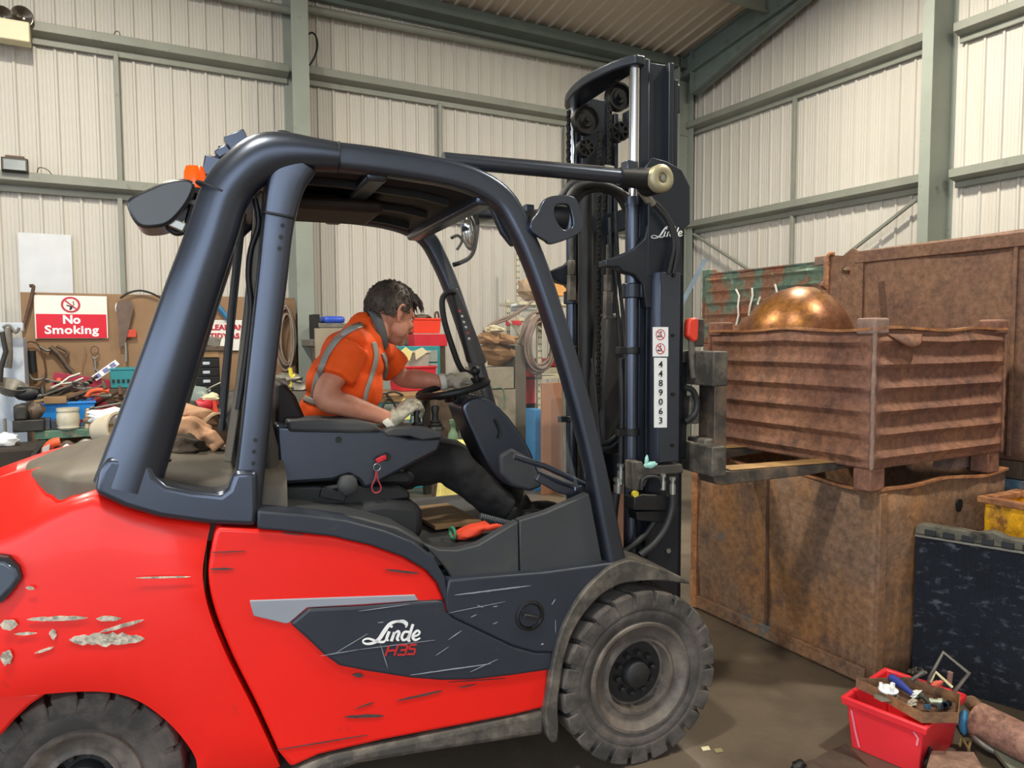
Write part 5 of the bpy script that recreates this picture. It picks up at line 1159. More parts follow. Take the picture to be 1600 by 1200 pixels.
under = crate('steel_bin', 'blue and rust steel bin partly hidden behind the ribbed crate at right', 'bin', (4.25, 1.2), 1.0, BL, 0.0, .845, 0, rustmat('rust_blue', '#6a5448', '#587c92', '#7a5a46', 3.5, 6, t1=(.5, .56)), feet=0, rim=.0, dent=.012, posts=False, seed=15)
# strip of steel leaning inside
b = MB(); p0, p1 = on_x(1383, 515, 3.80), on_x(1377, 440, 3.80); b.sweep([Vector((p0.x, p0.y, UZ+.02)), p0, p1], [(-.002, -.02), (.002, -.02), (.002, .02), (-.002, .02)], up=(1, 0, 0)); tag(b.build('steel_strip', m_inrust, origin=(p0.x, p0.y, UZ+.02)), 'narrow rusty steel strip standing upright in the ribbed crate', 'strip')
# pale wedge under the right end of the ribbed crate
wg = on_z(1530, 730, LZ+.012)
b = MB(); b.prism([(0, 0), (.30, .0), (.30, .085), (.05, .06)], 0, .10); o_ = tag(b.build('steel_wedge', m_weld), 'pale scuffed steel block wedged between plain bin and ribbed crate', 'block'); o_.location = (wg.x-.22, wg.y+.02, LZ+.016)
# flat tie bar leaning against the wall behind the mast
p0, p1 = on_x(1072, 462, 6.6), on_x(1102, 405, 6.9); b = MB(); q0 = p0+(p0-p1)*5.0; q0 = p1+(p0-p1)*((p1.z)/(p1.z-p0.z)); b.sweep([q0, p1], [(-.035, -.012), (.035, -.012), (.035, .012), (-.035, .012)], up=(0, 1, 0)); tag(b.build('steel_bar', mat('bluesteel', '#8fa3b8', .4, .4), origin=q0), 'pale blue steel bar leaning against the wall behind the green crate', 'bar')

# ---- scrap pile at lower right
red = mat('redplastic', '#e8303a', .35, var=.05, scale=3, spec=.6)
A = on_z(1322, 1170, 0); B_ = on_z(1428, 1208, 0)
RH = .205
a_, b2_, c2_ = on_z(1315, 1088, RH), on_z(1447, 1138, RH), on_z(1385, 1044, RH)
ux = (b2_-a_); uy = (c2_-a_); Lx = ux.length; Ly = uy.length; ux.normalize(); uy = (uy-ux*uy.dot(ux)).normalized()
bt = thing('plastic_tub', (a_.x, a_.y, 0), 'bright red plastic tub full of scrap tools on the floor', 'tub')
def TB(u, v, z): return ux*u+uy*v+Vector((0, 0, z))
ins = .022
def tubring(z, i): return [TB(i, i, z), TB(Lx-i, i, z), TB(Lx-i, Ly-i, z), TB(i, Ly-i, z)]
b = MB(); vs = []; 
for (z, i) in ((.0, .03), (RH-.03, .014), (RH-.03, 0.0), (RH, -.004), (RH+.004, .004), (RH, .016), (.012, .036)): vs += tubring(z, i)
fs = [(0, 1, 2, 3), (24, 25, 26, 27)]
for r_ in range(6):
    for q in range(4): fs.append((r_*4+q, r_*4+(q+1) % 4, (r_+1)*4+(q+1) % 4, (r_+1)*4+q))
b.add(vs, fs); b.build('shell', red, bt, bevel=.007, seg=3, angle=25)
b = MB(); b.sweep([TB(.035, .010, .16), TB(.05, .014, .08), TB(.065, .018, .02)], [(-.004, -.001), (.004, -.001), (.004, .002), (-.004, .002)]); b.build('stress_mark', mat('pinkmark', '#f28a9a', .4), bt, smooth=True)
b = MB(); b.sweep([TB(Lx-.045, .008, .17), TB(Lx-.03, .011, .15), TB(Lx-.035, .014, .12)], [(-.004, -.001), (.004, -.001), (.004, .002), (-.004, .002)]); b.build('stress_mark', MATS['pinkmark'], bt, smooth=True)
OB = Vector((a_.x, a_.y, 0))
def sc(px, py, z): return on_z(px, py, z)
def single(b, name, m_, label, cat, group=None, **k):
    zmin = min(v.z for v in b.v); cx = sum(v.x for v in b.v)/len(b.v); cy = sum(v.y for v in b.v)/len(b.v)
    return tag(b.build(name, m_, origin=(cx, cy, zmin), **k), label, cat, group)
# rusty tray lying across the tub
q = [sc(1338, 1068, RH+.03), sc(1374, 1088, RH+.02), sc(1440, 1128, RH+.015), sc(1497, 1128, RH+.015), sc(1500, 1088, RH+.04), sc(1420, 1058, RH+.05)]
tz = min(p.z for p in q)
t = thing('metal_tray', (q[0].x, q[0].y, RH+.006), 'rusty sheet-metal tray of oddments laid across the red tub', 'tray'); o = Vector(t.location)
ring0 = [Vector((p.x, p.y, RH+.012)) for p in q]
b = MB(); n = len(q); b.add([p-o for p in ring0], [tuple(range(n))]); b.build('tray_floor', m_inrust, t, solid=.002)
b = MB(); b.add([p-o for p in ring0]+[p-o+Vector((0, 0, .038)) for p in ring0], [(i, (i+1) % n, (i+1) % n+n, i+n) for i in range(n)]); b.build('tray_wall', m_rust1, t, solid=.003)
TZ = RH+.02
p = sc(1388, 1078, TZ+.03); b = MB(); b.lathe(p, (0, 0, 1), [(-.004, .0), (-.004, .034), (.002, .036), (.006, .030), (.008, 0)], 28); b.lathe(p, (0, 0, 1), [(.006, .022), (.014, .022), (.014, .019), (.006, .019)], 20)
for a in (0, 2.1, 4.2): b.box(p+Vector((math.cos(a)*.026, math.sin(a)*.026, .014)), (.012, .012, .016), rz=a)
single(b, 'round_bung', m_white, 'white plastic cap with lugs lying on the rusty tray', 'cap', smooth=True)
b = MB(); p0, p1 = sc(1395, 1060, TZ+.03), sc(1425, 1084, TZ+.015); b.tube([p0, p0.lerp(p1, .3), p1], [.016, .018, .009], n=14); b.blob(p0, (.018, .018, .016), amp=0); single(b, 'screwdriver', mat('navy', '#3a4796', .4), 'blue handled tool behind the white cap on the tray', 'tool', smooth=True)
b = MB(); b.blob(sc(1385, 1088, TZ+.010), (.055, .035, .006), amp=.15, seed=3); single(b, 'rubber_pad', mat('padgrey', '#6a6558', .8), 'flat grey-green rubber pad under the white cap', 'pad', smooth=True)
rnd = random.Random(12)
for i, (px, py, c_, lb) in enumerate(((1432, 1084, '#e9eceb', 'crumpled white foil at the middle of the tray'), (1446, 1092, '#4a4a3e', 'dark brass elbow fitting in the middle of the tray'), (1462, 1096, '#c9cfb8', 'shiny pale fitting right of the dark elbow on the tray'), (1449, 1104, '#2f5673', 'small blue nut at the front of the tray'), (1480, 1100, '#1f2a33', 'black cylindrical fitting at the right end of the tray'), (1425, 1098, '#b9b2a2', 'bone coloured knuckle at the front edge of the tray'), (1468, 1104, '#2b3138', 'small dark bolt head at the front right of the tray'))):
    p = sc(px, py, TZ+.012); b = MB()
    if i in (1, 2, 4): d = Vector((rnd.uniform(-1, 1), rnd.uniform(-1, 1), .2)).normalized(); b.lathe(p-d*.02, d, [(0, 0), (0, .012), (.012, .012), (.012, .009), (.03, .009), (.03, .013), (.045, .013), (.045, .008), (.02, .008)], 14)
    elif i in (3, 6): b.lathe(p, (.2, .3, 1), [(-.008, .006), (-.008, .013), (.008, .013), (.008, .006)], 6)
    else: b.blob(p, (.028, .014, .010), amp=.5, seed=i, freq=4)
    single(b, 'fitting', mat('fit%d' % i, c_, .35, .5 if i in (1, 2, 4) else 0), lb, 'fitting')
# handles sticking out of the tub
def bar_thing(name, pts, r, m_, label, cat, n=10, flat=None):
    b = MB(); b.tube(pts, r, n=n); return single(b, name, m_, label, cat, smooth=True)
m_gr = mat('greysteel', '#7d7a72', .45, .5, var=.2, scale=20); m_dk = mat('darksteel', '#35332f', .5, .4, var=.3, scale=14)
D_ = [sc(1452, 1078, RH-.06), sc(1455, 1062, RH+.03), sc(1475, 1020, RH+.16), sc(1514, 1050, RH+.13), sc(1492, 1080, RH-.0)]
def at_tub(px, py, f, z=None):     # a point over the tub, f of the way back
    base = OB+ux*(Lx*.8)+uy*(Ly*f); d = ray(px, py); s_ = math.hypot(base.x, base.y)/math.hypot(d.x, d.y); return EYEP+d*s_
bar_thing('bracket_handle', [at_tub(1450, 1070, .8), at_tub(1453, 1058, .8), at_tub(1474, 1019, .8), at_tub(1514, 1052, .8), at_tub(1490, 1082, .8)], .0075, m_gr, 'angular grey D-shaped handle standing up out of the red tub', 'handle')
bar_thing('bracket_handle', [at_tub(1455, 1066, .7), at_tub(1462, 1050, .7), at_tub(1488, 1074, .7)], .006, mat('cream', '#cfc79c', .5), 'cream angled rod inside the grey D-shaped handle', 'handle')
bar_thing('wooden_peg', [at_tub(1483, 1068, .9), at_tub(1485, 1050, .9)], .010, mat('pinkwood', '#8a6a60', .7), 'short brown wooden handle end against the black radiator', 'handle')
for k, (a, c) in enumerate((((1425, 1062), (1444, 1049)), ((1430, 1058), (1448, 1050)))):
    bar_thing('steel_tube', [at_tub(*a, .75), at_tub(*c, .75)], .006 if k else .008, m_gr, ('thin' if k else 'thicker')+' grey tube end poking from the back of the red tub', 'tube')
b = MB(); b.blob(at_tub(1432, 1050, .95), (.035, .02, .018), amp=.4, seed=8); single(b, 'chain_heap', m_dk, 'dark lump of chain on the back corner of the red tub', 'chain')
b = MB(); b.blob(at_tub(1465, 1068, .6), (.03, .012, .010), amp=.3, seed=9); single(b, 'cloth_scrap', mat('salmon', '#d2604e', .7), 'salmon red scrap beside the cream rod in the tub', 'scrap', smooth=True)
# radiator standing on edge
G0, G1 = on_z(next(v for v in range(1035, 1100) if on_z(1424, v, 0).y < 2.05 or v == 1099) and 1424, next(v for v in range(1035, 1100) if on_z(1424, v, 0).y < 2.05 or v == 1099), 0), on_z(1600, 1112, 0); rd_ = (G1-G0).normalized(); rn = Vector((-rd_.y, rd_.x, 0)); 
dd = ray(1427, 818); s_ = math.hypot(G0.x, G0.y)/math.hypot(dd.x, dd.y); RADH = (EYEP+dd*s_).z
ra_ = thing('radiator', G0, 'large black vehicle radiator core standing on edge beside the rusty bin', 'radiator', math.atan2(rd_.y, rd_.x))
m_core = mat('radcore', '#242c39', .5, .2, var=.2, scale=3, dirt='#6f7987', dscale=16, dthr=(.55, .68), stretch=(1, 1, 2.0))
n = m_core.node_tree; tcn = n.nodes.new('ShaderNodeTexCoord'); wv = n.nodes.new('ShaderNodeTexWave'); wv.wave_type = 'BANDS'; wv.bands_direction = 'X'; wv.inputs['Scale'].default_value = 42
wz = n.nodes.new('ShaderNodeTexWave'); wz.wave_type = 'BANDS'; wz.bands_direction = 'Z'; wz.inputs['Scale'].default_value = 60
ad = n.nodes.new('ShaderNodeMath'); ad.operation = 'ADD'; bp = n.nodes.new('ShaderNodeBump'); bp.inputs['Strength'].default_value = .9; bp.inputs['Distance'].default_value = .004
n.links.new(tcn.outputs['Object'], wv.inputs[0]); n.links.new(tcn.outputs['Object'], wz.inputs[0]); n.links.new(wv.outputs['Fac'], ad.inputs[0]); n.links.new(wz.outputs['Fac'], ad.inputs[1]); n.links.new(ad.outputs[0], bp.inputs['Height']); n.links.new(bp.outputs[0], n.nodes['Principled BSDF'].inputs['Normal'])
RL = 1.05
b = MB(); b.box((RL/2, .03, (RADH-.06)/2), (RL, .05, RADH-.06)); b.build('core', m_core, ra_)
b = MB(); b.box((RL/2, .03, RADH-.055), (RL+.01, .062, .012)); b.build('header_plate', m_gr, ra_, bevel=.002)
pf = [(-.005, 0), (-.005, .035), (.02, .05), (.2, .05), (.24, .045), (.30, .065), (.36, .045), (RL, .045), (RL, 0)]
b = MB(); b.prism([(x, RADH-.048+z) for x, z in pf], .0, .06); b.build('top_tank', mat('tank', '#5d5a4e', .7, var=.3, scale=12, dirt='#22221f', dscale=9, dthr=(.5, .6)), ra_, bevel=.006)
for i in range(9): b = MB(); b.box((.06+i*.075, -.003, RADH-.032), (.045, .008, .028)); b.build('tank_clip', m_blk, ra_, bevel=.002)
# yellow bin behind the radiator
yp = on_z(1541, 800, .72); yb_ = thing('yellow_bin', (3.68, 1.15, .0), 'scraped yellow steel bin with a brown rim behind the radiator', 'bin')
m_yel = rustmat('yellowpaint', '#e8a818', '#f0b41c', '#8a5a30', 4, 6, t2=(.56, .66), rough=.5)
yl_ = on_x(1541, 800, 3.68); yt = on_x(1541, 780, 3.68); YL = yl_.y-1.15
for nm, c_, d_ in (('side_wall', (0, YL/2, yt.z/2), (.015, YL, yt.z)), ('side_wall', (.28, YL/2, yt.z/2), (.015, YL, yt.z)), ('side_wall', (.14, YL, yt.z/2), (.28, .015, yt.z)), ('side_wall', (.14, 0, yt.z/2), (.28, .015, yt.z))):
    b = MB(); b.box(c_, d_); b.build(nm, m_yel, yb_, bevel=.002)
b = MB()
for c_, d_ in (((-.005, YL/2, yt.z), (.05, YL+.06, .03)), ((.285, YL/2, yt.z), (.05, YL+.06, .03)), ((.14, YL, yt.z), (.28, .05, .03))): b.box(c_, d_)
b.build('rim', m_edge, yb_, bevel=.004); b = MB(); b.box((.14, YL/2, .02), (.26, YL-.02, .02)); b.build('floor_plate', m_inrust, yb_)
# rusty pipes, plates and offcuts on the floor
m_pipe = rustmat('piperust', '#8d6658', '#a07a68', '#5b4640', 14, 20, rough=.8)
p0 = sc(1530, 1125, .11); p1 = sc(1640, 1180, .11); d = (p1-p0).normalized(); b = MB(); b.lathe(p0, d, [(0, .058), (0, .068), (.45, .068), (.45, .058), (0, .058)], 32)
single(b, 'steel_pipe', m_pipe, 'thick pitted rusty pipe lying below the radiator', 'pipe', smooth=True)
b = MB(); q0 = sc(1518, 1098, .10); q1 = sc(1532, 1112, .11); b.tube([q0, q1], .03, n=14); single(b, 'steel_stub', m_rust1, 'short rusty stub at the open end of the thick pipe', 'stub', smooth=True)
b = MB(); q0 = sc(1506, 1120, .12); b.blob(q0+Vector((0, 0, -.02)), (.018, .018, .05), amp=.1); single(b, 'blue_bottle', mat('bluebottle', '#3f87b0', .4), 'small blue plastic bottle wedged between tub and thick pipe', 'bottle', smooth=True)
b = MB(); q0 = sc(1545, 1155, .05); b.tube([q0+Vector((math.cos(t)*.055, math.sin(t)*.06, .02*math.sin(t))) for t in [PI*.3+2*PI*.75*i/18 for i in range(19)]], .014, n=10); single(b, 'steel_hook', m_gr, 'curved grey steel hook in front of the thick pipe', 'hook', smooth=True)
for k, pts in enumerate(([(1500, 1165), (1502, 1150), (1514, 1172)], [(1513, 1172), (1517, 1155)])):
    bar_thing('brass_rod', [sc(a, c, .05) for a, c in pts], .005, mat('brassy', '#c2b57a', .35, .7), ('bent' if k == 0 else 'straight')+' brass coloured rod beside the curved hook', 'rod')
b = MB(); P = [sc(1545, 1168, .03), sc(1620, 1178, .03), sc(1640, 1215, .03), sc(1580, 1212, .03)]; b.add([p for p in P]+[p+Vector((0, 0, .02)) for p in P], [(0, 1, 2, 3), (7, 6, 5, 4), (0, 1, 5, 4), (1, 2, 6, 5), (2, 3, 7, 6), (3, 0, 4, 7)]); single(b, 'steel_plate', mat('galv', '#8b9483', .5, .4, var=.2, scale=14), 'grey-green galvanised plate at the bottom right corner', 'plate', bevel=.003)
P = [sc(1455, 1172, .10), sc(1522, 1174, .10), sc(1550, 1225, .10), sc(1440, 1225, .10)]; b = MB(); b.add([Vector((p.x, p.y, 0.0)) for p in P]+[p for p in P], [(0, 1, 2, 3), (7, 6, 5, 4), (0, 1, 5, 4), (1, 2, 6, 5), (2, 3, 7, 6), (3, 0, 4, 7)]); single(b, 'steel_block', rustmat('brownblock', '#7d6154', '#8d7060', '#5b463c', 5, 9), 'flat-topped brown steel block in front of the tub', 'block', bevel=.004)
P = [sc(1250, 1196, .012), sc(1322, 1158, .012), sc(1420, 1200, .012), sc(1420, 1260, .012), sc(1300, 1260, .012)]; b = MB()
def mudf(u, v):
    a = P[0].lerp(P[4], v); c = P[1].lerp(P[2], .0).lerp(P[2], 1-(1-v)) ; p = a.lerp(P[1].lerp(P[3], v), u); return Vector((p.x, p.y, .004+.012*(.5+mnoise.noise(Vector((p.x*14, p.y*5, 2))))*min(1, min(u, 1-u, v+.1)*8)))
b.sheet(26, 16, mudf); single(b, 'sacking', mat('sacking', '#4d4037', .9, var=.3, scale=12, bump=.6, bscale=9), 'crumpled dark brown sacking under the red tub', 'sacking', smooth=True)
b = MB(); b.blob(sc(1248, 1195, .02), (.03, .02, .015), amp=.2); single(b, 'rubber_lump', m_blk, 'black rubber lump at the left end of the sacking', 'rubber', smooth=True)
b = MB(); b.blob(sc(1452, 1190, .04), (.035, .03, .04), amp=.3, seed=5); single(b, 'stone', m_dk, 'dark lump between the tub and the brown block', 'lump', smooth=True)
for k, (px, py, c_) in enumerate(((1102, 1170, '#d9cfae'), (1122, 1173, '#8f8560'))):
    p = sc(px, py, .002); b = MB(); b.prism([(p.x-.02, p.y-.008), (p.x+.012, p.y-.016), (p.x+.022, p.y+.006), (p.x-.01, p.y+.014)], .002, .005, 'z'); single(b, 'paper_scrap', mat('scrap%d' % k, c_, .8), ('cream' if k == 0 else 'olive')+' scrap of card on the floor by the front wheel', 'scrap')
# ================================================================== WORKBENCHES AND CLUTTER ALONG THE BACK WALL
def bx(name, m_, label, cat, px0, py0, px1, py1, Y, dep, z0=None, group=None, bevel=.004, rz=0, build=True):
    """a box-shaped thing whose front face fills the given view of the plane Y"""
    a, c = on_y(px0, (py0+py1)/2, Y), on_y(px1, (py0+py1)/2, Y); xm = (px0+px1)/2; zt = on_y(xm, py0, Y).z; zb2 = on_y(xm, py1, Y).z if z0 is None else z0
    b = MB(); b.box(((a.x+c.x)/2, Y+dep/2, (zt+zb2)/2), (c.x-a.x, dep, zt-zb2), rz=rz)
    if not build: return b, (a.x, c.x, zb2, zt)
    return tag(b.build(name, m_, origin=((a.x+c.x)/2, Y+dep/2, zb2), bevel=bevel), label, cat, group)
def lt(name, label, cat, o, group=None): return thing(name, o, label, cat, 0, group)
m_ply = mat('plyboard', '#8f7256', .8, var=.12, scale=3, dirt='#6f573f', dscale=5, dthr=(.6, .85))
m_wood = mat('wood', '#8a6d4c', .75, var=.25, scale=5, stretch=(1, 6, 1))
m_green = mat('greenpaint', '#4f7561', .6, var=.15, scale=8, dirt='#8a7c68', dscale=14, dthr=(.5, .6))
m_pale = mat('palesteel', '#b9c2cc', .5, .2, var=.08)
m_brown = mat('brownmetal', '#5b4d42', .6, .3, var=.3, scale=14)
m_teal = mat('teal', '#2f8891', .5, var=.08)
YB = 8.2
# tool board with what hangs on it
bx('tool_board', m_ply, 'long brown plywood tool board fixed to the back wall', 'board', 36, 461, 463, 655, YB+.1, .03, z0=.55)
def hang(px, py, Y=YB+.06): return on_y(px, py, Y)
def sign(px0, py0, px1, py1, Y, label):
    a, c = on_y(px0, (py0+py1)/2, Y), on_y(px1, (py0+py1)/2, Y); zt, z_ = on_y((px0+px1)/2, py0, Y).z, on_y((px0+px1)/2, py1, Y).z
    t = lt('wall_sign', label, 'sign', ((a.x+c.x)/2, Y, z_)); w_, h = c.x-a.x, zt-z_
    b = MB(); b.box((0, .006, h/2), (w_, .012, h)); b.build('backing', mat('signwhite', '#e4e3dc', .5, var=.03), t, bevel=.003); return t, w_, h
t, w_, h = sign(54, 462, 168, 529, YB+.07, 'red and white No Smoking sign on the brown tool board')
b = MB(); b.box((0, -.002, h*.29), (w_*.965, .003, h*.56)); b.build('red_field', mat('safetyred', '#cf0a2c', .45, var=.02), t, bevel=.001)
b = MB(); put_text(b, 'No', h*.27, (-w_*.005, -.005, h*.355), (1, 0, 0), (0, 0, 1), bold=.004, align='CENTER'); put_text(b, 'Smoking', h*.27, (-w_*.005, -.005, h*.115), (1, 0, 0), (0, 0, 1), bold=.003, align='CENTER', sx=1.12, spacing=1.06); b.build('lettering', m_white, t)
c0 = Vector((-.005, -.004, h*.79)); n_ = 40; b = MB(); R1, R2 = h*.185, h*.145
vs = [c0+Vector((math.cos(2*PI*i/n_)*r_*1.05, 0, math.sin(2*PI*i/n_)*r_)) for r_ in (R1, R2) for i in range(n_)]
b.add(vs, [(i, (i+1) % n_, (i+1) % n_+n_, i+n_) for i in range(n_)]); b.box(c0, (R2*2.1, .0015, h*.028), ry=R(42)); b.build('prohibition_ring', mat('ringred', '#b8243c', .5), t)
b = MB(); b.box(c0+Vector((-.01, .001, -R2*.25)), (R2*.9, .001, R2*.18), ry=R(20)); b.box(c0+Vector((0, .001, -R2*.6)), (R2*.3, .001, R2*.5), ry=.5)
b.tube([c0+Vector((R2*x, .001, R2*z)) for x, z in ((.35, -.1), (.5, .15), (.3, .35), (.45, .6))], .003, n=5); b.build('cigarette_symbol', m_ink, t)
t, w_, h = sign(313, 500, 385, 548, YB+.07, 'white sign with red lettering telling to keep clean and tidy')
b = MB(); put_text(b, 'CLEAN AND', h*.24, (-w_*.40, -.003, h*.68), (1, 0, 0), (0, 0, 1), bold=.0035, spacing=1.05); put_text(b, 'TIDY AS', h*.24, (-w_*.30, -.003, h*.40), (1, 0, 0), (0, 0, 1), bold=.0035, spacing=1.05); b.build('lettering', mat('ringred', '#b8243c'), t)
def tubes(name, m_, label, cat, runs, r, Y=YB+.05, group=None, n=8, extra=None):
    b = MB()
    for k, q in enumerate(runs): b.tube(smooth_path([on_y(a, c, Y) for a, c in q], 4), r if not isinstance(r, (list, tuple)) else r[k], n=n)
    if extra: extra(b)
    zmin = min(v.z for v in b.v); return tag(b.build(name, m_, origin=(sum(v.x for v in b.v)/len(b.v), Y, zmin), smooth=True), label, cat, group)
m_rs = mat('rustybar', '#5d4638', .7, .3, var=.25, scale=16); m_sv = mat('silvertool', '#8f8c85', .45, .5, var=.1)
tubes('pry_bar', m_rs, 'long rusty bar with a hooked top leaning over the board beside the No Smoking sign', 'bar', [[(46, 447), (52, 447), (51, 456), (44, 484), (36, 514)]], .016)
tubes('cable', m_blk, 'black cable arching over the top of the tool board', 'cable', [[(188, 466), (200, 458), (218, 454), (236, 458), (252, 466)]], .010)
b = MB(); P = [on_y(a, c, YB+.05) for a, c in ((183, 472), (190, 468), (206, 470), (209, 480), (203, 505), (195, 540), (186, 542), (184, 500), (181, 482))]; b.prism([(p.x, p.z) for p in P], YB+.04, YB+.052)
tag(b.build('hand_saw', mat('sawblade', '#6b5a50', .6, .3, var=.2, scale=12), origin=P[5]), 'wide rusty saw blade hanging right of the No Smoking sign', 'saw')
tubes('saw_frame', m_white, 'thin white hooked rod along the left of the hanging saw blade', 'rod', [[(186, 495), (181, 482), (183, 474), (192, 469)]], .006)
bx('scraper', mat('orangered', '#c8462e', .5), 'small orange-red handled scraper on the board beside the saw', 'scraper', 196, 515, 213, 527, YB+.05, .02)
tubes('socket_bar', m_sv, 'upright silver socket bar beneath the orange-red scraper', 'bar', [[(196, 535), (197, 552), (197, 565)]], .013)
tubes('bow_frame', m_rs, 'tall oval metal frame hanging at the lower left of the board', 'frame', [[(38, 540), (45, 534), (56, 536), (64, 545), (70, 565), (71, 585), (64, 600), (52, 606), (40, 600), (33, 580), (33, 555), (38, 540)]], .008)
tubes('file', m_blk, 'black cylindrical tool hanging inside the oval frame', 'tool', [[(49, 548), (50, 565), (52, 582)]], .035)
tubes('sash_clamp', m_gr, 'grey bent handle below the black tool on the board', 'handle', [[(47, 556), (46, 575), (50, 592), (66, 592), (70, 586)]], .012)
tubes('air_tool', m_brown, 'brown-grey angled hand tool hanging below the No Smoking sign', 'tool', [[(78, 542), (88, 550), (98, 562), (106, 574), (114, 582)], [(88, 541), (98, 545), (106, 552), (103, 558)]], [.022, .014])
tubes('chain_wrench', m_gr, 'small grey clamp hooked left of the angled hand tool', 'clamp', [[(62, 541), (68, 545), (74, 548), (80, 546)]], .014)
tubes('wire_loop', m_wood, 'thin brown wire hanging on the board left of the silver spanner', 'wire', [[(131, 541), (134, 548), (130, 560), (128, 575), (131, 588)]], .004)
tubes('key_ring', m_brown, 'round wire ring hanging above the silver spanner', 'ring', [[(148, 556), (143, 552), (142, 545), (147, 541), (153, 544), (153, 551), (148, 556)]], .004)
tubes('spanner', m_sv, 'silver spanner hanging from a wire ring on the board', 'spanner', [[(148, 560), (149, 570), (149, 578)], [(144, 558), (148, 561), (152, 558)], [(146, 580), (149, 577), (152, 580)]], [.010, .011, .010])
b = MB(); P = [on_y(a, c, YB-.28) for a, c in ((143, 588), (180, 562), (187, 569), (151, 595))]; b.prism([(p.x, p.z) for p in P], YB-.30, YB-.28); lv = b.build('label_plate', m_white, origin=P[0], bevel=.002); tag(lv, 'white sticker-covered strip leaning diagonally above the red tool box', 'strip')
b = MB(); 
for f, c_ in ((.16, .0), (.5, 0), (.8, 0)): p = P[0].lerp(P[1], f).lerp(P[3].lerp(P[2], f), .5)-Vector(P[0]); b.box((p.x, -.302+.28, p.z), (.05, .002, .04), ry=-.6)
b.build('printed_mark', mat('violetink', '#7c7fb0', .5, var=.4, scale=60), lv)
# left edge: pale rail, wall patch, hanging pot
b = MB(); a, c = on_y(28, 363, DB-.03), on_y(111, 366, DB-.03); zb_ = on_y(60, 466, DB-.03).z; b.box(((a.x+c.x)/2, DB-.035, (a.z+zb_)/2), (c.x-a.x, .01, a.z-zb_)); tag(b.build('wall_patch', mat('patch', '#c9ccd0', .4, .1, var=.05), origin=((a.x+c.x)/2, DB-.04, zb_)), 'pale riveted sheet patched over the wall cladding above the tool board', 'sheet')
bx('shelf_rail', m_pale, 'pale blue-grey steel rail running off the left edge', 'rail', -40, 504, 36, 517, YB-.4, .10)
bx('cabinet', mat('whitecab', '#b4bdc8', .5, var=.08), 'tall pale blue-white cabinet at the left edge behind the vice', 'cabinet', -60, 528, 40, 700, YB-.3, .35, z0=0)
tubes('strap', m_gr, 'grey strap and clip hanging in front of the pale cabinet', 'strap', [[(12, 512), (13, 530), (14, 555), (12, 575)], [(4, 512), (14, 508), (24, 520), (30, 512)]], [.030, .012], Y=YB-.5)
t = lt('wire_pot', 'black wire pan hanging low in front of the pale cabinet', 'pan', on_y(18, 600, YB-.6)); b = MB(); b.lathe((0, 0, 0), (.3, -.3, .9), [(-.09, 0), (-.09, .07), (-.02, .12), (.0, .13), (.0, .12), (-.08, .06)], 22); b.build('pan', m_gr, t, smooth=True); b = MB(); b.blob((.12, 0, -.09), (.11, .05, .06), amp=.1); b.build('scorched_side', m_blk, t, smooth=True); b = MB(); b.tube([(-.08, 0, .02), (-.07, 0, .14), (-.03, 0, .28), (-.05, 0, .45)], .02, n=8); b.build('handle', m_dk, t, smooth=True)
# green bench and what stands on it
BZt = on_y(100, 672, 7.2).z
def bench(name, label, px0, px1, Y, dep, zt, m_, th=.07, ms=m_brown):
    a, c = on_y(px0, 670, Y), on_y(px1, 670, Y); t = lt(name, label, 'workbench', ((a.x+c.x)/2, Y, 0)); w_ = c.x-a.x
    b = MB(); b.box((0, dep/2, zt-th/2), (w_, dep, th)); b.build('worktop', m_, t, bevel=.006)
    for sx_ in (-1, 1):
        for yy in (.05, dep-.05): b = MB(); b.box((sx_*(w_/2-.05), yy, (zt-th)/2), (.07, .07, zt-th)); b.build('leg', ms if ms else m_, t, bevel=.004)
    return t
bench('workbench', 'worn green workbench crowded with tools under the No Smoking sign', 53, 205, 7.2, .85, BZt, m_green, ms=m_green)
z_ = BZt+.003
def onb(px, Y): return on_y(px, 665, Y).x
def crate_open(name, label, px0, py0, px1, py1, Y, dep, m_, z0, cat='crate', holes=False):
    a, c = on_y(px0, (py0+py1)/2, Y), on_y(px1, (py0+py1)/2, Y); zt = on_y((px0+px1)/2, py0, Y).z; h = zt-z0; w_ = c.x-a.x; t = lt(name, label, cat, ((a.x+c.x)/2, Y+dep/2, z0))
    b = MB(); k = .90
    def rg(z, s, i=0): return [Vector((x*(w_/2*s-i), y*(dep/2*s-i), z)) for x, y in ((-1, -1), (1, -1), (1, 1), (-1, 1))]
    vs = rg(0, k)+rg(h-.02, .97)+rg(h-.02, 1.02)+rg(h, 1.02)+rg(h, .97, .012)+rg(.01, k, .012)
    fs = [(3, 2, 1, 0), (20, 21, 22, 23)]+[(r_*4+q, r_*4+(q+1) % 4, (r_+1)*4+(q+1) % 4, (r_+1)*4+q) for r_ in range(5) for q in range(4)]
    b.add(vs, fs); b.build('shell', m_, t, bevel=.004)
    if holes:
        for i in range(5): b = MB(); b.box((w_*(-.36+.18*i), -dep/2*.98, h*.35), (w_*.09, .006, h*.16)); b.build('slot', m_blk, t)
    return t, zt
m_bluep = mat('blueplastic', '#1f7fd0', .4, var=.04); m_redp = mat('binred', '#c22a38', .45, var=.05)
t, ztb = crate_open('storage_bin', 'bright blue plastic bin heaped with tools on the green bench', 61, 628, 150, 668, 7.45, .38, m_bluep, z_, 'bin')
t, ztr_ = crate_open('storage_bin', 'dark red plastic bin beside the blue bin on the green bench', 151, 638, 180, 668, 7.5, .3, m_redp, z_, 'bin')
t, zz_ = crate_open('storage_bin', 'teal slotted plastic crate in front of the board by the white strip', 171, 575, 214, 606, 7.9, .25, m_teal, on_y(190, 606, 7.9).z, 'crate', holes=True)
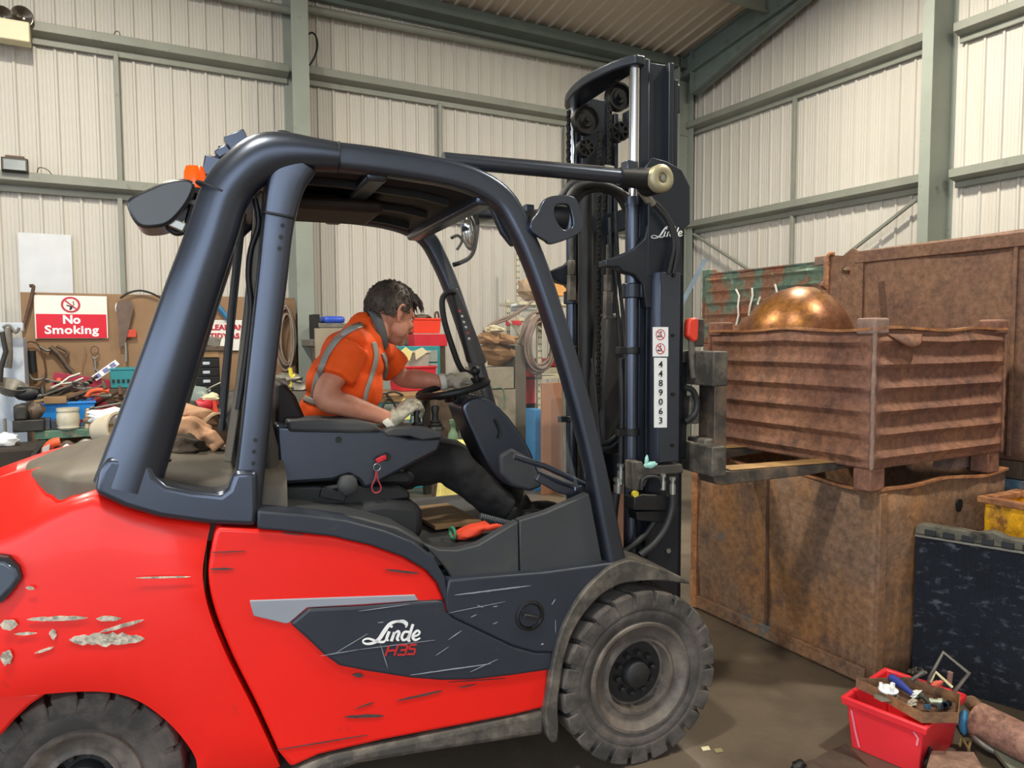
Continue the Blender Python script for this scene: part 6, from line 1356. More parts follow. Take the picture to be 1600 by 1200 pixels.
bx('shelf_box', m_brown, 'brown metal shelf box carrying the teal crate', 'box', 168, 607, 232, 668, 7.86, .3, z0=z_)
b = MB(); P = [on_y(a, c, 7.95) for a, c in ((85, 581), (172, 594), (172, 612), (78, 612))]; b.prism([(p.x, p.z) for p in P], 7.93, 7.97); mat('maroon', '#9a2440', .5, var=.06)
tb_ = bx('tool_box', mat('maroon', '#9a2440'), 'maroon tool box with its lid open, buried behind the blue bin', 'box', 78, 612, 166, 668, 7.86, .22, z0=z_); b.v = [v-Vector(tb_.location) for v in b.v]; b.build('lid', mat('maroon', '#9a2440'), tb_, bevel=.004)
# the heap of tools: each its own thing
rnd = random.Random(21); TM = [m_brown, m_gr, m_rs, m_wood, mat('orangehandle', '#d8542c', .5), m_dk, m_sv]
cols = ['brown', 'grey', 'rusty', 'wooden', 'orange', 'black', 'silver']
kinds = ['pliers', 'spanner', 'hammer', 'screwdriver', 'file']
def small_tool(kind, px, py, Y, ang, m_, L_=.22):
    p = on_y(px, py, Y); d = Vector((math.cos(ang), rnd.uniform(-.5, .3), math.sin(ang)*.6)).normalized(); s_ = d.orthogonal().normalized(); b = MB()
    if kind == 'pliers':
        for sg in (-1, 1): b.tube([p-d*L_*.5+s_*.03*sg, p-d*L_*.2+s_*.035*sg, p+d*L_*.1, p+d*L_*.35-s_*.008*sg], [.011, .012, .012, .006], n=7)
    elif kind == 'spanner':
        b.tube([p-d*L_*.5, p+d*L_*.4], .010, n=6); b.lathe(p+d*L_*.45, s_, [(-.008, .012), (-.008, .028), (.008, .028), (.008, .012)], 10); b.lathe(p-d*L_*.5, s_, [(-.008, .010), (-.008, .024), (.008, .024), (.008, .010)], 10)
    elif kind == 'hammer':
        b.tube([p-d*L_*.6, p+d*L_*.4], .013, n=8); b.tube([p+d*L_*.4-s_*.06, p+d*L_*.4, p+d*L_*.4+s_*.05], [.022, .018, .012], n=8)
    elif kind == 'screwdriver':
        b.tube([p-d*L_*.5, p-d*L_*.45, p-d*L_*.1, p-d*L_*.08, p+d*L_*.5], [.014, .019, .019, .006, .005], n=8)
    else:
        b.box(p, (L_, .012, .026), M=Matrix((d, s_.cross(d), s_)).transposed()); b.tube([p-d*L_*.5, p-d*L_*.8], [.016, .013], n=8)
    return b
nearto = ['over the left corner of the blue bin', 'over the middle of the blue bin', 'over the right end of the blue bin', 'on the heap right of the blue bin', 'against the maroon lid']
combos = [(k, c_, w_) for w_ in range(5) for k, c_ in ((0, 4), (1, 0), (2, 3), (3, 2), (4, 1), (0, 5), (1, 6))]
spots = {0: (70, 618), 1: (98, 616), 2: (128, 616), 3: (166, 626), 4: (112, 606)}
seen = set()
for i, (k, c_, w_) in enumerate(combos):
    c_ = (c_+w_*2) % 7
    lb = '%s %s lying %s' % (cols[c_], kinds[k], nearto[w_])
    if lb in seen: continue
    seen.add(lb); sx_, sy_ = spots[w_]
    b = small_tool(kinds[k], sx_+rnd.uniform(-16, 16), sy_+rnd.uniform(-9, 8), 7.48+rnd.uniform(.0, .22), rnd.uniform(-.7, .9)+(PI if i % 3 == 0 else 0), TM[c_], rnd.uniform(.20, .34))
    if w_ == 2 and k == 0: pass
    zmin = min(v.z for v in b.v); tag(b.build(kinds[k], TM[c_], origin=(sum(v.x for v in b.v)/len(b.v), sum(v.y for v in b.v)/len(b.v), zmin), smooth=True), lb, kinds[k], 'tools heaped over the blue bin')
tubes('shears', mat('orangehandle', '#d8542c'), 'orange bowed handle lying across the top of the heap', 'shears', [[(136, 619), (142, 612), (156, 609), (170, 611)]], .020, Y=7.45)
tubes('shears', m_gr, 'open grey shear blades lying on the maroon lid', 'shears', [[(116, 602), (136, 606), (160, 609)], [(118, 607), (140, 608), (162, 604)]], .012, Y=7.8)
bx('wooden_box', m_wood, 'long wooden-sided box lying on the left end of the blue bin', 'box', 68, 620, 104, 631, 7.42, .10)
# jar, tap, bits in front of the blue bin
def rnd_thing(name, m_, label, cat, px, pyb, Y, prof, n=24, z0=None):
    p = on_y(px, pyb, Y); b = MB(); b.lathe((0, 0, 0), (0, 0, 1), prof, n); o = b.build(name, m_, smooth=True); o.location = (p.x, Y, p.z if z0 is None else z0); return tag(o, label, cat)
rnd_thing('glass_jar', mat('jar', '#c4bda8', .25, var=.15, scale=12), 'squat cream jar with a ribbed shoulder in front of the blue bin', 'jar', 107, 667, 7.25, [(0, 0), (0, .075), (.015, .085), (.03, .080), (.05, .088), (.12, .086), (.15, .078), (.155, .086), (.18, .086), (.182, 0)], z0=z_)
rnd_thing('brass_valve', mat('valve', '#a89478', .4, .6, var=.2), 'upright brass valve fitting right of the cream jar', 'valve', 138, 667, 7.25, [(0, 0), (0, .04), (.04, .035), (.05, .045), (.08, .045), (.085, .025), (.11, .03), (.13, .02), (.15, .024), (.17, .012), (.17, 0)], z0=z_)
bx('metal_block', mat('slate', '#4c4d58', .6, var=.1), 'slate grey metal block left of the cream jar', 'block', 58, 654, 78, 668, 7.25, .12, z0=z_)
bx('metal_block', mat('slate2', '#3b3c42', .6, var=.1), 'small dark block touching the left of the cream jar', 'block', 80, 657, 95, 668, 7.25, .10, z0=z_)
tubes('bottle_opener', mat('maroon', '#9a2440'), 'small dark red handle between the cream jar and the brass valve', 'handle', [[(122, 666), (124, 660), (125, 655)]], .016, Y=7.25)
t = lt('bench_vice', 'dark bench vice on the left end of the green bench', 'vice', (onb(45, 7.2), 7.2, z_)); b = MB(); b.box((0, .05, .05), (.22, .16, .10)); b.build('base', m_dk, t, bevel=.01); b = MB(); b.box((-.05, .04, .16), (.10, .15, .13)); b.build('fixed_jaw', m_dk, t, bevel=.02); b = MB(); b.blob((.05, .03, .17), (.07, .06, .07), amp=.2); b.build('moving_jaw', m_brown, t, smooth=True); b = MB(); b.cyl((-.16, -.02, -.08), (-.16, -.02, .12), .012, n=8); b.build('handle', m_gr, t)
t = lt('work_stand', 'dark brown steel stand in front of the pale cabinet at the left edge', 'stand', (onb(6, 6.7), 6.7, 0)); b = MB(); b.box((0, .2, BZt*.46), (.50, .45, BZt*.92)); b.build('body', mat('darkbrown', '#2c251f', .8, var=.3, scale=5), t, bevel=.02)
b = MB(); p = on_y(8, 676, 6.9); p.z = BZt*.92+.05; b.blob(p, (.09, .06, .05), amp=.25, seed=2); single(b, 'cloth', m_white, 'white crumpled cloth on the dark stand at the left edge', 'cloth', smooth=True)
b = MB(); p = on_y(170, 672, 6.9); b.lathe(p, (.75, -.6, .1), [(-.10, .0), (-.10, .10), (-.05, .13), (.06, .14), (.10, .15), (.10, .13), (.0, .11), (-.05, .0)], 26); single(b, 'paper_roll', mat('rollcream', '#cbbfa8', .8, var=.1), 'large cream paper roll lying open end out beside the rear pillar', 'roll', smooth=True)
b = MB(); p = on_y(172, 650, 6.95); b.blob(p, (.16, .08, .06), amp=.35, seed=6); single(b, 'paper_sheet', m_white, 'crumpled white paper on top of the cream roll', 'paper', smooth=True)
bx('roll_shelf', m_dk, 'dark shelf end carrying the cream paper roll', 'shelf', 150, 690, 215, 760, 6.8, .35, z0=0)
# waste tub with tool handles in front of the bench
t, zt_ = crate_open('waste_tub', 'black plastic tub full of tools in front of the green bench', 51, 706, 190, 770, 6.2, .55, mat('blackplastic', '#1c1d20', .35, spec=.6), 0.0, 'tub')
for i, (q, r_, mm, lb) in enumerate((([(72, 712), (74, 702), (82, 693), (94, 690)], .035, mat('orangehandle', '#d8542c'), 'thick orange hose end curling out of the black tub'), ([(92, 708), (98, 698), (106, 694), (112, 700)], .03, m_brown, 'brown curved handle in the middle of the black tub'), ([(120, 698), (132, 690), (146, 692), (158, 700)], .022, m_gr, 'grey curved tube over the right of the black tub'), ([(128, 704), (142, 697), (156, 702)], .020, m_blk, 'black hose loop lying in the black tub'))):
    tubes('hose_end', mm, lb, 'hose', [q], r_, Y=6.35)
b = MB(); P = [on_y(a, c, 6.3) for a, c in ((88, 706), (104, 693), (112, 698), (98, 708))]; b.prism([(p.x, p.z) for p in P], 6.26, 6.32); tag(b.build('white_can', m_white, origin=P[0], bevel=.01), 'white can with a printed edge sticking out of the black tub', 'can')
b = MB(); P = [on_y(a, c, 6.28) for a, c in ((66, 700), (78, 694), (76, 712), (68, 712))]; b.prism([(p.x, p.z) for p in P], 6.26, 6.30); tag(b.build('card', mat('palegrey', '#b9b6b4', .7), origin=P[3]), 'pale grey card standing at the left of the black tub', 'card')
# emergency light, flood lamp and stray wires on the rails
p = on_y(10, 50, DB-.3); t = lt('emergency_light', 'cream emergency light box with two round lamps at the top left', 'light', (p.x, DB-.3, on_y(20, 62, DB-.3).z))
a, c = on_y(-40, 45, DB-.3), on_y(46, 45, DB-.3); h = on_y(20, 30, DB-.3).z-on_y(20, 62, DB-.3).z
b = MB(); b.box(((a.x+c.x)/2-p.x, .08, h/2), (c.x-a.x, .16, h)); b.build('housing', mat('creamplastic', '#d6cfae', .5, var=.04), t, bevel=.01)
for px in (2, 33):
    q = on_y(px, 22, DB-.3); b = MB(); b.lathe((q.x-p.x, .06, q.z-t.location.z), (.25, -1, -.1), [(-.06, .03), (-.04, .07), (.0, .09), (.02, .092), (.02, .08), (-.02, .04), (-.02, 0)], 24); b.build('lamp_head', mat('lamphead', '#5a544c', .2, .7, var=.2), t, smooth=True)
t = lt('flood_lamp', 'small black floodlight sitting on the lower wall rail at left', 'light', on_y(24, 271, DB-.2)); b = MB(); b.box((0, 0, .075), (.21, .06, .13), rx=-.15); b.build('housing', m_dk, t, bevel=.008); b = MB(); b.box((0, -.034, .072), (.17, .006, .095), rx=-.15); b.build('lens', mat('greylens', '#7b858a', .2), t); b = MB(); b.box((0, .03, .15), (.15, .06, .03)); b.build('hood', mat('hoodbrown', '#5a463c', .6), t, bevel=.005)
tubes('stray_wire', m_blk, 'thin wire loop on the lower rail beside the small floodlight', 'wire', [[(58, 270), (60, 263), (66, 262), (75, 266), (81, 273)]], .004, Y=DB-.17)
tubes('stray_wire', m_rs, 'tiny wire loop on the upper rail above the slim post', 'wire', [[(177, 56), (180, 50), (185, 49), (188, 55)]], .004, Y=DB-.17)
tubes('black_cable', m_blk, 'black cable loop hanging beside the green wall column near the roof', 'cable', [[(481, 54), (488, 51), (494, 58), (496, 72), (492, 88), (484, 102)]], .011, Y=DB-.2)
# behind the rear window: drawers, box, clutter
bench('workbench', 'second workbench behind the black drawer cabinet, mostly hidden', 218, 455, 7.3, .8, BZt-.05, m_brown)
z2 = BZt-.05+.003
a, c = on_y(301, 590, 7.5), on_y(344, 590, 7.5); zt = on_y(322, 559, 7.5).z; t = lt('drawer_cabinet', 'small black drawer cabinet with white label holders seen through the rear window', 'drawers', ((a.x+c.x)/2, 7.5, z2)); w_ = c.x-a.x; H_ = zt-z2
b = MB(); b.box((0, .18, H_/2), (w_, .34, H_)); b.build('carcass', m_blk, t, bevel=.004)
nd = 5; dh = on_y(322, 572, 7.5).z-on_y(322, 586, 7.5).z
for i in range(int(H_/dh)):
    zc = H_-dh*(i+.5)-.01; b = MB(); b.box((0, .004, zc), (w_*.93, .02, dh*.9)); d_ = b.build('drawer', mat('drawerblack', '#17191c', .4), t, bevel=.003); b = MB(); b.box((0, -.010, zc), (w_*.26, .008, .028)); b.build('label_holder', m_pale, d_, bevel=.003)
bx('wooden_box', m_wood, 'open wooden box on top of the black drawer cabinet', 'box', 307, 549, 342, 559, 7.5, .25, z0=zt+.002)
zt3 = on_y(322, 549, 7.5).z
b = MB(); P = [on_y(a, c, 7.5) for a, c in ((319, 524), (346, 528), (342, 545), (318, 539))]; b.prism([(p.x, p.z) for p in P], 7.48, 7.62); single(b, 'metal_guide', m_gr, 'grey hollow metal block on the wooden box below the clean and tidy sign', 'block', bevel=.01)
bx('steel_plate', m_brown, 'flat brown plate under the grey hollow metal block', 'plate', 302, 541, 352, 548, 7.48, .3)
tubes('blue_rule', mat('ruleblue', '#2b6f9c', .4), 'blue and black spirit level hanging above the clean and tidy sign', 'level', [[(333, 470), (346, 485), (358, 500)]], .028, Y=YB+.02)
tubes('wire_rack', m_gr, 'grey wire frame crossing in front of the drawer cabinet', 'frame', [[(286, 590), (303, 602), (318, 612), (330, 605), (345, 598)], [(322, 613), (330, 618)]], .009, Y=7.1)
b = MB(); b.blob(on_y(300, 625, 7.0), (.16, .06, .12), amp=.15, seed=4); single(b, 'plastic_sheet', mat('sheetgrey', '#7d8a86', .3), 'dusty translucent grey sheet below the drawer cabinet', 'sheet', smooth=True)
b = MB(); P = [on_y(a, c, 6.9) for a, c in ((332, 627), (336, 626), (342, 645), (333, 645))]; b.prism([(p.x, p.z) for p in P], 6.88, 6.92); single(b, 'orange_wedge', mat('orangered', '#c8462e'), 'orange-red wedge in the clutter under the drawer cabinet', 'wedge')
for i, (px, py, mm, lb, s_) in enumerate(((285, 640, m_dk, 'black crumpled lump on the second bench left of the grey sheet', .10), (322, 632, m_redp, 'dark red cloth beside the orange wedge', .07), (316, 642, m_wood, 'short wooden offcut below the dark red cloth', .06), (330, 622, mat('creamplastic', '#d6cfae'), 'cream plastic clamp above the orange wedge', .05))):
    b = MB(); b.blob(on_y(px, py, 6.95), (s_*1.5, s_*.8, s_*.8), amp=.35, seed=i+30); single(b, ('bag', 'rag', 'offcut', 'clamp')[i], mm, lb, ('bag', 'rag', 'offcut', 'clamp')[i], smooth=True)
bx('junk_shelf', m_dk, 'dark shelf holding the clutter below the second bench top', 'shelf', 232, 650, 350, 700, 6.8, .4, z0=0)
# gloves and rags on the engine cover
def rag(px, py, y, r, m_, label, seed, cat='glove', name='work_glove', amp=.28):
    p = FMAT @ f3(px, py, y); b = MB(); b.blob(p, r, amp=amp, seed=seed, n=26, k=16, freq=1.7); o = single(b, name, m_, label, cat, smooth=True); remesh(o, .008, 2); return o
m_tan = mat('tanglove', '#c79a78', .85, var=.15, scale=12, bump=.6, bscale=30); m_yl = mat('ochreglove', '#c8964a', .8, var=.1)
def glove_thing(px, py, y, d, label, m_, k=1.0, curl=(.5, .6, .5, .4, .3)):
    p = FMAT @ f3(px, py, y); t = thing('work_glove', p, label, 'glove'); global m_glove; g0 = m_glove; m_glove = m_
    hand(Vector((0, 0, 0)), d, (0, .2, 1), 1, curl, .3, name='glove_body', scale=k); m_glove = g0
    for o in [x for x in bpy.data.objects if x.parent == man and x.name.startswith('glove_body')]: o.parent = t
    return t
b = MB()
def roll(px, py, y, r, seed): 
    p = FMAT @ f3(px, py, y); return p
p = roll(292, 652, .55, 0, 0); b.blob(p, (.115, .07, .050), amp=.18, seed=3, n=26, k=14, M=Matrix.Rotation(.25, 3, 'Y')); b.blob(p+Vector((-.09, -.02, -.03)), (.06, .05, .05), amp=.2, seed=4); o = single(b, 'leather_glove', m_tan, 'upper tan leather gauntlet on the engine cover', 'glove', smooth=True); remesh(o, .007, 2)
p = FMAT @ f3(300, 676, .46); b = MB(); b.blob(p, (.085, .06, .050), amp=.2, seed=7, n=24, k=14, M=Matrix.Rotation(.4, 3, 'Y')); b.tube([p+Vector((.05, -.02, -.01)), p+Vector((.085, -.03, -.045)), p+Vector((.055, -.035, -.06))], [.03, .022, .015], n=10); o = single(b, 'leather_glove', m_tan, 'lower tan leather gauntlet leaning on the dark glove', 'glove', smooth=True); remesh(o, .007, 2)
p = FMAT @ f3(328, 672, .55); b = MB(); b.lathe(p, (.5, -.8, -.1), [(-.05, .05), (-.02, .062), (.04, .072), (.045, .066), (-.02, .055), (-.05, .04)], 24); single(b, 'glove_cuff', mat('cuffcream', '#b99a7c', .8), 'open cuff of a cream gauntlet lying against the rear screen', 'glove', smooth=True)
p = FMAT @ f3(262, 660, .5); b = MB(); b.blob(p+Vector((0, 0, 0)), (.05, .05, .06), amp=.15, seed=12); single(b, 'ochre_glove', m_yl, 'ochre glove thumb between the tan gauntlets and the rear pillar', 'glove', smooth=True)
p = FMAT @ f3(268, 700, .40); b = MB(); b.blob(p, (.105, .06, .045), amp=.25, seed=15, n=26, k=14, freq=2.4); b.blob(p+Vector((.05, .02, .01)), (.05, .05, .04), amp=.3, seed=16); o = single(b, 'dark_glove', mat('darkglove', '#4a4038', .9, var=.3, scale=20, bump=.8, bscale=40), 'dark brown fuzzy glove in front on the engine cover', 'glove', smooth=True); remesh(o, .006, 1)
b = MB(); p = FMAT @ f3(284, 713, .36); b.box(p, (.055, .012, .006), ry=-.2); single(b, 'metal_strip', m_sv, 'small bright metal strip by the dark glove', 'strip')
# ---- between the rear pillars and the driver: coiled cables and column guard
bx('cable_board', m_ply, 'narrow plywood board on the wall behind the seat with coiled cables', 'board', 440, 470, 463, 565, YB+.06, .02)
def coil(name, label, px, py, Y, rx, rz, turns, r, m_, seed, cat='cable'):
    p = on_y(px, py, Y); rn_ = random.Random(seed); b = MB()
    for k in range(turns):
        ax_, az_ = rx*rn_.uniform(.75, 1.1), rz*rn_.uniform(.8, 1.1); o = Vector((rn_.uniform(-.02, .02), rn_.uniform(-.06, .06), rn_.uniform(-.04, .02)))
        b.tube([p+o+Vector((math.cos(2*PI*i/28)*ax_, math.sin(2*PI*i/14)*.01, math.sin(2*PI*i/28)*az_)) for i in range(28)], r, n=6, closed=True)
    return single(b, name, m_, label, cat, smooth=True)
m_cab = mat('greycable', '#8b7b6e', .7, var=.2, scale=10)
coil('cable_coil', 'coiled grey-brown cable hanging left of the green wall column', 446, 525, YB-.02, .09, .33, 9, .010, m_cab, 3)
coil('hose_coil', 'big loose coil of brown hose hanging on the perforated rack post', 842, 535, 6.9, .18, .32, 11, .013, mat('brownhose', '#7a685c', .6, var=.15), 5, 'hose')
tubes('hose_run', mat('brownhose', '#7a685c'), 'brown hose sweeping down from the coil to the cardboard heap', 'hose', [[(832, 470), (815, 485), (790, 500), (765, 510), (752, 530)], [(826, 478), (800, 492), (770, 505), (755, 518)]], .014, Y=6.95)
# ---- right of the wall column: shelf bench and boxes behind the driver
bench('workbench', 'long workbench along the back wall behind the driver', 490, 700, 7.6, .75, on_y(560, 530, 7.6).z, mat('greytop', '#6a665e', .6, var=.1), ms=m_brown)
zs = on_y(560, 530, 7.6).z+.003
bx('blue_case', mat('blueplastic2', '#2f50b8', .4), 'blue plastic tool case on the bench behind the driver', 'case', 507, 494, 540, 503, 7.7, .3, z0=on_y(524, 505, 7.7).z, bevel=.03)
bx('grey_case', m_gr, 'flat grey case under the blue tool case', 'case', 498, 505, 545, 512, 7.68, .35)
bx('monitor_box', m_blk, 'black box standing against the green column', 'box', 490, 491, 500, 528, 7.7, .2, z0=zs)
bx('paper_bin', mat('beigebin', '#8d8472', .7), 'beige bin half hidden by the driver\'s back', 'bin', 493, 513, 545, 560, 7.5, .05)
bx('parts_box', m_redp, 'dark red steel tool chest right of the driver\'s face', 'chest', 648, 522, 699, 541, 7.4, .3)
crate_open('parts_bin', 'bright red parts bin on top of the dark red chest', 645, 497, 690, 521, 7.45, .25, mat('binorange', '#e0402c', .45, var=.05), on_y(668, 521, 7.45).z+.002, 'bin')
b = MB(); b.blob(on_y(660, 496, 7.55), (.10, .08, .035), amp=.2, seed=2); single(b, 'tool_bag', m_brown, 'brown lump of tools in the bright red parts bin', 'tools', smooth=True)
tubes('hook', m_rs, 'small rusty hook standing behind the bright red bin', 'hook', [[(680, 498), (680, 490), (684, 488), (686, 497)]], .012, Y=7.7)
b = MB(); pd_ = on_y(634, 528, 7.75); pd_.z = zs+.07; b.blob(pd_, (.10, .08, .07), amp=.3, seed=9); single(b, 'black_drill', m_blk, 'black power tool just in front of the driver\'s chin', 'tool', smooth=True)
a, c = on_y(590, 570, 7.35), on_y(688, 570, 7.35); zt = on_y(640, 541, 7.35).z; t = lt('drawer_cabinet', 'teal framed cabinet with grey drawers beyond the driver\'s arm', 'cabinet', ((a.x+c.x)/2, 7.35, 0)); w_ = c.x-a.x
b = MB(); b.box((0, .2, zt/2), (w_, .40, zt)); b.build('carcass', m_teal, t, bevel=.006)
for r_ in range(6):
    for q in range(2): b = MB(); b.box((-w_*.235+q*w_*.47, -.004, zt-.11-.14*r_), (w_*.43, .02, .125)); d_ = b.build('drawer', mat('greydrawer', '#8d9690', .5), t, bevel=.004); b = MB(); b.box((-w_*.235+q*w_*.47, -.02, zt-.10-.14*r_), (w_*.14, .012, .03)); b.build('handle', m_pale, d_, bevel=.003)
bench('workbench', 'low bench with a brown edge beyond the steering wheel', 560, 720, 6.3, .8, on_y(640, 617, 6.3).z, m_wood, th=.06, ms=m_dk)
zl_ = on_y(640, 617, 6.3).z+.003
crate_open('parts_bin', 'crimson plastic bin of parts below the paper-filled box', 625, 572, 683, 590, 6.7, .35, m_redp, zl_, 'bin')
t, q_ = crate_open('paper_box', 'grey cardboard box with yellow papers beyond the driver\'s arm', 617, 549, 673, 572, 6.75, .3, mat('greycard', '#a8a398', .8, var=.08), on_y(645, 573, 6.75).z, 'box')
for (pts, lb, mm) in (([(622, 552), (634, 542), (644, 550), (640, 564)], 'pale yellow paper sheet standing in the grey cardboard box', mat('yellowpaper', '#dcd08a', .8)), ([(648, 548), (660, 543), (668, 550), (650, 562)], 'cream folded paper at the right of the grey cardboard box', mat('creampaper', '#d2c8a4', .8))):
    P = [on_y(a, c, 6.72) for a, c in pts]; b = MB(); b.prism([(p.x, p.z) for p in P], 6.715, 6.725); single(b, 'paper_sheet', mm, lb, 'paper')
P = [on_y(a, c, 6.29) for a, c in ((618, 640), (632, 622), (642, 640), (640, 655), (620, 655))]; b = MB(); b.prism([(p.x, p.z) for p in P], 6.28, 6.30); single(b, 'yellow_bag', mat('paleyellow', '#e4df86', .8, var=.08), 'pale yellow paper showing above the driver\'s right glove', 'paper')
tubes('jump_leads', m_dk, 'tangle of dark leads on the low bench beyond the seat', 'leads', [[(590, 630), (600, 615), (612, 625), (620, 640)], [(596, 640), (606, 622), (618, 632)], [(600, 616), (616, 612), (630, 618)]], .010, Y=6.29)
tubes('yellow_hook', mat('yellowcap', '#d8c83a'), 'bright yellow hooked tool behind the seat', 'hook', [[(453, 575), (455, 590), (453, 612)], [(456, 590), (461, 586)]], .018, Y=6.96)
b = MB(); b.blob(on_y(450, 592, 7.0), (.14, .08, .06), amp=.35, seed=21); b.blob(on_y(462, 606, 7.0), (.14, .08, .06), amp=.35, seed=22); single(b, 'wire_heap', m_gr, 'grey heap of wire and fittings behind the yellow hook', 'wire', smooth=True)
bx('grey_cabinet', mat('greybox', '#5e5a52', .7, var=.2), 'grey cabinet carrying the wire heap behind the seat', 'cabinet', 425, 612, 480, 690, 6.9, .4, z0=0)
# gas bottles, post and yellow sack beyond the pedals
for k, (px, lb) in enumerate(((708, 'dull green gas bottle left of the steering column'), (728, 'second dull green gas bottle touching the steering column'))):
    p = on_y(px, 690, 5.6); rnd_thing('gas_bottle', mat('gasgreen', '#5f7a5e', .6, var=.15, scale=6), lb, 'gas bottle', px, 690, 5.6, [(0, 0), (0, .044), (.02, .047), (.75, .047), (.80, .04), (.83, .022), (.87, .02), (.88, .03), (.92, .03), (.92, 0)], z0=0.02)
bx('timber_post', m_brown, 'square brown post standing under the low bench', 'post', 681, 623, 706, 700, 5.7, .12, z0=0)
bx('paper_tag', m_white, 'white barcode-style tag hanging near the green gas bottles', 'tag', 704, 617, 714, 634, 5.54, .01)
p = on_y(722, 715, 4.9); b = MB(); b.blob(Vector((p.x, 4.9, .42)), (.20, .14, .42), amp=.18, seed=31, n=26, k=18); single(b, 'sack', mat('yellowsack', '#dbcd78', .7, var=.15, scale=9, bump=.6, bscale=10, dirt='#b9a95c', dscale=6), 'crumpled yellow sack standing beyond the driver\'s knee', 'sack', smooth=True)
p = on_y(757, 740, 4.5); b = MB(); b.blob(Vector((p.x, 4.5, .30)), (.12, .10, .30), amp=.2, seed=33, n=20, k=14); single(b, 'sack', mat('whitesack', '#d9dadd', .6, var=.1, dirt='#8f9298', dscale=9), 'white printed sack between the yellow sack and the steering column', 'sack', smooth=True)
# beige cabinets, cardboard heap, racking
for k, (x0, y0, x1, y1, lb) in enumerate(((752, 574, 803, 608, 'upper beige steel cabinet under the cardboard heap'), (766, 609, 806, 668, 'lower beige steel cabinet with a green handle rail'))):
    bx('steel_cabinet', mat('beigesteel', '#8f8878', .6, var=.12, dirt='#6c6558', dscale=4), lb, 'cabinet', x0, y0, x1, y1, 6.9, .4, z0=None if k == 0 else 0)
bx('side_cabinet', mat('darkbeige', '#5c554a', .7, var=.2), 'dark cabinet side right of the beige cabinets', 'cabinet', 805, 540, 822, 680, 6.9, .4, z0=0)
tubes('tube_handle', m_green, 'bent green tube handle on the lower beige cabinet', 'handle', [[(770, 606), (783, 606), (788, 615), (788, 640)]], .012, Y=6.85)
m_card = mat('cardboard', '#9a7650', .85, var=.18, scale=4)
for i, (px, py, rx, rz_, lb) in enumerate(((775, 552, .20, .12, 'large torn cardboard lump at the bottom of the heap'), (790, 530, .13, .07, 'flat folded carton at the top right of the heap'), (765, 528, .12, .07, 'brown paper bundle at the top left of the heap'), (772, 515, .09, .04, 'cream card edge on top of the heap'))):
    b = MB(); b.blob(on_y(px, py, 6.98-.05*i), (rx, .14, rz_), amp=.30, seed=i+50, n=12, k=7, freq=1.4); single(b, 'cardboard_piece', m_card if i < 3 else mat('creampaper', '#d2c8a4'), lb, 'cardboard')
bx('cream_bottle', mat('creampaper', '#d2c8a4'), 'small white bottle beside the grab handle pillar', 'bottle', 756, 553, 762, 573, 6.95, .05)
m_rack = mat('rackcream', '#c6c0a4', .55, var=.08)
rk = lt('rack', 'cream perforated steel racking behind the windscreen', 'rack', (on_y(842, 600, 7.0).x, 7.0, 0))
def rpost(px, pyt, Y, w_=.055):
    p = on_y(px, pyt, Y); b = MB(); b.box((p.x-rk.location.x, Y-7.0, p.z/2), (w_, .04, p.z)); o = b.build('upright', m_rack, rk, bevel=.003)
    b = MB(); n_ = int(p.z/.075)
    for i in range(n_): 
        for sx_ in (-.013, .013): b.box((p.x-rk.location.x+sx_, Y-7.0-.021, .05+i*.075), (.010, .003, .022))
    b.build('slot_row', m_blk, o)
rpost(842, 462, 7.0); rpost(793, 468, 7.9, .05); rpost(808, 392, 8.1, .03)
for (px0, px1, py, Y) in ((795, 905, 500, 7.4), (795, 905, 475, 7.5), (795, 905, 590, 7.4)):
    a, c = on_y(px0, py, Y), on_y(px1, py, Y); b = MB(); b.box(((a.x+c.x)/2-rk.location.x, Y-7.0, a.z), (c.x-a.x, .5, .035)); b.build('shelf', m_rack, rk, bevel=.003)
b = MB(); a, c = on_y(796, 502, 7.2), on_y(822, 535, 7.2); b.cyl(Vector(a)-Vector(rk.location), Vector(c)-Vector(rk.location), .014, n=8); b.build('brace', m_rack, rk)
for i, (q, lb) in enumerate((([(798, 478), (815, 475), (832, 472)], 'lowest'), ([(798, 482), (818, 480), (836, 480)], 'middle'), ([(798, 486), (818, 485), (838, 486)], 'front'))):
    tubes('steel_tube', m_pale, '%s pale tube of the three lying on the top rack shelf' % lb, 'tube', [q], .016, Y=7.3+.04*i)
for i, (px0, py0, px1, py1, c_, lb) in enumerate(((803, 501, 815, 508, '#c2242e', 'small red box on the second rack shelf'), (820, 560, 872, 575, '#8a1f2a', 'dark red long box behind the hose coil'), (850, 572, 876, 583, '#a7a08c', 'cream instrument with a dial below the hose coil'), (816, 562, 836, 622, '#c0272d', 'bright red steel panel left of the perforated post'), (815, 630, 840, 655, '#6d675a', 'grey junk box at the foot of the perforated post'), (836, 640, 850, 690, '#3f86bd', 'blue tube standing right of the perforated post'))):
    bx(('red_box', 'long_box', 'instrument', 'red_cabinet', 'junk_box', 'blue_tube')[i], mat('bk%d' % i, c_, .5, var=.1), lb, ('box', 'box', 'instrument', 'panel', 'box', 'tube')[i], px0, py0, px1, py1, 7.15 if i < 5 else 6.6, .2, z0=0 if i in (3, 4, 5) else None)
bx('cardboard_sheet', mat('redcard', '#9a6e54', .85, var=.1), 'tall sheet of brown board standing right of the perforated post', 'board', 847, 598, 878, 720, 6.4, .03, z0=0)
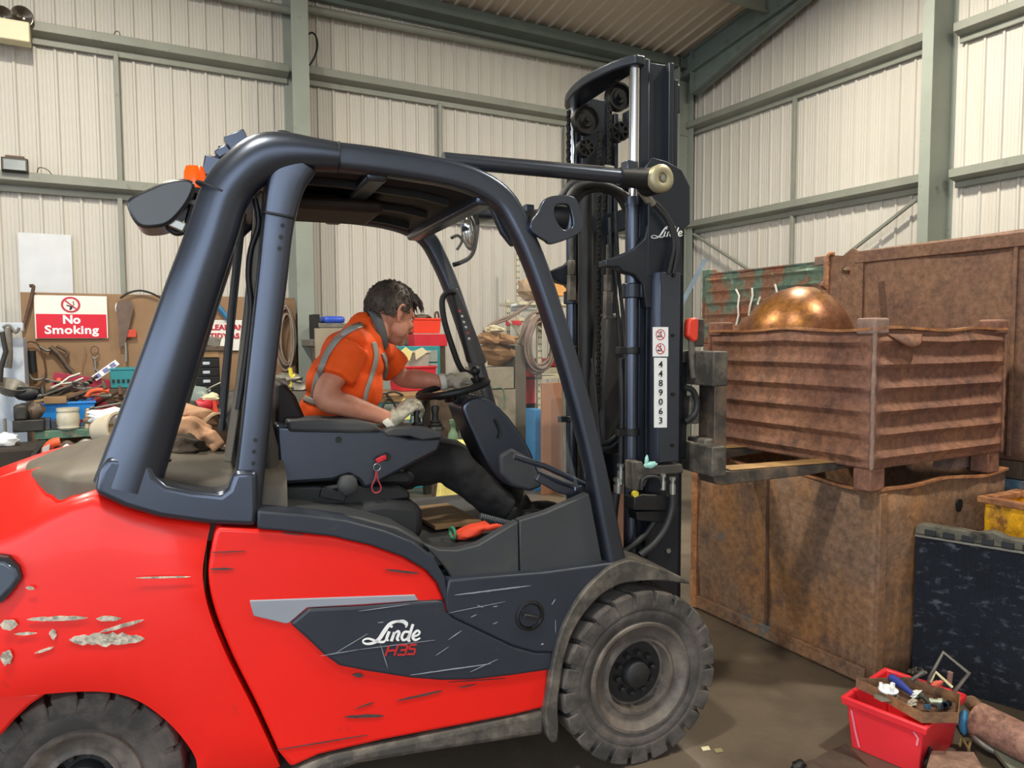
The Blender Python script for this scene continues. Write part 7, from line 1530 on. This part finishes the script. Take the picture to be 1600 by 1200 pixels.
bx('steel_door', mat('rustdoor', '#8b6a5a', .7, var=.15), 'tall reddish board seen behind the mast at its foot', 'board', 955, 700, 985, 900, 4.2, .03, z0=0)
b = MB(); b.blob(on_y(830, 452, 7.3), (.17, .15, .13), amp=.2, seed=61, n=12, k=7); single(b, 'cardboard_box', mat('boxtan', '#a98f72', .8, var=.1), 'crumpled tan box on top of the racking', 'box')
bx('carton', mat('orangecard', '#d19a5e', .8), 'orange-tan carton behind the mast on top of the racking', 'box', 866, 432, 890, 462, 7.4, .3)
bx('dark_board', mat('panelgrey', '#6b6a63', .3, var=.2), 'dark glassy panel leaning behind the front pillar', 'panel', 880, 600, 905, 760, 6.2, .03, z0=0)
# on the cab floor: board, leaflet, gloves
p = FMAT @ f3(690, 800, .62); t = thing('plywood_offcut', (p.x, p.y, (FMAT @ Vector((0, 0, CABF))).z+.012), 'dirty plywood offcut lying on the cab floor beside the seat', 'board', HEAD); b = MB(); b.box((0, 0, .008), (.20, .36, .014), rz=.1); b.build('panel', m_wood, t)
def onfloor(px, py): q = flz(px, py, (FMAT @ Vector((0, 0, CABF))).z+.01); return FMAT @ q
m_rg = mat('redglove', '#e0482c', .75, var=.1, bump=.4)
q = onfloor(735, 838); t = thing('work_glove', q+Vector((0, 0, .02)), 'orange-red knitted glove with a green cuff on the cab floor', 'glove', HEAD)
b = MB(); b.blob((0, 0, .0), (.075, .045, .022), amp=.12, seed=2, M=Matrix.Rotation(-.25, 3, 'Y')); 
for k in range(4): b.tube([(.05, -.03+.02*k, .012), (.10, -.032+.021*k, .018), (.135, -.03+.02*k, .008)], [.013, .012, .009], n=8)
g = b.build('body', m_rg, t); remesh(g, .005, 2)
b = MB(); b.tube([(.085, -.03+.02*k, .02) for k in range(4)], .016, n=8); b.build('grip_patch', m_blk, t, smooth=True)
b = MB(); b.tube([(-.07+.0*k, math.cos(2*PI*k/14)*.035, math.sin(2*PI*k/14)*.020) for k in range(14)], .006, n=6, closed=True); b.build('cuff', mat('greencuff', '#3f8a68', .8), t, smooth=True)
